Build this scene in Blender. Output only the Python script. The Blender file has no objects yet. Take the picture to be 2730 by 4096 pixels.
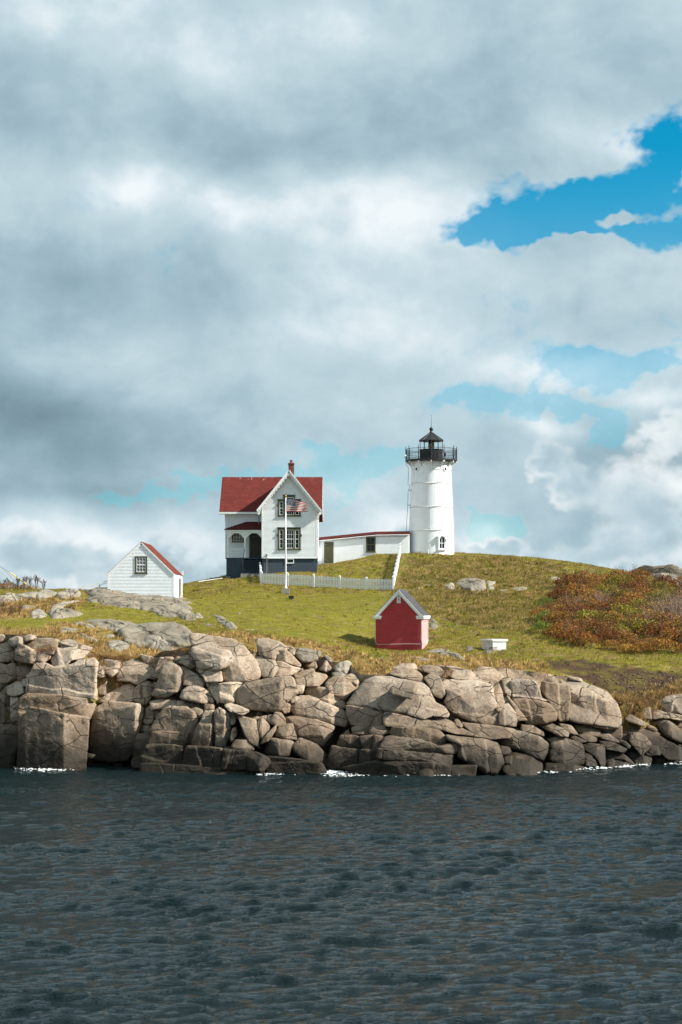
import bpy, bmesh, math, random
import numpy as np
from mathutils import Vector, Matrix

# ------------------------------------------------------------------ camera, sky, sun, exposure
scene = bpy.context.scene
F, HOR, CX, CAMZ = 7020.0, 2440.0, 1365.0, 10.0        # lens and horizon, in pixels of the photograph
cam_data = bpy.data.cameras.new('camera'); cam = bpy.data.objects.new('camera', cam_data)
scene.collection.objects.link(cam); scene.camera = cam
cam.location = (0, 0, CAMZ); cam.rotation_euler = (math.pi/2, 0, 0)
cam_data.sensor_fit = 'VERTICAL'; cam_data.sensor_height = 36.0; cam_data.sensor_width = 24.0
cam_data.lens = 36.0*F/4096.0; cam_data.shift_y = (HOR-2048.0)/4096.0
cam_data.clip_start = 0.5; cam_data.clip_end = 20000
SUN_EL, SUN_FRONT = math.radians(37), math.radians(12)  # from the right, a little behind the camera
SUN_DIR = Vector((math.cos(SUN_EL)*math.cos(SUN_FRONT), -math.cos(SUN_EL)*math.sin(SUN_FRONT), math.sin(SUN_EL)))
sun_data = bpy.data.lights.new('sun', 'SUN'); sun = bpy.data.objects.new('sun', sun_data)
scene.collection.objects.link(sun)
sun_data.energy = 5.0; sun_data.angle = math.radians(0.6); sun_data.color = (1.0, 0.945, 0.85)
sun.rotation_euler = (-SUN_DIR).to_track_quat('-Z', 'Y').to_euler()
scene.view_settings.view_transform = 'Standard'; scene.view_settings.look = 'None'
scene.view_settings.exposure = 0.85; scene.view_settings.gamma = 1.0
scene.view_settings.use_curve_mapping = False
scene.cycles.max_bounces = 6; scene.cycles.diffuse_bounces = 3; scene.cycles.glossy_bounces = 3
scene.cycles.use_adaptive_sampling = True; scene.cycles.adaptive_threshold = 0.02
scene.cycles.sample_clamp_indirect = 6.0; scene.cycles.sample_clamp_direct = 5.0

def build_world():
    w = bpy.data.worlds.new('World'); scene.world = w; w.use_nodes = True
    nt = w.node_tree; N = nt.nodes; L = nt.links; N.clear()
    def nd(t, **kw):
        n = N.new(t)
        for k, v in kw.items(): setattr(n, k, v)
        return n
    def put(sock, v):
        if isinstance(v, bpy.types.NodeSocket): L.new(v, sock)
        else: sock.default_value = v
    def m(op, a, b=0.0, c=0.0, clamp=False):
        n = nd('ShaderNodeMath', operation=op, use_clamp=clamp)
        put(n.inputs[0], a); put(n.inputs[1], b); put(n.inputs[2], c); return n.outputs[0]
    def vm(op, a, b=None):
        n = nd('ShaderNodeVectorMath', operation=op); put(n.inputs[0], a)
        if b is not None: put(n.inputs[1], b)
        return n.outputs['Value'] if op in ('DOT_PRODUCT', 'LENGTH') else n.outputs[0]
    def noise(vec, scale, detail, rough, dist=0.0, off=(0, 0, 0)):
        n = nd('ShaderNodeTexNoise'); n.noise_dimensions = '3D'
        put(n.inputs['Vector'], vm('ADD', vec, off)); n.inputs['Scale'].default_value = scale
        n.inputs['Detail'].default_value = detail; n.inputs['Roughness'].default_value = rough
        n.inputs['Distortion'].default_value = dist; return n.outputs[0]
    def ss(v, a, b):
        n = nd('ShaderNodeMapRange', interpolation_type='SMOOTHSTEP'); put(n.inputs[0], v)
        n.inputs[1].default_value = a; n.inputs[2].default_value = b; return n.outputs[0]
    geo = nd('ShaderNodeTexCoord').outputs['Generated']       # the ray's direction in a world shader
    sep = nd('ShaderNodeSeparateXYZ'); L.new(geo, sep.inputs[0])
    x, y, z = sep.outputs
    az = m('ARCTAN2', x, y); el = m('ARCSINE', z)
    comb = nd('ShaderNodeCombineXYZ'); L.new(az, comb.inputs[0]); L.new(el, comb.inputs[1]); ae = comb.outputs[0]
    P = vm('MULTIPLY', geo, (1.0, 1.0, 1.3))
    # gentle warp so that nothing placed below has a round outline
    wn = nd('ShaderNodeTexNoise'); wn.inputs['Scale'].default_value = 9.0; wn.inputs['Detail'].default_value = 4.0
    L.new(P, wn.inputs['Vector'])
    warp = vm('MULTIPLY', vm('SUBTRACT', wn.outputs['Color'], (0.5, 0.5, 0.5)), (0.07, 0.040, 0.0))
    aew = vm('ADD', ae, warp)
    wn2 = nd('ShaderNodeTexNoise'); wn2.inputs['Scale'].default_value = 34.0; wn2.inputs['Detail'].default_value = 3.0; wn2.inputs['Roughness'].default_value = 0.6; L.new(P, wn2.inputs['Vector'])
    torn = vm('ADD', aew, vm('MULTIPLY', vm('SUBTRACT', wn2.outputs['Color'], (0.5, 0.5, 0.5)), (0.060, 0.040, 0.0)))
    def blobs(lst, at=None):
        acc = None; aew_ = aew if at is None else at
        for (px, py, rx, ry, amp) in lst:
            u, v = math.atan((px-CX)/F), math.atan((HOR-py)/F)
            d = vm('MULTIPLY', vm('SUBTRACT', aew_, (u, v, 0)), (F/rx, F/ry, 0))
            e = m('POWER', 2.718, m('MULTIPLY', vm('DOT_PRODUCT', d, d), -1.0))
            acc = m('MULTIPLY', e, amp) if acc is None else m('MULTIPLY_ADD', e, amp, acc)
        return acc
    n_cov = noise(P, 8.0, 6.0, 0.58, 0.15)
    n_lit = noise(P, 8.0, 5.0, 0.56, 0.15, (0.012, 0.0, 0.022))
    n_big = noise(P, 3.4, 2.0, 0.5, 0.2, (2.3, 0.4, 1.7))
    n_fine = noise(P, 26.0, 5.0, 0.6, 0.3, (5.1, 2.2, 0.3))
    n_cum = noise(P, 15.0, 5.0, 0.52, 0.1, (7.7, 1.1, 4.2)); n_cum_lit = noise(P, 15.0, 4.0, 0.52, 0.1, (7.712, 1.1, 4.222))
    cov = m('ADD', m('ADD', m('MULTIPLY', m('SUBTRACT', n_cov, 0.5), 3.4), m('MULTIPLY', m('SUBTRACT', n_fine, 0.5), 2.7)), m('ADD', blobs(SKY_HOLES, torn), 1.38))
    mask = ss(cov, -0.30, 0.95)
    mask = m('MAXIMUM', mask, m('MULTIPLY', m('SUBTRACT', 1.0, ss(el, 0.07, 0.26)), 0.70))      # thin haze low down
    # brightness of the cloud: its own relief, lit from the sun's side, plus the broad light and dark banks
    relief = m('MULTIPLY', m('SUBTRACT', n_cov, n_lit), 0.95)
    br = m('ADD', relief, m('MULTIPLY', m('SUBTRACT', n_big, 0.5), 0.20))
    br = m('ADD', br, m('MULTIPLY', m('SUBTRACT', n_fine, 0.5), 0.24))
    br = m('ADD', br, m('ADD', blobs(SKY_BANKS), 0.68))
    rim = m('MULTIPLY', m('SUBTRACT', 1.0, ss(cov, 0.2, 1.2)), 0.10)
    br = m('ADD', br, rim, clamp=True)
    ramp = nd('ShaderNodeValToRGB'); L.new(br, ramp.inputs[0])
    cr = ramp.color_ramp; cr.elements[0].position = 0.0; cr.elements[0].color = (0.15, 0.24, 0.29, 1)
    cr.elements[1].position = 1.0; cr.elements[1].color = (0.86, 0.93, 0.96, 1)
    for p, c in ((0.28, (0.25, 0.375, 0.435)), (0.52, (0.375, 0.525, 0.60)), (0.78, (0.56, 0.70, 0.765))):
        e = cr.elements.new(p); e.color = (*c, 1)
    # heaped clouds standing on the horizon, in front of the deck: bright crisp tops, blue-grey bodies
    cc = m('ADD', m('MULTIPLY', m('SUBTRACT', n_cum, 0.5), 2.6), m('ADD', m('MULTIPLY', m('SUBTRACT', n_fine, 0.5), 0.8), m('ADD', blobs(SKY_HEAPS, torn), -0.95)))
    cmask = ss(cc, -0.12, 0.50)
    cb = m('ADD', m('MULTIPLY', m('SUBTRACT', n_cum, n_cum_lit), 1.15), m('MULTIPLY', m('SUBTRACT', 1.0, ss(cc, 0.0, 1.0)), 0.36))
    cb = m('ADD', cb, 0.49, clamp=True)
    ramp2 = nd('ShaderNodeValToRGB'); L.new(cb, ramp2.inputs[0]); c2 = ramp2.color_ramp
    c2.elements[0].position = 0.2; c2.elements[0].color = (0.27, 0.38, 0.45, 1); c2.elements[1].position = 1.0; c2.elements[1].color = (0.97, 1.0, 1.0, 1)
    e = c2.elements.new(0.6); e.color = (0.50, 0.64, 0.71, 1)
    sky = nd('ShaderNodeTexSky'); sky.sky_type = 'NISHITA'; sky.sun_disc = False
    sky.sun_elevation = SUN_EL; sky.sun_rotation = math.pi/2 + SUN_FRONT
    sky.altitude = 10; sky.air_density = 1.0; sky.dust_density = 0.4; sky.ozone_density = 2.5
    tint = vm('MULTIPLY', sky.outputs[0], SKY_TINT)
    bsky = nd('ShaderNodeBackground'); L.new(tint, bsky.inputs[0]); bsky.inputs[1].default_value = 0.06
    bcl = nd('ShaderNodeBackground'); L.new(ramp.outputs[0], bcl.inputs[0]); bcl.inputs[1].default_value = 0.56
    mix = nd('ShaderNodeMixShader'); L.new(mask, mix.inputs[0]); L.new(bsky.outputs[0], mix.inputs[1]); L.new(bcl.outputs[0], mix.inputs[2])
    bcu = nd('ShaderNodeBackground'); L.new(ramp2.outputs[0], bcu.inputs[0]); bcu.inputs[1].default_value = 0.56
    mix2 = nd('ShaderNodeMixShader'); L.new(cmask, mix2.inputs[0]); L.new(mix.outputs[0], mix2.inputs[1]); L.new(bcu.outputs[0], mix2.inputs[2])
    out = nd('ShaderNodeOutputWorld'); L.new(mix2.outputs[0], out.inputs[0])
    w.cycles.sampling_method = 'MANUAL'; w.cycles.sample_map_resolution = 256
SKY_TINT = (0.035, 1.04, 1.22)
# px, py, radius x, radius y, amount   (negative opens the deck)
SKY_HOLES = [
    (2700, 640, 260, 150, -2.6), (2400, 790, 300, 95, -2.4), (2090, 905, 230, 62, -2.4), (2650, 965, 220, 85, -2.6), (2200, 900, 260, 70, -1.0),
    (2510, 860, 150, 36, 2.0), (2740, 690, 80, 40, 1.6), (2280, 985, 170, 40, 1.0), (2250, 640, 200, 60, 0.8),
    (2620, 1450, 340, 90, -1.75), (2260, 1610, 380, 65, -1.5), (2480, 1700, 120, 55, -1.3), (2250, 1760, 130, 60, 1.0),
    (900, 1945, 500, 50, -1.5), (1890, 2110, 120, 75, -1.6), (1300, 1860, 280, 50, -1.1),
]
SKY_HEAPS = [
    (350, 2250, 620, 190, 1.8), (1100, 2320, 500, 120, 1.3), (1560, 2170, 130, 100, 1.3), (1870, 2240, 130, 80, 1.4),
    (2230, 1860, 150, 160, 1.45), (2580, 2000, 300, 250, 1.35), (2690, 1680, 130, 120, 1.2), (2350, 2260, 520, 150, 1.4),
]
SKY_BANKS = [
    (1050, 620, 620, 130, -0.30), (1650, 400, 700, 170, -0.14), (60, 420, 380, 260, -0.10), (2200, 260, 700, 260, -0.05),
    (720, 220, 420, 150, 0.10), (480, 770, 280, 100, 0.40), (930, 880, 240, 95, 0.30), (1560, 800, 380, 150, 0.36),
    (350, 1180, 800, 150, -0.32), (60, 1480, 480, 200, -0.20), (200, 1780, 850, 190, -0.38), (150, 1960, 700, 50, -0.20),
    (1450, 1280, 700, 260, 0.16), (1400, 120, 420, 130, 0.14), (330, 2170, 650, 130, 0.32), (2240, 1700, 150, 50, 0.36), (2640, 1580, 150, 60, 0.30),
    (2600, 1950, 520, 240, -0.16), (1560, 2080, 130, 60, 0.22), (1870, 2180, 110, 50, 0.30), (2250, 1480, 260, 70, 0.24), (2500, 560, 350, 80, 0.12),
]
build_world()

# ------------------------------------------------------------------ numbers
rng = np.random.default_rng(7); random.seed(7)
def X(px, d): return (px-CX)/F*d
def Z(py, d): return CAMZ-(py-HOR)/F*d
def W(px, py, d): return np.array([X(px, d), d, Z(py, d)])
_perm = rng.permutation(256); _perm = np.concatenate([_perm, _perm, _perm])
_grad = rng.normal(size=(256, 3)); _grad /= np.linalg.norm(_grad, axis=1)[:, None]
def gnoise(p):
    p = np.asarray(p, float); i = np.floor(p).astype(int); f = p-i; i &= 255
    u = f*f*f*(f*(f*6-15)+10); res = 0
    for dx in (0, 1):
        for dy in (0, 1):
            for dz in (0, 1):
                h = _perm[_perm[_perm[(i[..., 0]+dx) & 255]+((i[..., 1]+dy) & 255)]+((i[..., 2]+dz) & 255)]
                g = _grad[h]; off = f-np.array([dx, dy, dz])
                wx = u[..., 0] if dx else 1-u[..., 0]; wy = u[..., 1] if dy else 1-u[..., 1]; wz = u[..., 2] if dz else 1-u[..., 2]
                res = res+(g*off).sum(-1)*wx*wy*wz
    return res
def fbm(p, oct=4, gain=0.5):
    p = np.asarray(p, float); a, s, r = 1.0, 1.0, 0
    for k in range(oct): r = r+a*gnoise(p*s+k*17.3); a *= gain; s *= 2.03
    return r
def inpoly(px, py, poly):
    poly = np.asarray(poly, float); r = np.zeros(np.shape(px), bool); n = len(poly)
    for i in range(n):
        x1, y1 = poly[i]; x2, y2 = poly[(i+1) % n]
        c = ((y1 > py) != (y2 > py)) & (px < (x2-x1)*(py-y1)/(y2-y1+1e-12)+x1); r ^= c
    return r

# ------------------------------------------------------------------ materials
MAT = {}
def mat(name, col, rough=0.7, metal=0.0, spec=0.35, var=0.0, vscale=3.0, bump=0.0, bscale=20.0, col2=None, build=None):
    m_ = bpy.data.materials.new(name); m_.use_nodes = True; nt = m_.node_tree
    b = nt.nodes['Principled BSDF']; b.inputs['Base Color'].default_value = (*col, 1)
    b.inputs['Roughness'].default_value = rough; b.inputs['Metallic'].default_value = metal
    b.inputs['Specular IOR Level'].default_value = spec
    if var or col2 or bump:
        tc = nt.nodes.new('ShaderNodeTexCoord')
    if var or col2:
        n = nt.nodes.new('ShaderNodeTexNoise'); n.inputs['Scale'].default_value = vscale; n.inputs['Detail'].default_value = 6
        n.inputs['Roughness'].default_value = 0.65
        nt.links.new(tc.outputs['Object'], n.inputs['Vector'])
        r = nt.nodes.new('ShaderNodeValToRGB'); nt.links.new(n.outputs[0], r.inputs[0])
        c2 = col2 or tuple(c*(1-var) for c in col)
        r.color_ramp.elements[0].position = 0.35; r.color_ramp.elements[0].color = (*c2, 1)
        r.color_ramp.elements[1].position = 0.62; r.color_ramp.elements[1].color = (*col, 1)
        nt.links.new(r.outputs[0], b.inputs['Base Color'])
    if bump:
        n = nt.nodes.new('ShaderNodeTexNoise'); n.inputs['Scale'].default_value = bscale; n.inputs['Detail'].default_value = 5
        nt.links.new(tc.outputs['Object'], n.inputs['Vector'])
        bp = nt.nodes.new('ShaderNodeBump'); bp.inputs['Strength'].default_value = bump; bp.inputs['Distance'].default_value = 0.05
        nt.links.new(n.outputs[0], bp.inputs['Height']); nt.links.new(bp.outputs[0], b.inputs['Normal'])
    if build: build(m_, nt, b)
    MAT[name] = m_; return m_
class G:
    """small node-graph writer"""
    def __init__(s, nt): s.nt = nt
    def n(s, t, **kw):
        q = s.nt.nodes.new(t)
        for k, v in kw.items(): setattr(q, k, v)
        return q
    def put(s, sock, v):
        if isinstance(v, bpy.types.NodeSocket): s.nt.links.new(v, sock)
        elif v is not None: sock.default_value = v
    def math(s, op, a, b=0.0, c=0.0, clamp=False):
        q = s.n('ShaderNodeMath', operation=op, use_clamp=clamp); s.put(q.inputs[0], a); s.put(q.inputs[1], b); s.put(q.inputs[2], c); return q.outputs[0]
    def vec(s, op, a, b):
        q = s.n('ShaderNodeVectorMath', operation=op); s.put(q.inputs[0], a); s.put(q.inputs[1], b); return q.outputs[0]
    def noise(s, v, scale, detail=5, rough=0.6, dist=0.0, color=False):
        q = s.n('ShaderNodeTexNoise'); s.put(q.inputs['Vector'], v); q.inputs['Scale'].default_value = scale
        q.inputs['Detail'].default_value = detail; q.inputs['Roughness'].default_value = rough; q.inputs['Distortion'].default_value = dist
        return q.outputs['Color'] if color else q.outputs[0]
    def ss(s, v, a, b, lo=0.0, hi=1.0):
        q = s.n('ShaderNodeMapRange', interpolation_type='SMOOTHSTEP'); s.put(q.inputs[0], v)
        for i, k in enumerate((a, b, lo, hi)): q.inputs[1+i].default_value = k
        return q.outputs[0]
    def mix(s, f, a, b, blend='MIX'):
        q = s.n('ShaderNodeMix', data_type='RGBA', blend_type=blend); s.put(q.inputs[0], f)
        s.put(q.inputs[6], (*a, 1) if isinstance(a, tuple) else a); s.put(q.inputs[7], (*b, 1) if isinstance(b, tuple) else b); return q.outputs[2]
    def bump(s, h, strength, dist, normal=None):
        q = s.n('ShaderNodeBump'); s.put(q.inputs['Height'], h); q.inputs['Strength'].default_value = strength
        q.inputs['Distance'].default_value = dist
        if normal is not None: s.put(q.inputs['Normal'], normal)
        return q.outputs[0]

def rock_graph(tone):
    base, light, dark, lichen = tone
    def build(m_, nt, b):
        g = G(nt); pos = g.n('ShaderNodeNewGeometry').outputs['Position']
        rnd = g.n('ShaderNodeObjectInfo').outputs['Random']
        n1 = g.noise(pos, 0.55, 6, 0.62, 0.3); n2 = g.noise(pos, 3.2, 7, 0.72); n3 = g.noise(pos, 26.0, 4, 0.7)
        c = g.mix(g.ss(n1, 0.36, 0.64), base, light)
        c = g.mix(g.ss(n2, 0.48, 0.66, 0, 0.7), c, dark)
        c = g.mix(g.ss(n3, 0.35, 0.7, 0.0, 0.45), c, g.mix(0.55, c, dark))
        streak = g.noise(g.vec('MULTIPLY', pos, (5.0, 5.0, 0.55)), 1.0, 4, 0.6)
        c = g.mix(g.ss(streak, 0.52, 0.72, 0, 0.45), c, dark)
        hs = g.n('ShaderNodeHueSaturation'); g.put(hs.inputs['Value'], g.math('MULTIPLY_ADD', rnd, 0.60, 0.68))
        g.put(hs.inputs['Saturation'], g.math('MULTIPLY_ADD', rnd, -0.25, 1.1)); g.put(hs.inputs['Color'], c); c = hs.outputs[0]
        c = g.mix(g.math('MULTIPLY', g.ss(g.math('FRACT', g.math('MULTIPLY', rnd, 7.31)), 0.55, 0.8), 0.55), c, g.mix(0.7, c, (0.25, 0.225, 0.19)))
        # pale lichen, and a few orange crusts high up
        li = g.math('MULTIPLY', g.ss(g.noise(pos, 1.3, 7, 0.75), 0.54, 0.66), g.ss(g.noise(pos, 0.23, 2, 0.5), 0.42, 0.58))
        c = g.mix(g.math('MULTIPLY', li, 0.55), c, lichen)
        sx = g.n('ShaderNodeSeparateXYZ'); g.put(sx.inputs[0], pos); z = sx.outputs[2]
        org = g.math('MULTIPLY', g.ss(g.noise(g.vec('ADD', pos, (31.0, 7.0, 3.0)), 0.62, 6, 0.7), 0.62, 0.69), g.ss(z, 4.2, 5.4))
        c = g.mix(g.math('MULTIPLY', org, 0.7), c, (0.36, 0.17, 0.03))
        # joints
        wv = g.vec('ADD', pos, g.vec('MULTIPLY', g.noise(pos, 0.9, 3, 0.6, color=True), (0.35, 0.35, 0.35)))
        vo = g.n('ShaderNodeTexVoronoi', feature='DISTANCE_TO_EDGE'); g.put(vo.inputs['Vector'], g.vec('MULTIPLY', wv, (0.42, 0.28, 0.85))); vo.inputs['Scale'].default_value = 1.0
        crack = g.ss(vo.outputs['Distance'], 0.0, 0.026)
        gate = g.ss(g.noise(pos, 0.7, 2, 0.5), 0.40, 0.50)
        crack = g.math('MAXIMUM', crack, g.math('SUBTRACT', 1.0, gate))
        c = g.mix(crack, g.mix(0.88, c, (0.02, 0.015, 0.01)), c)
        # brown splash zone, then weed and the wet line above the water
        spl = g.math('SUBTRACT', 1.0, g.ss(g.math('ADD', z, g.math('MULTIPLY', g.math('SUBTRACT', g.noise(pos, 0.35, 5, 0.65), 0.5), 5.0)), 1.6, 5.2))
        c = g.mix(g.math('MULTIPLY', spl, 0.90), c, g.mix(0.72, c, (0.050, 0.033, 0.019)))
        grain = g.noise(pos, 13.0, 3, 0.75); c = g.mix(g.ss(grain, 0.34, 0.68), g.mix(0.10, c, (0.70, 0.58, 0.45)), g.mix(0.45, c, dark))
        wet = g.math('SUBTRACT', 1.0, g.ss(g.math('ADD', z, g.math('MULTIPLY', g.math('SUBTRACT', n1, 0.5), 2.6)), 0.8, 2.8))
        c = g.mix(g.math('MULTIPLY', wet, 0.96), c, (0.022, 0.017, 0.011))
        g.put(b.inputs['Base Color'], c)
        g.put(b.inputs['Roughness'], g.math('MULTIPLY_ADD', wet, -0.25, 0.85)); b.inputs['Specular IOR Level'].default_value = 0.25
        h = g.math('ADD', g.math('MULTIPLY', n2, 1.0), g.math('MULTIPLY', grain, 0.5))
        nrm = g.bump(h, 0.75, 0.10); nrm = g.bump(crack, 0.8, 0.08, nrm); g.put(b.inputs['Normal'], nrm)
    return build
mat('granite', (0.3, 0.25, 0.2), build=rock_graph(((0.31, 0.222, 0.152), (0.53, 0.42, 0.31), (0.115, 0.072, 0.043), (0.40, 0.365, 0.29))))
mat('granite_grey', (0.3, 0.3, 0.25), build=rock_graph(((0.225, 0.20, 0.155), (0.34, 0.31, 0.245), (0.10, 0.08, 0.055), (0.33, 0.33, 0.26))))

def brick_graph(c1, c2, mortar, scale, bw=0.21, bh=0.07, stain=None):
    def build(m_, nt, b):
        g = G(nt); tc = g.n('ShaderNodeTexCoord').outputs['Object']
        sx = g.n('ShaderNodeSeparateXYZ'); g.put(sx.inputs[0], tc)
        cb = g.n('ShaderNodeCombineXYZ'); g.put(cb.inputs[0], g.math('ADD', sx.outputs[0], sx.outputs[1])); g.put(cb.inputs[1], sx.outputs[2])
        br = g.n('ShaderNodeTexBrick'); g.put(br.inputs['Vector'], cb.outputs[0])
        br.inputs['Color1'].default_value = (*c1, 1); br.inputs['Color2'].default_value = (*c2, 1); br.inputs['Mortar'].default_value = (*mortar, 1)
        br.inputs['Scale'].default_value = scale; br.inputs['Brick Width'].default_value = bw; br.inputs['Row Height'].default_value = bh
        br.inputs['Mortar Size'].default_value = 0.006; br.inputs['Mortar Smooth'].default_value = 0.3
        n = g.noise(tc, 2.2, 6, 0.7); c = g.mix(g.ss(n, 0.35, 0.72, 0, 0.4), br.outputs[0], g.mix(0.6, c2, (0.05, 0.02, 0.02)))
        if stain: c = g.mix(g.ss(g.noise(tc, 1.1, 5, 0.7), 0.56, 0.70, 0, 0.45), c, stain)
        g.put(b.inputs['Base Color'], c); b.inputs['Roughness'].default_value = 0.75
        g.put(b.inputs['Normal'], g.bump(g.math('SUBTRACT', 1.0, br.outputs['Fac']), 0.6, 0.02))
    return build
def shingle_graph(c1, c2, mortar, stain=None):
    def build(m_, nt, b):
        g = G(nt); uv = g.n('ShaderNodeUVMap').outputs[0]
        br = g.n('ShaderNodeTexBrick'); g.put(br.inputs['Vector'], uv)
        br.inputs['Color1'].default_value = (*c1, 1); br.inputs['Color2'].default_value = (*c2, 1); br.inputs['Mortar'].default_value = (*mortar, 1)
        br.inputs['Scale'].default_value = 1.0; br.inputs['Brick Width'].default_value = 0.30; br.inputs['Row Height'].default_value = 0.14
        br.inputs['Mortar Size'].default_value = 0.008
        pos = g.n('ShaderNodeNewGeometry').outputs['Position']
        n = g.noise(pos, 1.4, 5, 0.65); c = g.mix(g.ss(n, 0.35, 0.7, 0, 0.5), br.outputs[0], g.mix(0.5, c2, (0.03, 0.01, 0.01)))
        if stain:
            sv = g.n('ShaderNodeSeparateXYZ'); g.put(sv.inputs[0], uv)
            k = g.math('MULTIPLY', g.ss(g.noise(g.vec('MULTIPLY', uv, (3.0, 0.9, 1.0)), 1.3, 6, 0.75), 0.60, 0.66), g.ss(sv.outputs[1], stain[0], stain[0]+1.2))
            c = g.mix(g.math('MULTIPLY', k, 0.8), c, stain[1])
        g.put(b.inputs['Base Color'], c); b.inputs['Roughness'].default_value = 0.85; b.inputs['Specular IOR Level'].default_value = 0.2
        g.put(b.inputs['Normal'], g.bump(g.noise(uv, 40, 3, 0.6), 0.4, 0.01))
    return build
mat('bank_stone', (0.15, 0.11, 0.075), 0.9, col2=(0.06, 0.042, 0.03), vscale=1.5)
mat('white_paint', (0.85, 0.89, 0.92), 0.55, var=0.07, vscale=1.3)
mat('white_iron', (0.84, 0.88, 0.90), 0.42, var=0.09, vscale=0.9, bump=0.15, bscale=6)
mat('white_trim', (0.86, 0.89, 0.91), 0.5, var=0.08, vscale=5)
mat('off_white_cable', (0.55, 0.50, 0.45), 0.6)
mat('olive_trim', (0.085, 0.085, 0.038), 0.5, var=0.3, vscale=6)
mat('door_olive', (0.028, 0.026, 0.016), 0.45, var=0.3, vscale=4)
mat('glass_dark', (0.010, 0.013, 0.014), 0.08, spec=0.3)
mat('slate_blue', (0.045, 0.075, 0.105), 0.6, var=0.3, vscale=3)
mat('slate_brick', (0.05, 0.08, 0.11), build=brick_graph((0.050, 0.080, 0.110), (0.038, 0.064, 0.092), (0.025, 0.042, 0.06), 1.0))
mat('red_shingle', (0.25, 0.03, 0.02), build=shingle_graph((0.200, 0.040, 0.031), (0.145, 0.026, 0.021), (0.07, 0.013, 0.011), (4.6, (0.55, 0.46, 0.42))))
mat('rust_shingle', (0.3, 0.06, 0.03), build=shingle_graph((0.20, 0.048, 0.030), (0.15, 0.034, 0.020), (0.07, 0.014, 0.009), (3.4, (0.5, 0.36, 0.28))))
mat('grey_shingle', (0.1, 0.1, 0.1), build=shingle_graph((0.095, 0.10, 0.105), (0.068, 0.072, 0.078), (0.03, 0.03, 0.035)))
mat('red_brick_paint', (0.35, 0.03, 0.035), build=brick_graph((0.53, 0.058, 0.068), (0.46, 0.045, 0.055), (0.33, 0.026, 0.035), 1.0, 0.22, 0.075, (0.42, 0.09, 0.075)))
mat('pale_pink_brick', (0.6, 0.25, 0.26), build=brick_graph((0.74, 0.40, 0.41), (0.70, 0.35, 0.36), (0.58, 0.27, 0.28), 1.0, 0.22, 0.075))
mat('chimney_brick', (0.25, 0.07, 0.04), build=brick_graph((0.27, 0.075, 0.045), (0.19, 0.045, 0.028), (0.30, 0.22, 0.17), 1.0, 0.22, 0.075))
mat('concrete', (0.34, 0.32, 0.28), 0.85, var=0.35, vscale=5, bump=0.3)
mat('black_iron', (0.016, 0.017, 0.018), 0.42, 0.0, 0.5, var=0.4, vscale=4)
mat('grey_metal', (0.25, 0.25, 0.24), 0.45, 0.5)
mat('copper_pipe', (0.10, 0.06, 0.04), 0.5)
mat('lens_glass', (0.42, 0.40, 0.26), 0.12, 0.0, 0.8, var=0.75, vscale=7)
mat('gold', (0.65, 0.42, 0.12), 0.3, 0.9)
mat('yellow_plastic', (0.75, 0.58, 0.10), 0.5)
mat('cable', (0.12, 0.12, 0.12), 0.6)
mat('white_block', (0.74, 0.74, 0.71), 0.75, col2=(0.52, 0.51, 0.47), vscale=6, bump=0.3)
mat('bark', (0.13, 0.085, 0.058), 0.9, var=0.4, vscale=8)
mat('bark_grey', (0.30, 0.25, 0.215), 0.9, var=0.3, vscale=8)
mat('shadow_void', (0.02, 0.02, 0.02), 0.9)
def clear_glass(m_, nt, b):
    b.inputs['Transmission Weight'].default_value = 1.0; b.inputs['IOR'].default_value = 1.02
mat('clear_glass', (0.93, 0.97, 0.96), 0.02, build=clear_glass)
def attr_graph(rough=0.9, trans=0.0, vary=False):
    def build(m_, nt, b):
        g = G(nt); a = g.n('ShaderNodeAttribute'); a.attribute_name = 'Col'
        col = a.outputs['Color']
        if vary:
            hs = g.n('ShaderNodeHueSaturation'); rnd = g.n('ShaderNodeObjectInfo').outputs['Random']; g.put(hs.inputs['Value'], g.math('MULTIPLY_ADD', rnd, 0.65, 0.62)); g.put(hs.inputs['Hue'], g.math('MULTIPLY_ADD', rnd, 0.03, 0.488)); g.put(hs.inputs['Color'], col); col = hs.outputs[0]
        g.put(b.inputs['Base Color'], col); b.inputs['Roughness'].default_value = rough
        b.inputs['Specular IOR Level'].default_value = 0.15
        if trans:
            t = g.n('ShaderNodeBsdfTranslucent'); g.put(t.inputs[0], col)
            mx = g.n('ShaderNodeMixShader'); mx.inputs[0].default_value = trans
            g.put(mx.inputs[1], b.outputs[0]); g.put(mx.inputs[2], t.outputs[0])
            g.put(nt.nodes['Material Output'].inputs[0], mx.outputs[0])
    return build
mat('grass_blade', (0.15, 0.15, 0.03), build=attr_graph(0.8, 0.25))
mat('leaf', (0.2, 0.1, 0.03), build=attr_graph(0.7, 0.25, True))
def turf_graph(m_, nt, b):
    g = G(nt); a = g.n('ShaderNodeAttribute'); a.attribute_name = 'Col'
    pos = g.n('ShaderNodeNewGeometry').outputs['Position']
    n = g.noise(pos, 4.0, 7, 0.75); c = g.mix(g.ss(n, 0.35, 0.7, 0, 0.65), a.outputs['Color'], g.mix(0.55, a.outputs['Color'], (0.05, 0.035, 0.015)))
    g.put(b.inputs['Base Color'], c); b.inputs['Roughness'].default_value = 0.95; b.inputs['Specular IOR Level'].default_value = 0.1
    g.put(b.inputs['Normal'], g.bump(n, 0.9, 0.12))
mat('turf', (0.15, 0.15, 0.03), build=turf_graph)
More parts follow.
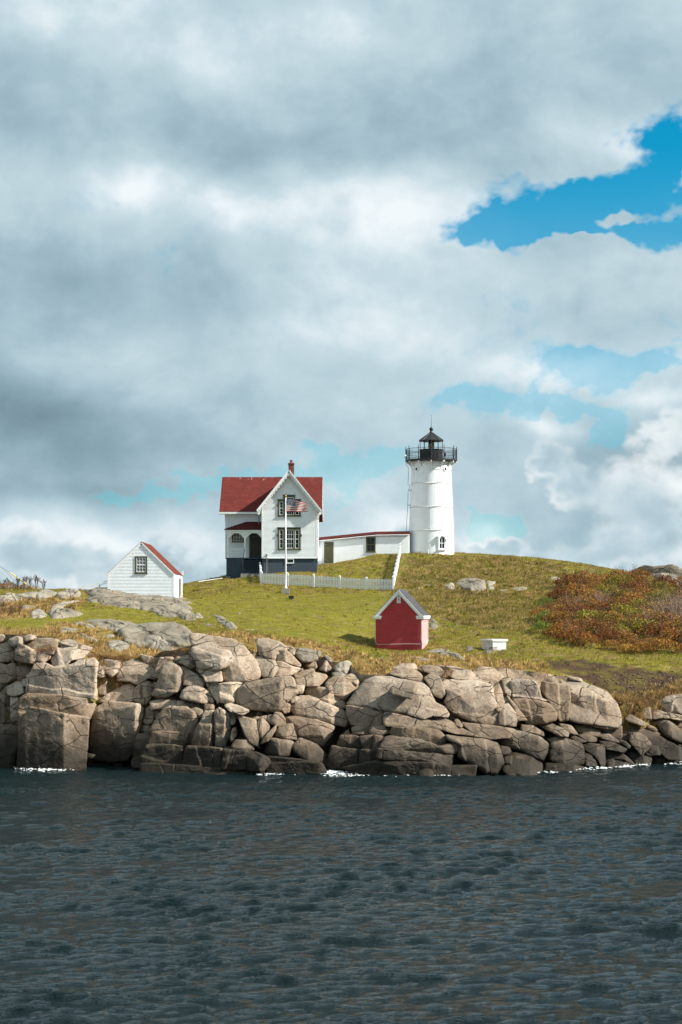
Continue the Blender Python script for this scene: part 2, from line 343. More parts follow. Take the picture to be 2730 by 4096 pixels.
def water_graph(m_, nt, b):
    g = G(nt); pos = g.n('ShaderNodeNewGeometry').outputs['Position']
    b.inputs['Base Color'].default_value = (0.004, 0.014, 0.016, 1); b.inputs['Roughness'].default_value = 0.07
    b.inputs['IOR'].default_value = 1.33; b.inputs['Specular IOR Level'].default_value = 0.5
    p2 = g.vec('MULTIPLY', pos, (0.7, 1.7, 1.0))
    h = g.math('ADD', g.noise(p2, 5.5, 4, 0.68), g.math('MULTIPLY', g.noise(p2, 16.0, 3, 0.6), 0.45))
    g.put(b.inputs['Normal'], g.bump(h, 1.0, 0.25))
mat('sea_water', (0.01, 0.03, 0.03), build=water_graph)
mat('foam', (0.72, 0.76, 0.76), 0.6)

# ------------------------------------------------------------------ mesh helpers
COL = scene.collection
def mesh_from(name, verts, faces, material, smooth=False, uvs=None, cols=None):
    me = bpy.data.meshes.new(name); verts = np.asarray(verts, np.float32)
    if isinstance(faces, np.ndarray):
        nv, nf, k = len(verts), faces.shape[0], faces.shape[1]
        me.vertices.add(nv); me.vertices.foreach_set('co', verts.ravel())
        me.loops.add(nf*k); me.loops.foreach_set('vertex_index', faces.astype(np.int32).ravel())
        me.polygons.add(nf); me.polygons.foreach_set('loop_start', np.arange(0, nf*k, k, dtype=np.int32))
        me.update(calc_edges=True)
    else:
        me.from_pydata(verts.tolist(), [], faces); me.update()
    if uvs is not None:
        ul = me.uv_layers.new(name='UVMap'); ul.data.foreach_set('uv', np.asarray(uvs, np.float32).ravel())
    if cols is not None:
        ca = me.color_attributes.new('Col', 'FLOAT_COLOR', 'POINT')
        c = np.ones((len(verts), 4), np.float32); c[:, :3] = cols; ca.data.foreach_set('color', c.ravel())
    if smooth: me.polygons.foreach_set('use_smooth', np.ones(len(me.polygons), bool))
    me.materials.append(MAT[material] if isinstance(material, str) else material); me.validate(); return me
def link(name, me, parent=None, loc=None, rotz=0.0):
    o = bpy.data.objects.new(name, me); COL.objects.link(o)
    if parent is not None: o.parent = parent
    if loc is not None: o.location = loc
    if rotz: o.rotation_euler.z = rotz
    return o
def tag(o, label=None, cat=None, group=None, kind=None):
    if label: o['label'] = label
    if cat: o['category'] = cat
    if group: o['group'] = group
    if kind: o['kind'] = kind
    return o
def thing(name, label, cat, loc, rotz=0.0, group=None):
    o = bpy.data.objects.new(name, None); COL.objects.link(o); o.location = Vector(loc); o.rotation_euler.z = rotz
    o.empty_display_size = 0.3; return tag(o, label, cat, group)
class MB:
    """collects boxes, prisms, tubes; off is subtracted so world coordinates can be used"""
    def __init__(s, off=(0, 0, 0)): s.v = []; s.f = []; s.uv = []; s.off = Vector(off); s.has_uv = False
    def add(s, vs, fs, uvs=None):
        b = len(s.v); s.v += [tuple(Vector(p)-s.off) for p in vs]
        for i, f in enumerate(fs):
            s.f.append(tuple(b+k for k in f))
            if uvs: s.uv += list(uvs[i]); s.has_uv = True
            else: s.uv += [(0, 0)]*len(f)
        return s
    def box(s, x0, x1, y0, y1, z0, z1):
        vs = [(x, y, z) for z in (z0, z1) for y in (y0, y1) for x in (x0, x1)]
        return s.add(vs, [(0, 2, 3, 1), (4, 5, 7, 6), (0, 1, 5, 4), (2, 6, 7, 3), (0, 4, 6, 2), (1, 3, 7, 5)])
    def obox(s, p, ax, ay, az):
        """box from corner-centre p with half vectors"""
        p, ax, ay, az = map(Vector, (p, ax, ay, az)); vs = [p+i*ax+j*ay+k*az for k in (-1, 1) for j in (-1, 1) for i in (-1, 1)]
        return s.add(vs, [(0, 2, 3, 1), (4, 5, 7, 6), (0, 1, 5, 4), (2, 6, 7, 3), (0, 4, 6, 2), (1, 3, 7, 5)])
    def prism(s, poly, y0, y1):
        """polygon of (x, z) extruded along y"""
        n = len(poly); vs = [(x, y0, z) for x, z in poly]+[(x, y1, z) for x, z in poly]
        fs = [tuple(range(n)), tuple(range(2*n-1, n-1, -1))]+[(i, n+i, n+(i+1) % n, (i+1) % n) for i in range(n)]
        return s.add(vs, fs)
    def tube(s, path, r, n=6, r2=None):
        path = [Vector(p) for p in path]; vs = []; fs = []; m_ = len(path)
        for i, p in enumerate(path):
            t = (path[min(i+1, m_-1)]-path[max(i-1, 0)]).normalized()
            a = t.cross(Vector((0, 0, 1)) if abs(t.z) < 0.9 else Vector((1, 0, 0))).normalized(); c = t.cross(a)
            rr = r if r2 is None else r+(r2-r)*i/max(m_-1, 1)
            vs += [p+rr*(math.cos(2*math.pi*k/n)*a+math.sin(2*math.pi*k/n)*c) for k in range(n)]
        for i in range(m_-1):
            for k in range(n): fs.append((i*n+k, i*n+(k+1) % n, (i+1)*n+(k+1) % n, (i+1)*n+k))
        fs += [tuple(range(n-1, -1, -1)), tuple((m_-1)*n+k for k in range(n))]
        return s.add(vs, fs)
    def lathe(s, prof, cx, cy, n=32, a0=0.0):
        vs = [(cx+r*math.cos(a0+2*math.pi*k/n), cy+r*math.sin(a0+2*math.pi*k/n), z) for r, z in prof for k in range(n)]
        fs = [(i*n+k, i*n+(k+1) % n, (i+1)*n+(k+1) % n, (i+1)*n+k) for i in range(len(prof)-1) for k in range(n)]
        fs += [tuple(range(n-1, -1, -1)), tuple((len(prof)-1)*n+k for k in range(n))]
        return s.add(vs, fs)
    def siding(s, o, du, nrm, z0, z1, lo, hi, pitch=0.115, proj=0.034):
        """lapped boards on a wall: lo(z)/hi(z) give the run of the wall at a height"""
        o, du, nrm = Vector(o), Vector(du), Vector(nrm); z = z0
        while z < z1-1e-4:
            t = min(z+pitch, z1)
            a, b, c, d = lo(z), hi(z), hi(t), lo(t)
            if c < d: c = d = 0.5*(c+d)
            pb = lambda u, zz, q: Vector((0, 0, zz))+Vector((o.x, o.y, 0))+du*u+nrm*q
            s.add([pb(a, z, proj), pb(b, z, proj), pb(c, t, 0.003), pb(d, t, 0.003), pb(a, z, 0.0), pb(b, z, 0.0)],
                  [(0, 1, 2, 3), (4, 5, 1, 0)])
            z = t
        return s
    def roof(s, A, B, C, D, course=0.14, lift=0.018, thick=0.10):
        """courses of shingles from eave A-B up to ridge D-C, on a slab"""
        A, B, C, D = map(Vector, (A, B, C, D)); nrm = (B-A).cross(D-A).normalized()
        if nrm.z < 0: nrm = -nrm
        sl = (D-A).length; n = max(2, int(sl/course)); w = (B-A).length
        for i in range(n):
            t0, t1 = i/n, (i+1)/n
            a, b, c, d = A.lerp(D, t0), B.lerp(C, t0), B.lerp(C, t1), A.lerp(D, t1)
            uv = [(0, t0*sl), (w, t0*sl), (w, t1*sl), (0, t1*sl)]
            s.add([a+nrm*lift, b+nrm*lift, c, d, a-nrm*0.004, b-nrm*0.004], [(0, 1, 2, 3), (4, 5, 1, 0)], [uv, [(0, t0*sl)]*4])
        dn = nrm*thick
        s.add([A-nrm*.005, B-nrm*.005, C-nrm*.005, D-nrm*.005, A-dn, B-dn, C-dn, D-dn],
              [(7, 6, 5, 4), (0, 1, 5, 4), (1, 2, 6, 5), (2, 3, 7, 6), (3, 0, 4, 7)], [[(0, 0)]*4]*5)
        return s
    def mesh(s, name, material, smooth=False):
        return mesh_from(name, s.v, s.f, material, smooth, s.uv if s.has_uv else None)
    def build(s, name, material, parent=None, smooth=False, label=None):
        o = link(name, s.mesh(name, material, smooth), parent)
        if label: o['label'] = label
        return o

# ------------------------------------------------------------------ terrain
_dw = ([-200, 0, 70, 330, 385, 560, 660, 1000, 1330, 1600, 1950, 2300, 2730, 2900], [112, 112.0, 110.4, 109.7, 111.6, 111.4, 109.6, 106.4, 108.5, 105.5, 106.0, 110.5, 115.5, 117])
_kk = ([-200, 0, 400, 700, 1000, 1300, 1500, 1900, 2200, 2500, 2730], [0.35, 0.35, 0.42, 0.6, 0.85, 1.0, 1.05, 1.15, 1.1, 0.9, 0.8])
def cliff_d(px, py):
    k = np.interp(px, *_kk); q = (np.asarray(py)-HOR)/F
    return (np.interp(px, *_dw)+CAMZ*k)/(1+k*q)
EDGE = np.array([(-400, 2540), (0, 2540), (110, 2545), (215, 2552), (240, 2575), (330, 2600), (375, 2622), (450, 2638), (540, 2642), (620, 2628), (650, 2608),
    (690, 2606), (755, 2588), (830, 2568), (935, 2574), (1000, 2602), (1020, 2612), (1060, 2582), (1145, 2586), (1230, 2604), (1330, 2650), (1400, 2658), (1440, 2702), (1540, 2706),
    (1560, 2692), (1654, 2672), (1760, 2668), (1900, 2685), (1990, 2672), (2171, 2696), (2267, 2712), (2350, 2738), (2430, 2772), (2490, 2830), (2560, 2852), (2620, 2812), (2730, 2792), (3100, 2785)], float)
_ed = cliff_d(EDGE[:, 0], EDGE[:, 1])+0.5; _ex = X(EDGE[:, 0], _ed)
def edge_y(x): return np.interp(x, _ex, _ed)
TP = [(-300, 2545, 117), (-300, 2480, 126), (-300, 2400, 138), (-300, 2368, 143), (200, 2550, 117), (200, 2490, 126), (200, 2420, 136), (200, 2370, 142),
      (400, 2610, 117), (400, 2540, 123), (400, 2470, 130), (400, 2405, 138), (400, 2372, 143), (560, 2622, 117.5), (560, 2520, 126), (560, 2455, 134), (560, 2396, 144),
      (720, 2590, 119), (720, 2500, 129), (720, 2430, 139), (720, 2396, 147), (800, 2400, 149), (800, 2326, 172), (940, 2556, 119.5), (940, 2480, 131), (940, 2400, 150), (940, 2312, 174),
      (1145, 2585, 120), (1145, 2500, 131), (1145, 2440, 143), (1145, 2374, 160), (1145, 2335, 167), (1145, 2288, 172), (1030, 2330, 167), (905, 2303, 176),
      (1350, 2650, 119), (1350, 2560, 126), (1350, 2460, 142), (1350, 2352, 165), (1350, 2258, 180), (1500, 2702, 116), (1500, 2604, 129), (1500, 2500, 141), (1500, 2360, 164), (1500, 2290, 173), (1500, 2224, 181),
      (1700, 2665, 119), (1700, 2597, 130), (1700, 2500, 143), (1700, 2400, 156), (1700, 2300, 169), (1700, 2214, 182), (1950, 2672, 121), (1950, 2600, 130), (1950, 2500, 144), (1950, 2400, 158), (1950, 2300, 172), (1950, 2222, 187),
      (2200, 2695, 120), (2200, 2640, 125), (2200, 2560, 135), (2200, 2450, 150), (2200, 2350, 164), (2200, 2250, 182), (2450, 2790, 117.5), (2450, 2660, 124), (2450, 2600, 133), (2450, 2510, 142), (2450, 2420, 155), (2450, 2318, 176),
      (2800, 2795, 118), (2800, 2668, 124), (2800, 2605, 132), (2800, 2520, 140), (2800, 2420, 152), (2800, 2340, 172), (3300, 2700, 122), (3300, 2560, 140), (3300, 2420, 165)]
_tp = [(X(a, d), d, Z(b, d)) for a, b, d in TP]
_tp += [(-30, 155, 11.2), (-18, 158, 11.3), (-40, 150, 10.6), (-40, 175, 8), (-20, 180, 10.5), (-35, 205, 3), (-12, 195, 12.2), (0, 200, 14.5), (12, 200, 15.6), (25, 205, 14.5), (40, 200, 11), (50, 180, 9.5),
        (-25, 230, 1), (-5, 230, 7), (15, 232, 9), (35, 230, 6), (-10, 262, -4), (20, 262, -4), (-60, 140, 3), (-60, 190, -2), (65, 150, 4), (65, 210, -2)]
_tp = np.array(_tp)
def _k(r2): return 0.5*r2*np.log(r2+1e-9)
_n = len(_tp); _A = np.zeros((_n+3, _n+3)); _pp = _tp[:, :2]/50.0
_A[:_n, :_n] = _k(((_pp[:, None]-_pp[None])**2).sum(-1))+np.eye(_n)*2e-4
_A[:_n, _n] = 1; _A[:_n, _n+1:] = _pp; _A[_n, :_n] = 1; _A[_n+1:, :_n] = _pp.T
_c = np.linalg.solve(_A, np.concatenate([_tp[:, 2], np.zeros(3)]))
def ground_raw(x, y):
    x = np.asarray(x, float); y = np.asarray(y, float); sh = x.shape; q = np.stack([x.ravel(), y.ravel()], 1)/50.0
    out = np.empty(len(q))
    for i in range(0, len(q), 20000):
        b = q[i:i+20000]; out[i:i+20000] = _k(((b[:, None]-_pp[None])**2).sum(-1))@_c[:_n]+_c[_n]+b@_c[_n+1:]
    return out.reshape(sh)
GX = np.arange(-62, 66.01, 0.4); GY = np.concatenate([np.arange(106, 200, 0.35), np.arange(200, 270, 1.2)])
_gx, _gy = np.meshgrid(GX, GY)
_gz = ground_raw(_gx, _gy)
_p3 = np.stack([_gx, _gy, _gx*0], -1)
_gz += 0.16*fbm(_p3*0.45, 3)+0.07*fbm(_p3*1.3, 2)
_gz -= 3.5*np.clip(edge_y(_gx)-_gy, 0, 4)
_gz = np.maximum(_gz, -3.0)
def ground(x, y):
    x = np.asarray(x, float); y = np.asarray(y, float)
    i = np.clip(np.searchsorted(GX, x)-1, 0, len(GX)-2); j = np.clip(np.searchsorted(GY, y)-1, 0, len(GY)-2)
    fx = np.clip((x-GX[i])/(GX[i+1]-GX[i]), 0, 1); fy = np.clip((y-GY[j])/(GY[j+1]-GY[j]), 0, 1)
    return (_gz[j, i]*(1-fx)+_gz[j, i+1]*fx)*(1-fy)+(_gz[j+1, i]*(1-fx)+_gz[j+1, i+1]*fx)*fy
def hit(px, py, d0=112.0, d1=205.0):
    """distance at which the line of sight through a pixel meets the ground"""
    px = np.asarray(px, float); py = np.asarray(py, float); ds = np.arange(d0, d1, 0.25)
    res = np.full(px.shape, d1)
    done = np.zeros(px.shape, bool)
    for d in ds:
        h = (~done) & (ground(X(px, d), np.full(px.shape, d)) >= Z(py, d)); res[h] = d; done |= h
    return res
def on_ground(px, py, d0=112.0):
    d = float(hit(np.array([px]), np.array([py]), d0)[0]); return np.array([X(px, d), d, float(ground(X(px, d), d))])
def at_depth(px, d):
    x = X(px, d); return np.array([x, d, float(ground(x, d))])

SOIL = [(2180, 2640), (2330, 2632), (2480, 2668), (2600, 2676), (2760, 2700), (2760, 2900), (2450, 2880), (2440, 2780), (2330, 2720), (2240, 2690)]
WILD = [(1560, 2380), (1640, 2235), (2000, 2225), (2260, 2260), (2260, 2500), (2100, 2530), (1850, 2500), (1700, 2450)]
LAWN = [(700, 2420), (1000, 2350), (1150, 2380), (1560, 2370), (1490, 2560), (1250, 2560), (1000, 2520), (800, 2480)]
LAWN2 = [(-50, 2480), (250, 2455), (520, 2425), (700, 2480), (560, 2490), (330, 2500), (100, 2535), (-50, 2540)]
STRAWS = [[(180, 2500), (330, 2485), (480, 2540), (560, 2560), (760, 2590), (720, 2640), (540, 2655), (380, 2645), (230, 2590)], [(-60, 2400), (200, 2385), (340, 2395), (300, 2440), (150, 2472), (-60, 2480)],
          [(760, 2530), (1000, 2535), (1200, 2560), (1420, 2610), (1570, 2650), (1560, 2730), (1400, 2700), (1100, 2620), (900, 2580)], [(-60, 2515), (220, 2520), (260, 2580), (-60, 2560)], [(1560, 2620), (1900, 2630), (2200, 2660), (2200, 2720), (1560, 2700)]]
def proj(x, y, z): return CX+x/y*F, HOR-(z-CAMZ)/y*F
def turf_col(x, y, z):
    """what grows where: lawn, straw, heath, bare soil"""
    px, py = proj(x, y, z); p = np.stack([x, y, 0*x], -1)
    j1 = 26*fbm(p*0.30, 3); j2 = 26*fbm(p*0.30+40, 3)
    n = fbm(p*0.22, 3); n2 = fbm(p*0.9+9, 3); n3 = fbm(p*3.0+5, 2)
    green = np.array([0.30, 0.275, 0.030]); lush = np.array([0.215, 0.245, 0.020]); straw = np.array([0.47, 0.345, 0.150]); heath = np.array([0.30, 0.20, 0.075]); soil = np.array([0.085, 0.050, 0.034]); olive = np.array([0.120, 0.105, 0.022])
    def mixc(c, d, f): f = np.clip(f, 0, 1)[..., None]; return c*(1-f)+d*f
    n4 = fbm(np.stack([x*1.5, y*0.8, 0*x], -1)+70, 3)
    c = np.broadcast_to(green, x.shape+(3,)).copy()
    c = mixc(c, lush, (n+0.05)*1.8)
    c = mixc(c, straw, (n2-0.02)*2.6); c = mixc(c, olive, (n3-0.0)*2.8); c = mixc(c, heath, (n4-0.05)*2.4)
    wild = inpoly(px+j1, py+j2, WILD).astype(float)
    c = mixc(c, mixc(np.broadcast_to(olive, c.shape), heath, (n2+0.2)*1.7), wild*(0.35+0.6*np.clip(n+0.3+n3*0.5, 0, 1)))
    c = mixc(c, straw, wild*np.clip(n3*1.8+n2-0.02, 0, 0.75))
    lw = (inpoly(px+j1, py+j2*0.6, LAWN) | inpoly(px+j1*0.7, py+j2*0.3, LAWN2)).astype(float)
    c = mixc(c, mixc(np.broadcast_to(np.array([0.28, 0.27, 0.026]), c.shape), lush, (n2+0.1)), lw*0.42)
    ee = edge_y(x); near = np.clip(1-(y-ee)/5.0, 0, 1)
    c = mixc(c, straw, near*np.clip(0.62+n2*1.8+n4, 0, 0.95)); c = mixc(c, heath*0.9, np.clip((ee-0.1-y)*2, 0, 0.8)*np.clip(0.6+n2*2, 0, 1)); c = mixc(c, soil, np.clip((ee-1.2-y)*2, 0, 0.9))
    sw = np.zeros(x.shape)
    for q in STRAWS: sw = np.maximum(sw, inpoly(px+j1*0.8, py+j2*0.7, q))
    c = mixc(c, mixc(np.broadcast_to(np.array([0.46, 0.30, 0.125]), c.shape), olive, (n4+n3)*1.6), sw*np.clip(0.75+n2*1.2, 0, 0.95))
    bare = inpoly(px+j1*0.8, py+j2*0.5, SOIL).astype(float); c = mixc(c, soil*(1+0.5*n3[..., None]), bare*np.clip(0.85+n2*0.9, 0, 1))
    bare2 = np.clip((n2-0.33)*4, 0, 0.8); c = mixc(c, soil*1.6, bare2*0.7)
    return np.clip(c, 0.005, 1), bare

_v = np.stack([_gx.ravel(), _gy.ravel(), _gz.ravel()], 1); _nx, _ny = len(GX), len(GY)
_i = (np.arange(_ny-1)[:, None]*_nx+np.arange(_nx-1)[None]).ravel()
_tc, _bare = turf_col(_v[:, 0], _v[:, 1], _v[:, 2])
hill = link('grassy_hill', mesh_from('grassy_hill', _v, np.stack([_i, _i+1, _i+1+_nx, _i+_nx], 1), 'turf', True, cols=_tc*0.68)); tag(hill, 'grassy island hill under the lighthouse', kind='structure')  # ground colour darkened to stand in for shade between the blades

# ------------------------------------------------------------------ sea
def build_sea():
    def axis(a, b, step, lo, hi, n):
        t = np.linspace(0, 1, n+1)[1:]**3
        return np.concatenate([(a-(a-lo)*t)[::-1], np.arange(a, b, step), b+(hi-b)*t])
    ax = axis(-26, 27, 0.13, -4000, 4000, 26); ay = axis(36, 119, 0.125, -600, 9000, 26)
    gx, gy = np.meshgrid(ax, ay); r = np.random.default_rng(11)
    env = np.clip((gx+30)/3, 0, 1)*np.clip((31-gx)/3, 0, 1)*np.clip((gy-30)/5, 0, 1)*np.clip((125-gy)/5, 0, 1)
    pt = np.stack([gx, gy, 0*gx], -1)
    gust = np.clip(0.80+1.3*fbm(pt*np.array([0.10, 0.17, 0]), 4), 0.35, 2.0)
    dx = np.zeros_like(gx); dy = np.zeros_like(gx); dz = np.zeros_like(gx)
    for i in range(96):
        swell = i >= 88
        lam = r.uniform(4.0, 9.0) if swell else 0.42*(2.0/0.42)**(r.random()**1.2); kk = 2*math.pi/lam
        th = math.radians(-83)+r.normal()*(0.3 if swell else 0.55)   # the chop runs towards the camera
        kx, ky = kk*math.cos(th), kk*math.sin(th); amp = 0.0036*lam if swell else 0.0054*lam**0.85
        ph = kx*gx+ky*gy+r.random()*6.283; a = amp*gust
        dz += a*np.sin(ph); dx += 1.0*a*math.cos(th)*np.cos(ph); dy += 1.0*a*math.sin(th)*np.cos(ph)
    v = np.stack([gx+dx*env, gy+dy*env, dz*env], -1).reshape(-1, 3); nx = len(ax)
    i = (np.arange(len(ay)-1)[:, None]*nx+np.arange(nx-1)[None]).ravel()
    o = link('sea', mesh_from('sea', v, np.stack([i, i+1, i+1+nx, i+nx], 1), 'sea_water', True)); tag(o, 'choppy dark teal sea', kind='structure')
build_sea()

# ------------------------------------------------------------------ rocks
def panel(ox, oy, s): return lambda pts: [(ox+x/s, oy+y/s) for x, y in pts]
A_, B_, C_, D_, N_ = panel(0, 2400, 2.24), panel(650, 2450, 2.24), panel(1300, 2550, 2.0907), panel(1980, 2550, 2.0907), panel(0, 0, 1.0)
def chaikin(p):
    q = np.roll(p, -1, 0); return np.stack([0.90*p+0.10*q, 0.10*p+0.90*q], 1).reshape(-1, 2)
def resample(p, step):
    c = np.vstack([p, p[:1]]); l = np.linalg.norm(np.diff(c, axis=0), axis=1); t = np.concatenate([[0], np.cumsum(l)])
    n = max(10, int(t[-1]/step)); s = np.linspace(0, t[-1], n, endpoint=False)
    return np.stack([np.interp(s, t, c[:, 0]), np.interp(s, t, c[:, 1])], 1)
def edge_dist(q, poly):
    a = poly; b = np.roll(poly, -1, 0); ab = b-a; out = np.full(len(q), 1e9)
    for i in range(len(a)):
        t = np.clip(((q-a[i])@ab[i])/(ab[i]@ab[i]+1e-12), 0, 1); out = np.minimum(out, np.linalg.norm(q-a[i]-t[:, None]*ab[i], axis=1))
    return out
def area_centroid(p):
    q = np.roll(p, -1, 0); cr = p[:, 0]*q[:, 1]-q[:, 0]*p[:, 1]; A = cr.sum()/2
    return ((p+q)*cr[:, None]).sum(0)/(6*A) if abs(A) > 1e-9 else p.mean(0)
def ring_mesh(poly, step):
    """concentric rings from the outline to the centre; returns 2-d points and faces"""
    b = resample(poly, step); c = area_centroid(poly); n = len(b); R = np.linalg.norm(b-c, axis=1).mean(); m = max(4, int(R/step))
    ts = 1-np.linspace(0, 1, m, endpoint=False); pts = np.concatenate([c+(b-c)*t for t in ts]+[c[None]])
    fs = []
    for j in range(m-1):
        for k in range(n): fs.append((j*n+k, j*n+(k+1) % n, (j+1)*n+(k+1) % n, (j+1)*n+k))
    for k in range(n): fs.append(((m-1)*n+k, (m-1)*n+(k+1) % n, m*n))
    return pts, fs, n, b
def inflate(p, e):
    t = np.roll(p, -1, 0)-np.roll(p, 1, 0); t /= np.linalg.norm(t, axis=1)[:, None]+1e-9; c = p.mean(0); n = np.stack([t[:, 1], -t[:, 0]], 1)
    if ((p-c)*n).sum() < 0: n = -n
    return p+n*e
ROCK_SEED = [0]
def rock(pxpoly, name='boulder', parent=None, off=0.0, r=0.10, b=None, a=None, R=None, L=None, T=None, B=None, mt='granite', rough=1.0, back=2.2, facets=3, step=0.066, d0=None):
    ROCK_SEED[0] += 1; seed = ROCK_SEED[0]; rr = np.random.default_rng(seed)
    pp = np.array(pxpoly, float); c = area_centroid(pp)
    k = float(np.interp(c[0], *_kk))
    if d0 is None: d0 = float(cliff_d(c[0], c[1]))+off
    if b is None: b = k*rr.uniform(0.65, 1.1)
    if a is None: a = -rr.uniform(0.12, 0.34) if k < 0.9 else -rr.uniform(0.0, 0.20)
    poly = np.stack([X(pp[:, 0], d0), Z(pp[:, 1], d0)], 1)
    if ((poly*np.roll(poly[:, ::-1], -1, 0))@np.array([1, -1])).sum() < 0: poly = poly[::-1]
    poly = chaikin(poly) if r >= 0.3 else poly; poly = resample(poly, step)
    r = 0.035+0.5*r; poly = inflate(poly, 0.035)
    nn = np.stack([poly[:, 0]*2.2, poly[:, 1]*2.2, np.full(len(poly), seed*3.7)], 1)
    cc = area_centroid(poly); size = np.linalg.norm(poly-cc, axis=1).mean()
    j = np.stack([fbm(nn, 3, 0.6), fbm(nn+50, 3, 0.6)], 1)*min(0.045, size*0.05); poly = poly+j
    q, fs, n, bnd = ring_mesh(poly, step)
    de = edge_dist(q, bnd); u, v = q[:, 0]-cc[0], q[:, 1]-cc[1]; w = np.abs(poly[:, 0]-cc[0]).max(); h = np.abs(poly[:, 1]-cc[1]).max()
    P3 = np.stack([q[:, 0], q[:, 1], np.full(len(q), seed*1.9)], 1)
    uw = u+0.10*w*fbm(P3*(0.8/max(size, .25)), 2); vw = v+0.10*h*fbm(P3*(0.8/max(size, .25))+31, 2)
    base = a*uw+b*vw; Fm = base.copy()
    def cut(val): np.maximum(Fm, val, out=Fm)
    capk = (0.8, 0.5) if R is not None else (0.42, 0.25)
    R = R if R is not None else (rr.uniform(0.15, 0.75), rr.uniform(0.7, 1.5)); cut(base+R[1]*(uw-R[0]*w))
    T = (T[0], T[1]*0.85) if T is not None else (rr.uniform(0.55, 0.95), rr.uniform(0.5, 1.5)); cut(base+T[1]*(vw-T[0]*h)+rr.uniform(-0.3, 0.3)*uw*0.5)
    if L is None and rr.random() < 0.35: L = (rr.uniform(0.6, 0.95), rr.uniform(0.3, 0.8))
    if L is not None: cut(base-0.8*L[1]*(uw+L[0]*w))
    if B is None and rr.random() < 0.35: B = (rr.uniform(0.65, 0.95), rr.uniform(0.3, 0.7))
    if B is not None: cut(base-B[1]*(vw+B[0]*h))
    for _ in range(facets):
        t = rr.uniform(0, 6.283); s = rr.uniform(0.15, 0.6); e = rr.uniform(0.1, 0.75); dr = np.array([math.cos(t), math.sin(t)])
        cut(base+s*((uw*dr[0]+vw*dr[1])-e*math.hypot(w*dr[0], h*dr[1])))
    rec = Fm-base; cap = capk[0]+capk[1]*size; Fm = base+cap*np.tanh(rec/cap)
    rad = min(r, size*0.3); e = 1-np.clip(de/rad, 0, 1); Fm += 0.8*rad*(1-np.sqrt(np.clip(1-e*e, 0, 1)))
    am = min(1.0, size/0.7)*rough
    Fm += am*(0.07*fbm(P3*0.7, 3)+0.035*fbm(P3*2.3+7, 3)+0.016*fbm(P3*7.0+3, 2))
    # fracture ledges: the face breaks back in a few straight steps along joints
    for _ in range(int(rr.integers(0, 3))):
        if rr.random() < 0.6: cs, sn = rr.uniform(-0.35, 0.35), 1.0
        else: cs, sn = 1.0, rr.uniform(-0.35, 0.35)
        co = cs*u+sn*v-rr.uniform(-0.6, 0.6)*(h if sn == 1.0 else w)+0.10*size*fbm(P3*(1.2/max(size, .3))+rr.uniform(0, 90), 3); Fm += am*rr.uniform(0.04, 0.17)*(0.5+0.5*np.tanh(co/0.035))
    y = d0+Fm
    V = np.stack([q[:, 0]*(y/d0), y, CAMZ+(q[:, 1]-CAMZ)*(y/d0)], 1)
    # flank and back
    ring = V[:n]; c3 = V.mean(0); yb = max(V[:n, 1].max(), d0)+back
    V2 = c3+(ring-c3)*0.92; V2[:, 1] = ring[:, 1]+back*0.5; V3 = c3+(ring-c3)*0.72; V3[:, 1] = yb
    m0 = len(V); V = np.vstack([V, V2, V3, [[c3[0], yb, c3[2]]]])
    for kx in range(n):
        k2 = (kx+1) % n
        fs.append((k2, kx, m0+kx, m0+k2)); fs.append((m0+k2, m0+kx, m0+n+kx, m0+n+k2)); fs.append((m0+n+k2, m0+n+kx, m0+2*n))
    cen = np.array([c3[0], d0, V[:, 2].min()]); fs = [f[::-1] for f in fs]
    return link(name, mesh_from(name, V-cen, fs, mt, True), parent, cen)
def ground_rock(pxpoly, hgt=0.45, name='boulder', parent=None, mt='granite_grey', r=None, rough=1.0, step=0.11, d0=112.0):
    """a bedrock hump or stone lying in the turf: hugs the ground under its outline and swells up from it"""
    ROCK_SEED[0] += 1; seed = ROCK_SEED[0]; rr = np.random.default_rng(seed)
    pp = np.array(pxpoly, float); d = hit(pp[:, 0], pp[:, 1], d0); dm = float(np.median(d))
    P = resample(chaikin(pp), step*F/dm); P = P+np.stack([fbm(np.stack([P[:, 0]*.03, P[:, 1]*.03, P[:, 0]*0+seed], 1), 2), fbm(np.stack([P[:, 0]*.03, P[:, 1]*.03, P[:, 0]*0+seed+9], 1), 2)], 1)*5
    q, fs, n, bnd = ring_mesh(P, step*F/dm)
    de = edge_dist(q, bnd); dmax = de.max(); dd = hit(q[:, 0], q[:, 1], d0)
    dd = np.clip(dd, np.percentile(dd, 2)-1, np.percentile(dd, 90)+2)
    x, y = X(q[:, 0], dd), dd; z = Z(q[:, 1], dd)
    hgt = hgt*0.85; et = np.clip(de/(0.34*F/dm), 0, 1); prof = (0.55*np.sqrt(np.clip(1-(1-et)**2, 0, 1))+0.45*np.clip(de/dmax, 0, 1)**0.8)
    P3 = np.stack([x, y*0.6, z+seed], 1); am = min(1, hgt/0.35)*rough
    hh = hgt*prof*(0.85+0.7*fbm(P3*0.45, 2))
    co = (x*rr.uniform(-0.6, 0.6)+z*1.4+0.5*fbm(P3*0.7+3, 3))*rr.uniform(0.7, 1.2); hh -= prof*am*0.16*(co-np.floor(co))
    
    hh += prof*am*(0.05*np.abs(fbm(P3*1.6, 3))+0.02*fbm(P3*6, 2))-0.07
    s = 0.42                                              # rises towards the viewer as well as up
    V = np.stack([x, y-hh*s, z+hh*(1-s*0.35)], 1); m0 = len(V); ring = V[:n].copy(); ring[:, 2] -= 0.7; ring[:, 1] += 0.3
    V = np.vstack([V, ring])
    for k in range(n): fs.append(((k+1) % n, k, m0+k, m0+(k+1) % n))
    cen = V.mean(0); fs = [f[::-1] for f in fs]
    GROUND_POLYS.append(pp); return link(name, mesh_from(name, V-cen, fs, mt, True), parent, cen)
GROUND_POLYS = []

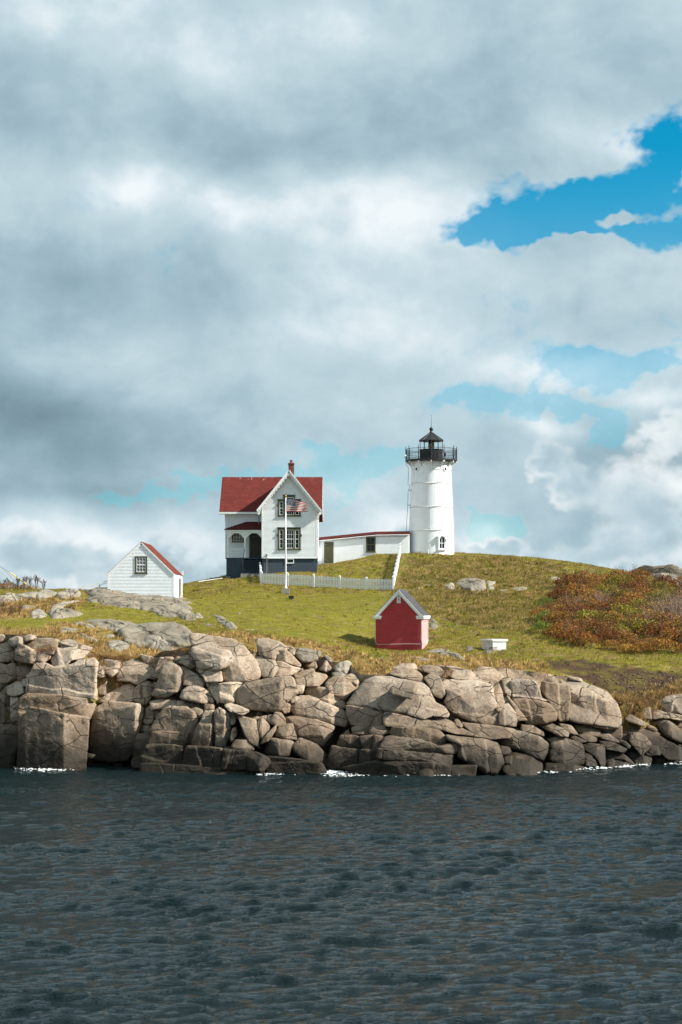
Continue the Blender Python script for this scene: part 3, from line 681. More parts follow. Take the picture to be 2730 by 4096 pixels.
# the mass of the cliff behind the single blocks
def build_cliff_core():
    pxs = np.arange(-330, 3060, 13.0); ts = np.linspace(0, 1, 46); top = np.interp(pxs, EDGE[:, 0], EDGE[:, 1])-4
    pyg = top[None]+(3230-top[None])*ts[:, None]; pxg = np.broadcast_to(pxs[None], pyg.shape); d = cliff_d(pxg, pyg)
    x = X(pxg, d); z = Z(pyg, d); p = np.stack([x, d*0.6, z], -1)
    d = d+1.5-1.2*np.clip(1-ts[:, None]*9, 0, 1)+0.55*fbm(p*0.7, 4)+0.5*np.abs(fbm(p*0.33+5, 2))
    v = np.stack([X(pxg, d), d, Z(pyg, d)], -1).reshape(-1, 3); nx = len(pxs); i = (np.arange(len(ts)-1)[:, None]*nx+np.arange(nx-1)[None]).ravel()
    o = link('rocky_shore', mesh_from('rocky_shore', v, np.stack([i, i+nx, i+nx+1, i+1], 1), 'granite', True))
    return tag(o, 'granite cliff of broken blocks along the water', kind='structure')
SHORE = build_cliff_core()

ROCKS = [
 # left wall
 (A_([(265,948),(520,1005),(790,1055),(800,1110),(780,1400),(770,1525),(640,1560),(540,1540),(430,1540),(150,1530),(170,1220),(215,1060)]), dict(off=-1.0, b=0.10, R=(0.30, 1.05), T=(0.93, 1.5), L=(0.75, 0.9), B=(2, 0), facets=0, r=0.12)),
 (A_([(165,890),(245,835),(500,850),(800,885),(865,940),(840,1000),(800,1080),(700,1130),(170,1200),(160,1000)]), dict(off=-0.55, R=(0.72, 1.2), b=0.12, T=(0.75, 0.8), L=(0.8, 0.8), facets=1)),
 (A_([(280,650),(310,560),(390,560),(480,600),(640,580),(700,545),(850,520),(885,560),(865,700),(872,895),(780,872),(450,852),(235,830),(240,680)]), dict(off=-0.65, R=(0.76, 1.5), b=0.12, T=(0.55, 1.1), L=(0.8, 0.7), facets=1)),
 (A_([(490,460),(560,360),(640,355),(720,395),(830,430),(740,520),(640,540),(560,610),(480,600),(460,540)]), dict(off=-0.3, b=0.7, R=(0.1, 0.8), T=(0.2, 0.9))),
 (A_([(135,540),(140,440),(180,388),(240,420),(320,470),(320,540),(290,570),(220,560)]), dict(off=-0.5, b=0.15, R=(0.5, 0.8))),
 (A_([(320,550),(330,465),(460,480),(450,520),(395,560)]), dict(off=-0.4, b=0.6, R=(-0.2, 0.7))),
 (A_([(225,395),(330,345),(440,340),(515,355),(520,400),(480,490),(330,490)]), dict(off=0.1, b=0.5)),
 (A_([(75,360),(150,325),(215,345),(210,390),(130,415),(80,400)]), dict(off=-0.2)),
 (A_([(205,330),(260,312),(330,335),(300,352),(230,368)]), dict(off=0.0)),
 (A_([(-40,320),(0,308),(40,315),(75,345),(20,375),(-40,375)]), dict(off=0.0)),
 (A_([(-60,400),(0,390),(60,380),(110,430),(130,500),(90,550),(-60,560)]), dict(off=-0.2)),
 (A_([(-60,600),(0,570),(60,585),(130,560),(150,600),(150,700),(40,750),(-60,740)]), dict(off=-0.2, b=0.1)),
 (A_([(60,780),(150,730),(210,740),(222,830),(130,862),(70,850)]), dict(off=0.1)),
 (A_([(-80,845),(0,843),(75,860),(95,960),(90,1105),(-80,1120)]), dict(off=-0.2, b=0.08)),
 (A_([(95,870),(160,870),(168,1000),(165,1112),(100,1112)]), dict(off=0.0, b=0.08)),
 (A_([(-90,1130),(0,1120),(160,1120),(185,1200),(150,1400),(130,1540),(-90,1540)]), dict(off=-0.5, b=0.15, r=0.4)),
 (A_([(203,712),(247,703),(242,772),(208,772)]), dict(off=0.0)),
 (A_([(-10,755),(70,735),(70,800),(60,850),(-10,845)]), dict(off=0.35)),
 (A_([(150,600),(240,590),(290,600),(280,650),(240,690),(160,720)]), dict(off=0.3)),
 (A_([(110,430),(140,470),(135,545),(110,560)]), dict(off=0.3)),
 (A_([(888,545),(960,533),(1080,550),(1060,640),(1000,692),(950,650),(900,600)]), dict(off=-0.1, R=(0.4, .9))),
 (A_([(868,625),(900,590),(950,660),(950,692),(900,692),(868,672)]), dict(off=0.0)),
 (A_([(1045,660),(1080,560),(1190,530),(1290,560),(1380,620),(1412,660),(1390,712),(1330,700),(1230,762),(1170,730),(1060,722)]), dict(off=-0.55, b=0.65, T=(0.05, 1.1), R=(0.5, 0.8), B=(0.15, 0.5))),
 (A_([(880,900),(960,850),(1060,790),(1160,745),(1218,780),(1202,900),(1150,922),(880,918)]), dict(off=0.0, T=(0.2, 0.6))),
 (A_([(1200,900),(1215,790),(1290,720),(1390,740),(1372,840),(1335,905),(1300,942)]), dict(off=-0.2, R=(0.2, 0.9))),
 (A_([(880,760),(960,700),(1010,720),(1010,800),(950,850),(880,850)]), dict(off=0.5)),
 (A_([(835,990),(960,905),(1160,920),(1260,935),(1292,980),(1270,1120),(1205,1330),(1150,1440),(1000,1460),(850,1440),(795,1300),(820,1150)]), dict(off=-0.7, b=0.10, R=(0.70, 1.8), T=(0.70, 0.7), L=(0.8, 0.6), facets=1, r=0.2)),
 (A_([(1285,1100),(1310,970),(1350,948),(1392,1030),(1372,1092),(1330,1122)]), dict(off=-0.25, r=0.3)),
 (A_([(1268,1182),(1280,1125),(1352,1125),(1342,1188)]), dict(off=-0.3)),
 (A_([(1330,955),(1490,965),(1482,1010),(1400,1062),(1388,1010)]), dict(off=0.0)),
 (A_([(1365,945),(1370,905),(1440,895),(1560,890),(1600,930),(1500,960)]), dict(off=0.05, B=(0.2, .4))),
 (A_([(1200,1300),(1230,1200),(1330,1188),(1345,1280),(1500,1290),(1490,1340),(1350,1440),(1190,1430)]), dict(off=-0.6, T=(0.6, 1.2), b=0.2)),
 (A_([(1180,1430),(1350,1350),(1600,1330),(1600,1500),(1400,1520),(1180,1500)]), dict(off=-0.9, b=0.3)),
 (A_([(1250,490),(1400,520),(1440,520),(1420,610),(1380,610),(1290,545)]), dict(off=0.2)),
 # second stretch
 (N_([(628,2668),(640,2630),(690,2628),(705,2652),(680,2680)]), dict(off=0.0, b=0.6)),
 (B_([(-75,580),(-60,500),(30,400),(110,425),(120,470),(0,600)]), dict(off=-0.1, b=0.6)),
 (B_([(-40,620),(0,485),(50,448),(110,458),(190,520),(203,600),(172,690),(60,752),(-40,762),(-90,742)]), dict(off=-0.75, r=0.45, R=(0.35, 1.0), T=(0.4, 0.8), b=0.2)),
 (B_([(240,190),(330,190),(480,215),(640,240),(730,290),(800,380),(850,440),(888,560),(862,600),(740,628),(640,622),(540,612),(500,540),(400,480),(300,350),(255,270)]), dict(off=-0.2, b=0.75, R=(0.30, 0.55), T=(0.25, 0.7), B=(0.3, 0.35), r=0.5, facets=1)),
 (B_([(240,360),(270,310),(400,300),(520,330),(600,340),(658,400),(640,450),(560,500),(480,522),(370,507),(315,500),(295,420)]), dict(off=-1.0, b=0.35, R=(0.35, 0.8), T=(0.3, 0.8), r=0.5)),
 (B_([(300,505),(420,510),(530,530),(542,612),(470,622),(390,622),(368,580)]), dict(off=-0.45, R=(0.6, 1.3))),
 (B_([(148,440),(170,395),(230,385),(300,400),(315,490),(260,502),(200,472)]), dict(off=-0.5, r=0.3, R=(0.2, 0.8))),
 (B_([(190,650),(190,540),(175,480),(240,510),(290,550),(382,580),(377,640),(362,685),(300,662)]), dict(off=-0.2, R=(0.5, 1.0))),
 (B_([(160,765),(180,700),(240,660),(310,660),(400,690),(462,770),(462,812),(380,817),(250,792)]), dict(off=-0.7, r=0.4, rough=1.4)),
 (B_([(510,800),(503,640),(600,625),(718,630),(662,720),(640,812),(590,822)]), dict(off=-0.35, b=0.1, R=(0.15, 1.0))),
 (B_([(390,630),(490,625),(512,700),(502,822),(460,752),(420,692)]), dict(off=0.1)),
 (B_([(690,680),(740,635),(920,595),(1150,570),(1182,600),(1222,720),(1150,772),(1042,892),(900,882),(740,862),(638,822),(660,740)]), dict(off=-0.85, b=0.28, R=(0.38, 0.75), T=(0.55, 0.8), L=(0.6, 0.5), facets=1, r=0.3)),
 (B_([(830,235),(950,235),(1060,265),(1112,310),(1112,350),(1022,382),(1012,422),(930,402),(860,372),(850,290)]), dict(off=-0.4, b=0.6, T=(0.0, 0.9), R=(0.1, 0.7))),
 (B_([(1015,422),(1040,340),(1100,330),(1150,370),(1244,470),(1232,492),(1130,452)]), dict(off=-0.75, R=(0.05, 0.9), b=0.15)),
 (B_([(1135,345),(1160,308),(1192,330),(1182,382),(1150,372)]), dict(off=-0.1)),
 (B_([(820,400),(880,390),(1010,430),(1042,500),(990,582),(900,577),(868,480)]), dict(off=-0.1)),
 (B_([(1020,440),(1080,440),(1150,480),(1242,505),(1180,552),(1070,577),(985,577)]), dict(off=-0.5, R=(-0.3, 0.6), b=0.4)),
 (B_([(1190,375),(1220,320),(1300,325),(1422,350),(1422,385),(1340,442),(1260,442)]), dict(off=-0.3, b=0.7, mt='granite_grey')),
 (B_([(1440,395),(1470,383),(1527,430),(1510,447)]), dict(off=-0.1, mt='granite_grey')),
 (B_([(1408,510),(1470,428),(1522,512),(1480,532)]), dict(off=-0.25, R=(0.0, 1.2), T=(0.9, .5))),
 (B_([(1175,550),(1290,515),(1470,560),(1482,580),(1400,662),(1290,657),(1200,642)]), dict(off=-0.4, R=(0.2, 0.9))),
 (N_([(1212,2760),(1235,2740),(1290,2748),(1340,2770),(1376,2797),(1385,2828),(1370,2838),(1300,2806),(1230,2784)]), dict(off=-0.75, r=0.35, b=0.5)),
 (N_([(1157,2829),(1165,2798),(1205,2782),(1245,2785),(1300,2810),(1380,2845),(1397,2880),(1386,2912),(1300,2887),(1180,2866)]), dict(off=-0.95, r=0.5, b=0.4, L=(0.7, .8))),
 (B_([(1100,945),(1180,930),(1400,965),(1542,1020),(1522,1092),(1440,1197),(1330,1192),(1210,1142),(1190,1052),(1110,1002)]), dict(off=-0.55, b=0.2, R=(0.4, .8), B=(0.3, 0.6))),
 (B_([(958,990),(1010,893),(1060,905),(1100,960),(1107,1007),(1040,1022)]), dict(off=-1.0, name='pale_boulder', b=0.3, R=(-0.2, 0.8), T=(0.4, 1.0))),
 (B_([(1008,1092),(1040,1030),(1120,1000),(1170,1000),(1207,1142),(1140,1132),(1020,1112)]), dict(off=-0.9, b=0.3, R=(0.0, 0.7))),
 (B_([(850,1132),(855,990),(880,933),(920,970),(962,1010),(952,1070),(890,1132)]), dict(off=-0.65, R=(-0.1, 1.3), rough=1.5)),
 (B_([(675,930),(760,945),(840,970),(852,1050),(872,1212),(800,1182),(740,1092),(708,1010)]), dict(off=-0.5, R=(0.1, 1.0))),
 (B_([(878,1182),(900,1130),(1022,1008),(1017,1052),(950,1152)]), dict(off=-1.1, R=(-0.2, 0.8))),
 (B_([(903,1262),(960,1130),(1030,1135),(1182,1160),(1152,1212),(1132,1292),(1030,1292)]), dict(off=-1.0, b=0.35, R=(0.2, 0.8), r=.35)),
 (B_([(1158,1200),(1230,1120),(1320,1160),(1400,1200),(1482,1290),(1502,1382),(1440,1372),(1300,1332),(1190,1262)]), dict(off=-1.25, b=0.3, R=(-0.15, 0.8), T=(0.4, 0.8), r=0.3)),
 (B_([(930,1285),(1100,1305),(1330,1335),(1442,1360),(1475,1430),(1300,1480),(930,1480)]), dict(off=-1.0, b=0.1, R=(0.75, .8), T=(0.8, 1.5), facets=0)),
 (B_([(618,1202),(650,1145),(760,1145),(817,1180),(822,1232),(760,1242),(640,1227)]), dict(off=-0.8, R=(-0.05, 0.7))),
 (B_([(480,1212),(470,880),(510,850),(560,880),(607,930),(612,1100),(562,1212),(530,1222)]), dict(off=-0.55, b=0.1, R=(0.25, 1.6))),
 (B_([(258,1182),(300,1040),(350,960),(380,880),(472,878),(477,1100),(482,1212),(410,1212)]), dict(off=-0.65, b=0.1, R=(0.30, 1.9), T=(0.6, .6), facets=1)),
 (B_([(-125,1072),(-60,960),(0,870),(60,840),(220,845),(290,890),(332,940),(312,1000),(280,1082),(240,1195),(150,1195),(0,1100)]), dict(off=-0.45, b=0.1, R=(0.6, 1.0), T=(0.7, 0.7), facets=1)),
 (B_([(-145,1182),(-100,1075),(60,1070),(242,1072),(212,1182),(190,1195),(40,1185)]), dict(off=-0.85, b=0.1, R=(0.75, 1.4), T=(0.8, 1))),
 (B_([(225,1195),(400,1205),(540,1222),(548,1300),(530,1400),(370,1400),(180,1385),(200,1250)]), dict(off=-0.9, b=0.08, R=(0.85, 1.4), T=(0.85, 1.5), facets=0, r=0.1)),
 (B_([(548,1226),(750,1240),(770,1300),(760,1405),(640,1420),(528,1402)]), dict(off=-0.95, b=0.08, R=(0.8, 1.2), T=(0.85, 1.5), facets=0, r=0.12)),
 (B_([(752,1245),(840,1258),(960,1310),(974,1345),(905,1430),(765,1420)]), dict(off=-1.0, b=0.25, R=(0.2, 0.9), T=(0.3, 0.9))),
 (B_([(-195,1280),(-140,1180),(40,1180),(222,1200),(180,1365),(-50,1360),(-195,1350)]), dict(off=-0.95, b=0.1, R=(0.75, 1.3), T=(0.85, 1.3), facets=0)),
 (B_([(-200,1355),(100,1365),(540,1400),(760,1410),(900,1430),(890,1490),(400,1490),(-200,1470)]), dict(off=-1.2, b=0.3)),
 (B_([(-110,800),(0,780),(200,800),(370,830),(374,872),(200,845),(0,862),(-100,870)]), dict(off=-0.2, T=(0.2, 1.0))),
 (B_([(378,822),(460,828),(465,862),(380,874)]), dict(off=-0.2)),
 (B_([(556,832),(600,815),(700,850),(778,885),(720,922),(600,882)]), dict(off=-0.9, T=(0.1, 1.0))),
 (B_([(608,1122),(630,1040),(660,1030),(667,1100),(620,1162)]), dict(off=-0.3)),
 (B_([(885,935),(990,918),(972,985),(900,955)]), dict(off=-0.3)),
 (B_([(600,888),(685,910),(642,1005),(612,1005)]), dict(off=-0.2)),
 (B_([(248,862),(290,850),(372,880),(342,942),(300,902)]), dict(off=-0.3)),
 (B_([(1195,650),(1275,655),(1260,720),(1225,730)]), dict(off=-0.2)),
 (B_([(1145,790),(1190,752),(1225,765),(1160,815)]), dict(off=-0.6)),
 (B_([(1055,860),(1100,810),(1150,800),(1140,890),(1095,905)]), dict(off=-0.2)),
 # the dome
 (C_([(0,440),(10,370),(70,325),(200,335),(280,345),(292,380),(260,440),(200,480),(170,527),(60,472)]), dict(off=-0.6, b=0.55, r=0.35, R=(0.1, 0.6))),
 (C_([(18,422),(50,406),(70,430),(40,457)]), dict(off=-1.25)),
 (C_([(78,247),(120,215),(190,193),(222,210),(212,260),(180,312),(100,292)]), dict(off=-0.3, mt='granite_grey', b=0.15, R=(0.1, 1.1))),
 (C_([(58,297),(110,278),(172,310),(172,332),(70,322)]), dict(off=-0.3, mt='granite_grey')),
 (C_([(-30,260),(0,190),(40,240),(62,270),(20,278)]), dict(off=-0.2, mt='granite_grey')),
 (C_([(150,330),(230,300),(290,350),(270,400),(200,350)]), dict(off=0.1)),
 (C_([(178,562),(250,460),(330,360),(440,320),(560,330),(700,360),(820,380),(880,440),(922,545),(1000,580),(1042,640),(1010,662),(830,684),(650,634),(400,598)]), dict(off=-0.3, b=0.85, R=(0.45, 0.35), L=(0.5, 0.5), T=(0.7, 0.9), B=(0.45, 0.55), r=0.35, facets=2)),
 (C_([(528,302),(600,270),(680,243),(740,265),(800,300),(827,350),(827,377),(760,367),(600,322)]), dict(off=-0.25, b=0.8, r=0.3)),
 (C_([(688,622),(740,570),(960,560),(1000,590),(1042,640),(1032,667),(900,652),(830,687),(700,642)]), dict(off=-0.95, b=0.75, T=(0.2, 1.2), R=(0.5, 0.5))),
 (C_([(178,570),(400,600),(505,625),(500,700),(505,745),(380,747),(220,732),(188,650)]), dict(off=-0.5, b=0.3, R=(0.8, 0.8), T=(0.85, 1), facets=1)),
 (C_([(488,695),(500,625),(700,660),(850,690),(1030,710),(1150,760),(1272,820),(1282,832),(1100,802),(980,772),(850,752),(640,742),(500,745)]), dict(off=-0.8, b=0.75, L=(0.9, .9), T=(0.3, 0.9))),
 (C_([(225,760),(250,745),(380,745),(380,800),(360,812),(240,808)]), dict(off=-0.55)),
 (C_([(375,750),(545,740),(562,800),(470,812),(378,808)]), dict(off=-0.6)),
 (C_([(545,802),(560,752),(760,750),(960,770),(1002,820),(1022,872),(960,902),(780,852),(560,822)]), dict(off=-1.0, b=0.45, T=(0.5, 1.0), R=(.6, .6))),
 (C_([(110,880),(130,820),(250,812),(290,830),(310,935),(250,935),(100,910)]), dict(off=-0.6, b=0.2, R=(0.6, .8))),
 (C_([(292,830),(410,815),(410,900),(400,985),(318,940)]), dict(off=-0.55, b=0.15)),
 (C_([(405,890),(412,815),(500,828),(462,920),(440,945),(400,985)]), dict(off=-0.6, b=0.2)),
 (C_([(455,922),(500,833),(560,825),(800,855),(960,910),(1132,888),(1135,942),(1100,975),(800,957),(600,944)]), dict(off=-1.1, b=0.35, T=(0.55, 0.9), r=0.3)),
 (C_([(0,1090),(60,908),(240,935),(300,940),(310,1010),(290,1080),(150,1110)]), dict(off=-0.65, b=0.15)),
 (C_([(295,940),(440,935),(440,1010),(420,1070),(290,1085)]), dict(off=-0.6, b=0.15)),
 (C_([(428,1012),(440,930),(640,950),(850,970),(1080,980),(1065,1085),(900,1055),(600,1035)]), dict(off=-1.1, b=0.3, T=(0.6, 1.0), B=(0.2, 0.5))),
 (C_([(150,1090),(440,1030),(900,1050),(1060,1080),(1275,1070),(1250,1190),(900,1200),(300,1180)]), dict(off=-0.6, b=0.1)),
 (C_([(1000,812),(1130,830),(1330,850),(1442,880),(1472,940),(1502,1050),(1440,1140),(1390,1170),(1260,1090),(1110,1002),(1130,900),(1040,862)]), dict(off=-1.3, b=0.35, r=0.7, R=(0.45, 0.8), T=(0.35, 0.9), facets=1)),
 (C_([(785,1145),(830,1108),(900,1113),(912,1165),(830,1190)]), dict(off=-2.0)),
 (C_([(1000,350),(1130,360),(1280,360),(1400,400),(1422,510),(1452,610),(1452,747),(1380,747),(1200,692),(1060,622),(1000,540),(1030,470),(968,390)]), dict(off=-0.5, b=0.75, R=(0.6, 0.5), T=(0.6, 0.7), B=(0.4, 0.4), r=0.3, facets=2)),
 (C_([(828,340),(890,300),(960,330),(992,400),(1012,470),(970,512),(910,482),(880,412)]), dict(off=-0.35, b=0.7)),
 (C_([(1378,370),(1440,360),(1502,480),(1492,582),(1450,612),(1400,442)]), dict(off=-0.4, b=0.4, R=(0.1, 1.0))),
 (C_([(1448,680),(1490,570),(1540,550),(1592,590),(1602,742),(1450,744)]), dict(off=-0.35)),
 (C_([(1440,360),(1500,400),(1560,470),(1560,560),(1500,560)]), dict(off=0.0)),
 (N_([(1845,2894),(1900,2898),(2000,2908),(2062,2918),(2042,2952),(1960,2957),(1905,2947)]), dict(off=-0.6, b=0.7)),
 (C_([(890,660),(940,655),(1040,700),(1095,725),(1090,740),(960,700)]), dict(off=-0.7)),
 (C_([(1090,700),(1120,690),(1155,740),(1140,752),(1095,735)]), dict(off=-0.7)),
 (D_([(-110,800),(0,765),(200,780),(380,830),(447,890),(442,960),(402,1032),(330,1012),(230,952),(60,912),(-20,850)]), dict(off=-1.0, b=0.5, r=0.55, R=(0.45, 0.7), rough=1.3)),
 (D_([(55,1110),(80,990),(150,960),(280,980),(402,1060),(392,1130),(340,1160),(100,1160)]), dict(off=-1.0, r=0.5, R=(0.4, 0.8))),
 (D_([(50,930),(112,928),(112,962),(70,987)]), dict(off=-0.5)),
 (C_([(1468,912),(1540,920),(1562,962),(1500,982)]), dict(off=-0.4)),
 (C_([(1500,1000),(1565,985),(1570,1062),(1510,1052)]), dict(off=-0.5)),
 (C_([(758,262),(850,230),(950,240),(1022,310),(1000,352),(970,362),(890,302)]), dict(off=0.0, b=1.1, r=0.2)), (C_([(938,232),(1090,246),(1272,296),(1292,357),(1100,352),(1020,312)]), dict(off=0.1, b=1.3, r=0.2)), (C_([(1100,345),(1260,335),(1382,368),(1380,400),(1270,390),(1130,367)]), dict(off=-0.1, b=1.1)),
 (C_([(1240,300),(1300,240),(1420,262),(1500,330),(1440,372),(1300,352)]), dict(off=0.1, b=1.3, r=0.25)), (C_([(560,262),(640,225),(760,222),(770,262),(690,250)]), dict(off=0.2, b=1.2)),
 # right headland
 (N_([(1912,2668),(1990,2672),(2090,2683),(2180,2698),(2280,2712),(2360,2738),(2430,2767),(2470,2815),(2488,2870),(2487,2895),(2475,2912),(2300,2890),(2200,2840),(2070,2800),(1985,2740)]), dict(off=0.1, b=1.0, r=0.6, R=(0.5, 0.6), T=(0.2, 1.4), L=(2, 0), B=(2, 0), facets=0, rough=0.8)),
 (D_([(128,365),(200,340),(330,362),(372,420),(392,520),(442,532),(280,507),(150,497)]), dict(off=-1.6, b=0.15, R=(0.7, 1.6), T=(0.75, 1.2), facets=0)),
 (D_([(140,500),(280,507),(400,537),(472,560),(522,640),(512,692),(400,722),(270,732),(190,640)]), dict(off=-1.3, b=0.3, R=(0.35, 0.8), r=0.4)),
 (D_([(388,425),(400,370),(500,380),(622,400),(632,500),(612,692),(550,702),(512,652),(462,542),(440,522)]), dict(off=-1.35, b=0.3, L=(0.8, 1.0), R=(0.75, 1.0), T=(0.75, 0.9), facets=0)),
 (D_([(618,402),(700,400),(812,450),(942,530),(1002,530),(1052,620),(1062,702),(1042,762),(940,767),(800,742),(608,702),(640,560)]), dict(off=-1.25, b=0.45, R=(0.45, 0.8), T=(0.55, 0.9), L=(0.75, 0.8), facets=1, r=0.4)),
 (D_([(0,350),(60,470),(82,540),(60,602),(20,622),(-20,560),(-30,420)]), dict(off=-0.6, R=(0, 1))),
 (D_([(28,650),(60,570),(110,550),(172,620),(187,702),(150,737),(40,732)]), dict(off=-0.9)),
 (D_([(98,480),(160,550),(272,692),(190,692),(168,600)]), dict(off=-0.9, R=(-.2, .8))),
 (D_([(60,360),(130,340),(140,420),(130,490),(90,470)]), dict(off=-0.6)),
 (D_([(218,732),(320,740),(402,790),(412,822),(300,792),(220,792)]), dict(off=-0.6)),
 (D_([(380,742),(460,713),(560,760),(622,800),(612,832),(540,822)]), dict(off=-0.9, b=0.8)),
 (D_([(538,720),(640,740),(697,812),(620,802),(560,762)]), dict(off=-0.7, b=.8)),
 (D_([(658,732),(760,740),(882,780),(892,832),(760,812),(690,782)]), dict(off=-0.4)),
 (D_([(858,772),(950,767),(1040,762),(1064,740),(1062,842),(1030,852),(960,802)]), dict(off=-0.5)),
 (D_([(1040,850),(1060,770),(1072,708),(1200,750),(1330,800),(1450,870),(1600,940),(1600,1030),(1450,1022),(1380,962),(1300,902),(1200,840),(1100,862)]), dict(off=-0.6, b=0.9, T=(0.3, .9), facets=0)),
 (D_([(1128,860),(1150,800),(1210,798),(1262,830),(1312,890),(1282,940),(1230,992),(1150,902)]), dict(off=-1.2, R=(0.3, .9))),
 (D_([(1258,982),(1300,903),(1360,908),(1387,982),(1300,992)]), dict(off=-1.2)),
 (D_([(1065,640),(1110,640),(1200,680),(1272,722),(1250,742),(1110,702)]), dict(off=0.0, b=.8)),
 (D_([(1310,585),(1360,520),(1440,490),(1600,470),(1600,655),(1440,632),(1390,602)]), dict(off=-0.2, r=0.5, b=0.3, T=(0.5, 1.0))),
 (D_([(1308,600),(1400,620),(1600,660),(1600,695),(1400,672),(1320,682)]), dict(off=-0.3)),
 (D_([(1338,690),(1450,690),(1520,740),(1600,820),(1600,900),(1440,832),(1380,762)]), dict(off=-0.5, r=.5, R=(0.0, .7))),
 (D_([(443,970),(470,890),(560,860),(640,863),(742,910),(752,1000),(742,1062),(650,1082),(560,1072),(460,1040)]), dict(off=-1.2, b=0.2, r=0.5, R=(-0.12, 0.75), T=(0.6, .8), facets=0, rough=1.3)),
 (D_([(405,1120),(430,1050),(560,1060),(742,1080),(742,1140),(600,1165),(420,1155)]), dict(off=-0.8)),
 (D_([(718,902),(780,885),(912,898),(922,960),(924,1062),(912,1110),(850,1002),(790,962),(750,942)]), dict(off=-0.9, R=(.2, .9))),
 (D_([(748,960),(800,970),(852,1020),(852,1080),(760,1072)]), dict(off=-0.7)),
 (D_([(858,850),(940,858),(1050,908),(1107,935),(1080,962),(930,932),(900,892)]), dict(off=-0.9, b=.8)),
 (D_([(868,800),(960,808),(1030,858),(1042,882),(950,862),(890,842)]), dict(off=-0.8, b=.8)),
 (D_([(698,820),(760,808),(852,840),(852,872),(780,872)]), dict(off=-0.7, b=.8)),
 (D_([(1038,870),(1090,868),(1137,910),(1120,932)]), dict(off=-0.7)),
 (D_([(618,820),(700,838),(772,870),(690,882)]), dict(off=-0.7, b=.8)),
 (D_([(918,1012),(1000,998),(1090,1020),(1165,1075),(1120,1115),(940,1095)]), dict(off=-0.7)),
 (D_([(918,940),(1030,948),(1110,998),(1192,1082),(1090,1022),(940,1002)]), dict(off=-0.6)),
 (D_([(1098,960),(1160,958),(1312,1010),(1302,1065),(1190,1075)]), dict(off=-0.7)),
 (D_([(1308,990),(1440,998),(1472,1052),(1330,1065)]), dict(off=-0.6)),
 (D_([(1478,1025),(1600,1018),(1600,1075),(1490,1065)]), dict(off=-0.6)),
 (D_([(438,852),(540,828),(700,878),(742,900),(620,865),(480,890)]), dict(off=-0.6, b=.8)),
 (D_([(1088,622),(1170,560),(1300,588),(1312,682),(1200,672)]), dict(off=0.4)),
 (D_([(598,327),(720,343),(737,370),(640,352)]), dict(off=0.0)),
]
for poly, kw in ROCKS: rock(poly, parent=SHORE, **kw)
def shore_beyond():
    rr = np.random.default_rng(77)                        # the shore goes on past both edges of the view
    for x0, x1 in ((-340, -40), (2770, 3060)):
        for row in range(5):
            px = x0+rr.uniform(0, 40)
            while px < x1:
                w = rr.uniform(45, 95); top = float(np.interp(px, EDGE[:, 0], EDGE[:, 1])); hh = (3080-top)/5; cy = top+hh*(row+0.5); n = 7
                an = np.sort(rr.uniform(0, 6.283, n)+np.arange(n)*0.01); an = np.linspace(0, 6.283, n, endpoint=False)+rr.uniform(-0.3, 0.3, n); rr_ = rr.uniform(0.9, 1.25, n)
                rock([(px+w/2+rr_[i]*w*0.55*math.cos(an[i]), cy+rr_[i]*hh*0.6*math.sin(an[i])) for i in range(n)], parent=SHORE, off=-0.3, step=0.12); px += w
shore_beyond()
# the loose block perched on the dome is a thing of its own
o = rock(C_([(538,442),(560,410),(650,375),(740,368),(782,385),(772,430),(727,517),(690,507),(560,477)]), name='perched_boulder', d0=float(cliff_d(1610, 2800))-1.55, b=0.5, T=(0.15, 1.0), r=0.18, back=1.2)
tag(o, 'loose flat boulder with orange lichen perched alone on the pale granite dome', 'boulder')

# smaller rubble wedged behind the blocks
def build_rubble():
    rr = np.random.default_rng(5); V = []; Fc = []; nb = 0
    bm = bmesh.new(); bmesh.ops.create_icosphere(bm, subdivisions=2, radius=1.0); bv = np.array([v.co[:] for v in bm.verts]); bf = np.array([[v.index for v in f.verts] for f in bm.faces]); bm.free()
    for k in range(230):
        px = rr.uniform(-150, 2880); top = np.interp(px, EDGE[:, 0], EDGE[:, 1]); py = rr.uniform(top+15, 3075)
        d = float(cliff_d(px, py))+rr.uniform(0.6, 1.1); s = rr.uniform(0.22, 0.5)
        M = np.array(Matrix.Rotation(rr.uniform(0, 6), 3, Vector(rr.normal(size=3)).normalized())); p = bv.copy()
        for _ in range(7):
            nrm = rr.normal(size=3); nrm /= np.linalg.norm(nrm); o_ = rr.uniform(0.45, 0.8); q = p@nrm-o_; p = p-np.clip(q, 0, None)[:, None]*nrm
        p = (p*np.array([rr.uniform(.8, 1.5), rr.uniform(.7, 1.1), rr.uniform(.6, 1)]))@M.T*s*(1+0.12*gnoise(p*2+k)[:, None])
        V.append(p+W(px, py, d)); Fc.append(bf+nb); nb += len(bv)
    o = link('rubble', mesh_from('rubble', np.vstack(V), np.vstack(Fc), 'granite', False), SHORE); o['kind'] = 'stuff'
build_rubble()
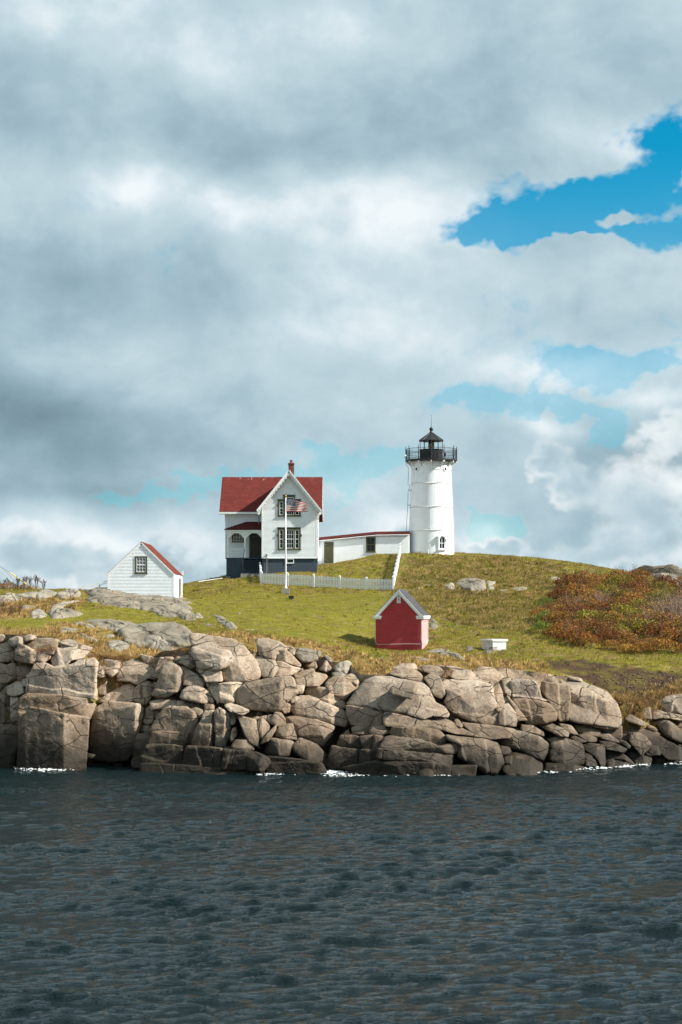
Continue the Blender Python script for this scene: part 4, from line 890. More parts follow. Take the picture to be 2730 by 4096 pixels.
def build_bank_stones():
    rr = np.random.default_rng(15); V = []; Fc = []; nb = 0
    bm = bmesh.new(); bmesh.ops.create_icosphere(bm, subdivisions=1, radius=1.0); bv = np.array([v.co[:] for v in bm.verts]); bf = np.array([[v.index for v in f.verts] for f in bm.faces]); bm.free()
    n = 700; px = rr.uniform(2380, 2790, n); py = rr.uniform(2680, 2850, n); ok = inpoly(px, py, [(2400, 2720), (2500, 2690), (2800, 2690), (2800, 2800), (2620, 2815), (2560, 2852), (2490, 2840)])
    px, py = px[ok], py[ok]; d = hit(px, py)
    for a, b_, c in zip(px, py, d):
        s = rr.uniform(0.03, 0.10)*rr.uniform(0.6, 1.3); M = np.array(Matrix.Rotation(rr.uniform(0, 6), 3, Vector(rr.normal(size=3)).normalized()))
        p = (bv*rr.uniform(0.8, 1.2, bv.shape)*np.array([1.3, 1, .55]))@M.T*s
        V.append(p+np.array([X(a, c), c, float(ground(X(a, c), c))+s*0.2])); Fc.append(bf+nb); nb += len(bv)
    o = link('bank_stones', mesh_from('bank_stones', np.vstack(V), np.vstack(Fc), 'bank_stone', False), hill); o['kind'] = 'stuff'
build_bank_stones()

S_, Q_ = panel(380, 2120, 3.92), panel(0, 2200, 3.484)
E_ = panel(1450, 2320, 2.412); H_ = panel(2050, 2200, 2.306)
GROUND_ROCKS = [
 (A_([(520,260),(600,240),(700,262),(690,292),(560,296)]), 0.4), (A_([(860,300),(940,286),(1040,310),(1010,345),(900,338)]), 0.45), (A_([(1170,300),(1280,270),(1360,300),(1290,340),(1190,350)]), 0.5), (A_([(760,-10),(860,-30),(960,-10),(940,25),(820,30)]), 0.5), (A_([(190,60),(250,40),(330,55),(300,80),(210,85)]), 0.4),
 (Q_([(700,880),(740,850),(860,820),(960,830),(1060,870),(1000,900),(820,930),(720,930)]), 0.55), (Q_([(1210,640),(1320,600),(1400,640),(1380,680),(1260,690)]), 0.45),
 (A_([(970,385),(1040,365),(1150,400),(1155,440),(1080,462),(990,440)]), 0.6), (A_([(1290,380),(1360,325),(1450,345),(1540,410),(1552,452),(1490,472),(1320,432)]), 0.75),
 (N_([(491,2534),(540,2512),(585,2507),(700,2507),(735,2520),(762,2545),(766,2570),(715,2592),(600,2590),(520,2572)]), 0.95), (A_([(780,190),(960,180),(1100,190),(1245,235),(1130,270),(1080,290),(900,250)]), 0.65),
 (A_([(680,300),(760,305),(880,360),(860,380),(760,352)]), 0.45), (A_([(650,212),(720,195),(800,215),(870,252),(780,245)]), 0.42),
 (A_([(265,132),(330,95),(400,110),(430,140),(380,162),(290,162)]), 0.65), (A_([(460,152),(500,90),(590,80),(742,130),(640,157),(500,170)]), 0.7), (A_([(440,122),(490,50),(560,20),(700,8),(722,20),(600,42),(560,82),(480,112)]), 0.65),
 (N_([(370,2368),(430,2359),(540,2361),(600,2372),(660,2388),(705,2402),(742,2432),(720,2460),(640,2466),(600,2442),(540,2432),(440,2422),(400,2402)]), 0.7),
 (S_([(720,1180),(740,1110),(820,1085),(960,1110),(1200,1160),(1330,1230),(1300,1290),(1000,1270),(760,1250)]), 0.6),
 (S_([(1210,1065),(1330,1040),(1450,1085),(1535,1150),(1450,1165),(1250,1140)]), 0.35),
 (B_([(120,20),(160,-25),(270,-15),(292,70),(200,72),(150,42)]), 0.5), (B_([(280,10),(330,-10),(382,50),(290,62)]), 0.4), (B_([(360,92),(420,95),(497,140),(400,137)]), 0.3),
 (B_([(430,5),(520,20),(640,90),(692,150),(600,162),(500,90)]), 0.5), (B_([(715,140),(850,150),(830,167),(740,167)]), 0.22), (B_([(870,105),(952,115),(900,127)]), 0.15), (B_([(660,0),(700,-5),(712,15),(675,20)]), 0.25),
 (C_([(668,162),(780,150),(900,180),(952,210),(850,207),(720,182)]), 0.25), (C_([(808,122),(900,95),(1000,90),(1100,120),(1192,180),(1180,202),(1060,172),(930,142)]), 0.35),
 (E_([(775,60),(850,20),(890,30),(905,100),(850,105)]), 0.5), (E_([(880,20),(960,-10),(1080,-15),(1190,0),(1205,90),(1180,115),(1040,110),(950,90)]), 0.7), (E_([(1190,20),(1210,0),(1300,10),(1290,80),(1270,110),(1210,105)]), 0.5),
 (E_([(1300,100),(1340,80),(1410,90),(1400,118),(1320,115)]), 0.3), (E_([(1415,90),(1450,70),(1570,65),(1570,100),(1450,108)]), 0.3),
 (E_([(505,70),(540,62),(585,75),(570,92),(520,90)]), 0.25), (E_([(580,45),(620,38),(680,42),(660,60),(600,62)]), 0.2), (E_([(440,100),(470,82),(510,95),(490,115),(450,115)]), 0.25),
 (E_([(635,345),(680,360),(740,410),(785,440),(720,478),(640,480)]), 0.35), (E_([(1142,340),(1165,326),(1195,335),(1190,358),(1155,358)]), 0.25),
 (H_([(0,352),(60,335),(150,340),(150,370),(60,385),(0,375)]), 0.35), (H_([(330,255),(400,245),(475,270),(440,290),(350,280)]), 0.3), (H_([(215,235),(270,232),(300,245),(250,255)]), 0.2), (H_([(440,165),(510,165),(520,178),(460,178)]), 0.15),
 (H_([(1100,190),(1230,168),(1380,162),(1520,175),(1640,210),(1640,330),(1480,330),(1380,290),(1250,230)]), 1.3),
 (Q_([(-60,700),(0,690),(200,650),(420,620),(520,620),(500,680),(300,700),(100,740),(-60,760)]), 0.95), (Q_([(510,640),(560,590),(700,575),(790,600),(780,650),(640,672),(520,680)]), 0.75), (Q_([(790,660),(830,600),(1000,585),(1110,600),(1100,650),(1000,670),(850,680)]), 0.75),
]
for poly, hg in GROUND_ROCKS:
    pp = np.array(poly); cc = pp.mean(0)
    if cc[0] < 780: pp = cc+(pp-cc)*1.2
    ground_rock(pp, hg, 'outcrop', hill)
# ------------------------------------------------------------------ building helpers
def window(th, x0, x1, z0, z1, y, off, frame='olive_trim', sash='white_trim', nx=3, ny=2, split=True, fw=0.09, label=None, sill=True, hood=0.0):
    """casing > pane, sash; faces -y, stands on a wall whose face is at y"""
    m = MB(off)
    m.box(x0, x0+fw, y-0.07, y+0.02, z0, z1).box(x1-fw, x1, y-0.07, y+0.02, z0, z1).box(x0+fw, x1-fw, y-0.07, y+0.02, z1-fw, z1).box(x0+fw, x1-fw, y-0.07, y+0.02, z0, z0+fw*0.7)
    if sill: m.box(x0-0.05, x1+0.05, y-0.11, y+0.015, z0-0.05, z0-0.002)
    if hood: m.box(x0-0.06, x1+0.06, y-0.13, y+0.015, z1+0.002, z1+hood)
    f = m.build('window', frame, th, label=label)
    a0, a1, c0, c1 = x0+fw, x1-fw, z0+fw*0.7, z1-fw
    MB(off).box(a0, a1, y-0.028, y-0.024, c0, c1).build('pane', 'glass_dark', f)
    s = MB(off); t = 0.035
    s.box(a0, a0+t, y-0.055, y-0.029, c0, c1).box(a1-t, a1, y-0.055, y-0.029, c0, c1).box(a0+t, a1-t, y-0.055, y-0.029, c0, c0+t*1.3).box(a0+t, a1-t, y-0.055, y-0.029, c1-t, c1)
    for k in range(1, nx): xx = a0+(a1-a0)*k/nx; s.box(xx-0.011, xx+0.011, y-0.05, y-0.029, c0+t*1.3, c1-t)
    zs = [c0+(c1-c0)*k/(ny*2 if split else ny) for k in range(1, ny*2 if split else ny)]
    for zz in zs:
        mid = split and abs(zz-(c0+c1)/2) < 0.01; hh = 0.028 if mid else 0.011
        s.box(a0+t, a1-t, y-0.054, y-0.029, zz-hh, zz+hh)
    s.build('sash', sash, f); return f

# ------------------------------------------------------------------ keeper's house
def build_house():
    dg, dm, de, dr, db = 172.0, 175.2, 174.6, 179.0, 183.4
    base = (X(1100, dg), dg, 13.6); off = base
    th = thing('keeper_house', 'white clapboard house with red shingle roof and scalloped gable trim on the hill', 'house', base)
    gx0, gx1 = X(1048, dg), X(1270, dg); zb = Z(2230, dg); zf = 13.0
    mx0 = X(903, dm); ez, rz = Z(2046, de), Z(1908, dr); px_, pz = X(1157, 171.6), Z(1878, 171.6)
    gl, gzl = X(1027, 171.6), Z(2041, 171.6); gr = X(1288, 171.6); sl = (pz-gzl)/(px_-gl); gzr = pz-sl*(gr-px_)
    roofz = lambda x: pz-0.16-sl*abs(x-px_)
    eave_wall = roofz(gx0)
    # walls
    w = MB(off)
    w.prism([(gx0, zb), (gx1, zb), (gx1, roofz(gx1)), (px_, roofz(px_)), (gx0, roofz(gx0))], dg, dm+0.4)
    w.box(mx0, gx1-0.02, dm, db, zb, ez+0.05)
    def gable_side(x, flip):
        pts = [(x, dm, ez), (x, db, ez), (x, dr, rz-0.2)]
        w.add(pts, [(0, 1, 2)])
    gable_side(mx0+0.01, 0); gable_side(gx1-0.03, 1)
    inv = lambda z: (pz-0.16-z)/sl
    w.siding((0, dg, 0), (1, 0, 0), (0, -1, 0), zb, roofz(px_)-0.02, lambda z: max(gx0+0.10, px_-max(inv(z), 0)), lambda z: min(gx1-0.10, px_+max(inv(z), 0)))
    w.siding((0, dm, 0), (1, 0, 0), (0, -1, 0), zb, ez+0.02, lambda z: mx0+0.1, lambda z: gx0)
    w.siding((gx1, 0, 0), (0, 1, 0), (1, 0, 0), zb, roofz(gx1)-0.05, lambda z: dg+0.1, lambda z: db-0.1)
    w.siding((gx0, 0, 0), (0, 1, 0), (-1, 0, 0), zb, roofz(gx0)-0.05, lambda z: dg+0.1, lambda z: dm)
    w.build('wall', 'white_paint', th)
    for xx in (gx0, gx1-0.11): MB(off).box(xx-0.012, xx+0.122, dg-0.035, dg+0.12, zb+0.001, roofz(xx+0.05)-0.03).build('corner_board', 'white_trim', th)
    MB(off).box(mx0-0.02, mx0+0.12, dm-0.035, dm+0.1, zb, ez).build('corner_board', 'white_trim', th); MB(off).box(gx0, gx1, dg-0.05, dg, zb-0.10, zb).build('water_table', 'white_trim', th)
    # foundation
    f = MB(off); f.box(gx0+0.04, gx1-0.04, dg+0.06, dm+1.0, zf, zb-0.10); f.box(mx0+0.05, gx1-0.05, dm+1.0, db-0.1, zf-0.6, zb); f.build('foundation', 'slate_brick', th)
    # roofs
    rx0, rx1 = X(890, dr), X(1292, dr); bz = rz-(rz-ez)*(db+0.6-dr)/(dr-de)
    r = MB(off); r.roof((rx0, de, ez), (rx1, de, ez), (rx1, dr, rz), (rx0, dr, rz)); r.roof((rx1, db+0.6, bz), (rx0, db+0.6, bz), (rx0, dr+0.001, rz), (rx1, dr+0.001, rz))
    rf = r.build('main_roof', 'red_shingle', th)
    MB(off).box(rx0, gl+0.25, de-0.05, de+0.05, ez-0.24, ez-0.05).build('fascia', 'white_trim', rf); MB(off).box(rx0, gx0, de+0.05, dm, ez-0.26, ez-0.20).build('soffit', 'white_trim', rf)
    for xx in (rx0+0.02, rx1-0.02):
        for (ya, za, yb, zb2) in ((de, ez, dr, rz), (db+0.6, bz, dr, rz)):
            d = Vector((0, yb-ya, zb2-za)); ln = d.length; d.normalize(); n = Vector((0, -d.z, d.y)); p = Vector((xx, (ya+yb)/2, (za+zb2)/2))
            if n.z > 0: n = -n
            MB(off).obox(p+n*0.16, (0.03, 0, 0), d*ln*0.5, n*0.13).build('rake_board', 'white_trim', rf)
    g = MB(off); g.roof((gl, 171.6, gzl), (gl, 178.6, gzl), (px_, 178.6, pz), (px_, 171.6, pz)); g.roof((gr, 178.6, gzr), (gr, 171.6, gzr), (px_, 171.6, pz), (px_, 178.6, pz))
    gf = g.build('gable_roof', 'red_shingle', th)
    # bargeboards: a straight board and a scalloped lower edge with little pierced crosses
    for sgn, ex, ezz in ((-1, gl, gzl), (1, gr, gzr)):
        a = Vector((px_, 171.55, pz-0.02)); bb = Vector((ex, 171.55, ezz-0.02)); d = (bb-a); ln = d.length; d.normalize(); n = Vector((d.z, 0, -d.x))*sgn
        if n.z > 0: n = -n
        m = MB(off); m.obox(a+d*ln/2+n*0.10, d*ln*0.5, (0, 0.035, 0), n*0.11); m.obox(a+d*ln/2+n*0.03+Vector((0, -0.05, 0)), d*ln*0.5, (0, 0.03, 0), n*0.05)
        brd = m.build('bargeboard', 'white_trim', gf)
        s = MB(off); k = 13; q = MB(off)
        for i in range(k):
            u0 = ln*(0.06+0.94*i/k); u1 = ln*(0.06+0.94*(i+1)/k); pts = []
            for j in range(9):
                uu = u0+(u1-u0)*j/8; dep = 0.205+0.16*math.sin(math.pi*j/8)**0.8; pts.append(a+d*uu+n*dep)
            top = [a+d*u1+n*0.19, a+d*u0+n*0.19]; loop = pts+top; nn = len(loop)
            s.add([p+Vector((0, -0.02, 0)) for p in loop]+[p+Vector((0, 0.02, 0)) for p in loop], [tuple(range(nn)), tuple(range(2*nn-1, nn-1, -1))]+[(ii, nn+ii, nn+(ii+1) % nn, (ii+1) % nn) for ii in range(nn)])
            ce = a+d*(u0+u1)/2+n*0.25+Vector((0, -0.026, 0))
            for dd in (d+n, d-n): q.obox(ce, dd.normalized()*0.045, (0, 0.004, 0), dd.normalized().cross(Vector((0, 1, 0)))*0.013)
        s.build('scalloped_trim', 'white_trim', brd); q.build('pierced_cross', 'shadow_void', brd)['kind'] = 'stuff'
    # soffit under the gable overhang, brackets at the eave ends
    for ex, ezz in ((gl, gzl), (gr, gzr)):
        dx = 1 if ex < px_ else -1; m = MB(off)
        m.prism([(ex+dx*0.02, ezz-0.05), (ex+dx*0.34, ezz-0.05), (ex+dx*0.34, ezz-0.30), (ex+dx*0.22, ezz-0.45), (ex+dx*0.10, ezz-0.38), (ex+dx*0.02, ezz-0.22)], 171.62, 171.95)
        m.build('eave_bracket', 'white_trim', gf)
    # chimney
    cx0, cx1 = X(1155, dr), X(1177, dr); m = MB(off); m.box(cx0, cx1, dr-0.3, dr+0.3, rz-0.6, Z(1858, dr)); m.box(cx0-0.05, cx1+0.05, dr-0.35, dr+0.35, Z(1858, dr), Z(1853, dr))
    ch = m.build('chimney', 'chimney_brick', th)
    m = MB(off); m.box(cx0+0.06, cx1-0.04, dr-0.2, dr+0.2, Z(1853, dr)+0.002, Z(1851, dr)); m.build('chimney_cap', 'concrete', ch)
    m = MB(off); m.lathe([(0.14, Z(1851, dr)+0.003), (0.13, Z(1842, dr)), (0.16, Z(1841, dr)), (0.16, Z(1840, dr))], (cx0+cx1)/2, dr, 10); m.build('flue', 'chimney_brick', ch)
    # gable windows
    U = lambda px: X(px, dg); V_ = lambda py: Z(py, dg)
    for (zz0, zz1, ztop, nm) in ((2063, 1999, 1982, 'upper triple window behind the flag'), (2197, 2112, 2112, 'lower triple window with olive casing')):
        m = MB(off); z0, z1, z2 = V_(zz0), V_(zz1), V_(ztop); y = dg
        xs = [U(1113), U(1134), U(1147), U(1177), U(1182), U(1203)]
        xs = [U(1112), U(1119), U(1134), U(1146), U(1177), U(1181), U(1197), U(1204)]
        for (a, b) in ((xs[0], xs[1]), (xs[2], xs[3]), (xs[4], xs[5]), (xs[6], xs[7])): m.box(a, b, y-0.09, y+0.02, z0, z1 if a in (xs[0], xs[6]) else z2)
        for (a, b, zt) in ((xs[1], xs[2], z1), (xs[3], xs[4], z2), (xs[5], xs[6], z1)): m.box(a, b, y-0.09, y+0.02, zt-0.17, zt).box(a, b, y-0.09, y+0.02, z0, z0+0.08)
        m.box(xs[0]-0.06, xs[7]+0.06, y-0.14, y+0.015, z0-0.07, z0-0.002)
        if z2 > z1: m.box(xs[2]-0.05, xs[5]+0.05, y-0.14, y+0.01, z2+0.002, z2+0.06); m.box(xs[0]-0.05, xs[2]-0.052, y-0.13, y+0.01, z1+0.002, z1+0.05); m.box(xs[5]+0.052, xs[7]+0.05, y-0.13, y+0.01, z1+0.002, z1+0.05)
        else: m.box(xs[0]-0.05, xs[7]+0.05, y-0.14, y+0.01, z1+0.002, z1+0.06)
        for xx in (xs[0]-0.10, xs[7]+0.02): m.box(xx, xx+0.08, y-0.12, y+0.01, z0+(z1-z0)*0.60, z0+(z1-z0)*0.70)
        fr = m.build('triple_window', 'olive_trim', th, label=nm)
        for (a, b, zt, nx, ny) in ((xs[1], xs[2], z1, 1, 1), (xs[3], xs[4], z2, 3, 2), (xs[5], xs[6], z1, 1, 1)):
            c0, c1 = z0+0.08, zt-0.17; MB(off).box(a, b, y-0.034, y-0.030, c0, c1).build('pane', 'glass_dark', fr)
            s = MB(off); tt = 0.055; s.box(a, a+tt, y-0.06, y-0.036, c0, c1).box(b-tt, b, y-0.06, y-0.036, c0, c1).box(a+tt, b-tt, y-0.06, y-0.036, c0, c0+tt).box(a+tt, b-tt, y-0.06, y-0.036, c1-tt, c1)
            for k in range(1, nx): xx = a+tt+(b-a-2*tt)*k/nx; s.box(xx-0.012, xx+0.012, y-0.055, y-0.036, c0+tt, c1-tt)
            for k in range(1, ny*2):
                q = c0+(c1-c0)*k/(ny*2); hh = 0.03 if k == ny else 0.012; s.box(a+tt, b-tt, y-0.058, y-0.036, q-hh, q+hh)
            if nx == 1:
                for fq in (0.25, 0.75): q = c0+(c1-c0)*fq; s.box(a+tt, b-tt, y-0.05, y-0.036, q-0.010, q+0.010)
            s.build('sash', 'white_trim', fr)
    window(th, U(1146), U(1177), V_(2254), V_(2234), dg+0.06, off, 'white_trim', 'white_trim', 1, 1, False, 0.06, 'small white framed basement window', False)
    # porch
    dp = 173.5; pz0 = Z(2231, dp); xl, xr = X(904, dp), gx0-0.02
    m = MB(off); m.box(xl, xr, dp, dm, pz0-0.12, pz0); dk = m.build('porch_deck', 'slate_blue', th)
    m = MB(off); 
    for k in range(26):
        a = xl+0.06+k*0.07
        if a+0.064 < X(977, dp): m.box(a, a+0.064, dp+0.03+0.004*(k % 2), dp+0.06, zf, pz0-0.12)
    m.box(xl+0.05, X(976, dp), dp+0.06, dm, zf, pz0-0.125); m.build('porch_skirt', 'slate_blue', th)
    x0s, x1s = X(978, dp), X(1045, dp); zs = Z(2296, dp-1.2); nst = 6
    for k in range(nst):
        zt = pz0-(k+1)*(pz0-zs)/(nst+0.5); MB(off).box(x0s, x1s, dp-0.24*(k+1), dp-0.24*k+0.03, zt-0.05, zt).build('step', 'slate_blue', th)
        MB(off).box(x0s+0.04, x1s-0.04, dp-0.24*k-0.02, dp-0.24*k+0.012, zt-0.2, zt-0.052).build('riser', 'slate_blue', th)
    MB(off).box(x0s-0.25, x1s+0.1, dp-0.24*nst-0.35, dp-0.24*nst+0.1, 12.9, zs+0.02).build('step_slab', 'concrete', th)
    # porch roof, frieze, posts with curved brackets
    zr0 = Z(2116, dp-0.25); zr1 = Z(2087, dm); m = MB(off); ex0 = X(898, dp-0.25)
    m.roof((ex0, dp-0.25, zr0), (xr, dp-0.25, zr0), (xr, dm-0.01, zr1), (X(986, dm), dm-0.01, zr1)); m.add([(ex0, dp-0.25, zr0), (X(986, dm), dm-0.01, zr1), (ex0, dm-0.01, zr0)], [(0, 1, 2)], [[(0, 0), (1, 1), (0, 1)]])
    pr = m.build('porch_roof', 'red_shingle', th)
    m = MB(off); m.box(ex0+0.01, xr, dp-0.24, dp-0.14, zr0-0.17, zr0-0.105); m.box(xl, xr, dp-0.12, dp+0.04, zr0-0.40, zr0-0.172); m.box(xl, xl+0.1, dp+0.042, dm, zr0-0.40, zr0-0.172); m.box(xl+0.1, xr, dp+0.05, dm, zr0-0.20, zr0-0.175); m.build('porch_frieze', 'white_trim', pr)
    ztop = zr0-0.40
    for pxp in (912, 981):
        xc = X(pxp, dp); m = MB(off); m.box(xc-0.075, xc+0.075, dp-0.10, dp+0.05, pz0+0.002, ztop-0.002); m.box(xc-0.11, xc+0.11, dp-0.13, dp+0.08, pz0+0.001, pz0+0.16); m.box(xc-0.10, xc+0.10, dp-0.12, dp+0.07, ztop-0.14, ztop-0.003); m.build('porch_post', 'white_trim', th)
        for sg in (-1, 1):
            if pxp == 912 and sg < 0: continue
            pts = [(xc+sg*0.076, ztop-0.001), (xc+sg*0.62, ztop-0.001), (xc+sg*0.60, ztop-0.10), (xc+sg*0.48, ztop-0.13), (xc+sg*0.36, ztop-0.22), (xc+sg*0.26, ztop-0.36), (xc+sg*0.16, ztop-0.44), (xc+sg*0.076, ztop-0.58)]
            MB(off).prism(pts, dp-0.05, dp).build('porch_bracket', 'white_trim', th)
    xc = gx0-0.03; MB(off).prism([(xc, ztop-0.001), (xc-0.5, ztop-0.001), (xc-0.46, ztop-0.10), (xc-0.3, ztop-0.2), (xc-0.16, ztop-0.38), (xc, ztop-0.52)], dp-0.05, dp).build('porch_bracket', 'white_trim', th)
    ra, rb = X(912, dp)+0.08, X(981, dp)-0.08; zt = Z(2195, dp)
    m = MB(off); m.box(ra, rb, dp-0.06, dp+0.02, zt-0.06, zt); m.box(ra, rb, dp-0.04, dp, pz0+0.06, pz0+0.11); rl = m.build('porch_railing', 'white_trim', th)
    bal = MB((0, 0, 0)).box(-0.022, 0.022, -0.018, 0.018, 0, zt-0.062-pz0-0.112).mesh('baluster', 'white_trim')
    for k in range(11): link('baluster', bal, rl, Vector((ra+(rb-ra)*(k+0.5)/11, dp-0.02, pz0+0.111))-Vector(off))
    m = MB(off); m.tube([(x0s+0.04, dp-0.02, Z(2193, dp)), (x0s-0.10, dp-1.45, zs+0.95)], 0.03, 8); m.tube([(x0s+0.04, dp-0.02, pz0), (x0s+0.04, dp-0.02, Z(2193, dp))], 0.03, 8); m.tube([(x0s-0.10, dp-1.45, zs-0.1), (x0s-0.10, dp-1.45, zs+0.95)], 0.03, 8); m.build('handrail', 'black_iron', th)
    # door and porch window on the recessed wall
    D0, D1 = X(998, dm), gx0-0.04; zt = Z(2134, dm); m = MB(off); m.box(D0, D0+0.13, dm-0.09, dm, pz0, zt).box(D1-0.10, D1, dm-0.09, dm, pz0, zt).box(D0-0.05, D1, dm-0.12, dm, zt+0.002, zt+0.14).box(D0+0.13, D1-0.10, dm-0.085, dm, zt-0.08, zt); df = m.build('door_frame', 'olive_trim', th)
    a, b = D0+0.13, D1-0.10; m = MB(off); m.box(a, b, dm-0.05, dm-0.03, pz0, zt-0.08)
    for (fa, fb) in ((0.12, 0.45), (0.55, 0.88)):
        for (ga, gb) in ((0.06, 0.42), (0.50, 0.80)): m.box(a+(b-a)*fa, a+(b-a)*fb, dm-0.062, dm-0.05, pz0+(zt-pz0)*ga, pz0+(zt-pz0)*gb)
    dr_ = m.build('door', 'door_olive', th)
    for (fa, fb) in ((0.12, 0.45), (0.55, 0.88)): MB(off).box(a+(b-a)*fa, a+(b-a)*fb, dm-0.056, dm-0.051, pz0+(zt-pz0)*0.84, pz0+(zt-pz0)*0.93).build('pane', 'glass_dark', dr_)
    MB(off).lathe([(0.0, 0), (0.03, 0.0), (0.03, 0.04), (0, 0.04)], b-0.07, dm-0.09, 8).build('door_knob', 'gold', dr_).location.z = pz0+1.0-0.0
    window(th, X(929, dm), X(976, dm), Z(2168, dm), Z(2128, dm), dm, off, 'olive_trim', 'white_trim', 3, 2, False, 0.12, 'porch window with olive casing', True, 0.06)
    # pipes
    m = MB(off); x = X(1036, de); m.tube([(x, de-0.02, ez-0.25), (x, de-0.05, Z(2117, de-0.6))], 0.05, 8); m.build('downspout', 'grey_metal', th)
    m = MB(off); m.tube([(gr-0.2, 171.75, gzr-0.3), (gx1+0.08, dg+0.05, gzr-0.9), (gx1+0.08, dg+0.05, zb-0.4)], 0.045, 8); m.build('downspout', 'white_trim', th)
    for pxx, top in ((1068, 2222), (1073, 2232)):
        m = MB(off); x = X(pxx, dg-0.1); m.tube([(x, dg-0.06, zf+0.3), (x, dg-0.06, Z(top, dg))], 0.03, 6)
        if pxx == 1068: m.box(x-0.07, x+0.07, dg-0.16, dg-0.028, Z(top, dg), Z(top-5, dg))
        m.build('meter_pipe', 'copper_pipe' if pxx == 1073 else 'grey_metal', th)
build_house()

# ------------------------------------------------------------------ covered passage between house and tower
def build_passage():
    d = 182.0; base = (X(1450, d), d, 14.5); off = base
    th = thing('covered_passage', 'long low white passage with red roof linking house and lighthouse', 'passage', base)
    P = [(1262, 2160), (1276, 2159), (1505, 2136), (1640, 2134)]; top = lambda px: float(np.interp(px, [p[0] for p in P], [p[1] for p in P]))
    w = MB(off); pts = [(X(px, d), Z(py+6, d)) for px, py in P]; poly = [(pts[0][0], 13.6), (pts[-1][0], 14.5)]+pts[::-1]; w.prism(poly, d, d+1.8)
    x = X(1275, d)                                        # vertical boards
    while x < X(1634, d): zt = Z(top(CX+x/d*F)+7, d); w.box(x, x+0.105, d-0.018, d+0.001, 14.0+0.0*x, zt); x += 0.12
    w.build('wall', 'white_paint', th)
    r = MB(off); ye = d-0.28
    for (a, b) in ((P[0], P[2]), (P[2], P[3])):
        r.roof((X(a[0], d), ye, Z(a[1]+1, d)), (X(b[0], d), ye, Z(b[1]+1, d)), (X(b[0], d), d+0.9, Z(b[1]-11, d)), (X(a[0], d), d+0.9, Z(a[1]-11, d)))
        r.roof((X(b[0], d), d+2.1, Z(b[1]+1, d)), (X(a[0], d), d+2.1, Z(a[1]+1, d)), (X(a[0], d), d+0.902, Z(a[1]-11, d)), (X(b[0], d), d+0.902, Z(b[1]-11, d)))
    rf = r.build('roof', 'red_shingle', th)
    m = MB(off)
    for (a, b) in ((P[0], P[2]), (P[2], P[3])): m.tube([(X(a[0], d), ye+0.05, Z(a[1]+5, d)), (X(b[0], d), ye+0.05, Z(b[1]+5, d))], 0.05, 6)
    m.build('eave_board', 'white_trim', rf)
    m = MB(off); cab = [(X(1300+k*22, d), d-0.05, Z(top(1300+k*22)+11+2.2*math.sin(k*1.9), d)) for k in range(16)]; m.tube(cab, 0.018, 5); m.build('cable', 'off_white_cable', th)
    a, b = X(1297, d), X(1335, d); z0, z1 = Z(2253, d), Z(2168, d); m = MB(off)
    for k in range(7): q = a+(b-a)*k/7; m.box(q+0.006, q+(b-a)/7-0.006, d-0.075, d-0.03, z0, z1)
    m.box(a, b, d-0.035, d-0.02, z0, z1); dr = m.build('door', 'olive_trim', th, label='olive green plank door')
    for zz in (z0+0.35, z1-0.3): MB(off).box(a-0.03, a+0.28, d-0.09, d-0.076, zz-0.03, zz+0.03).build('hinge', 'grey_metal', dr)
    MB(off).box(a-0.2, b+0.2, d-0.35, d+0.1, z0-0.55, z0-0.02).build('door_sill', 'concrete', th)
    window(th, X(1465, d), X(1503, d), Z(2208, d), Z(2148, d), d-0.01, off, 'olive_trim', 'olive_trim', 2, 2, True, 0.10, 'tall olive framed window')
build_passage()

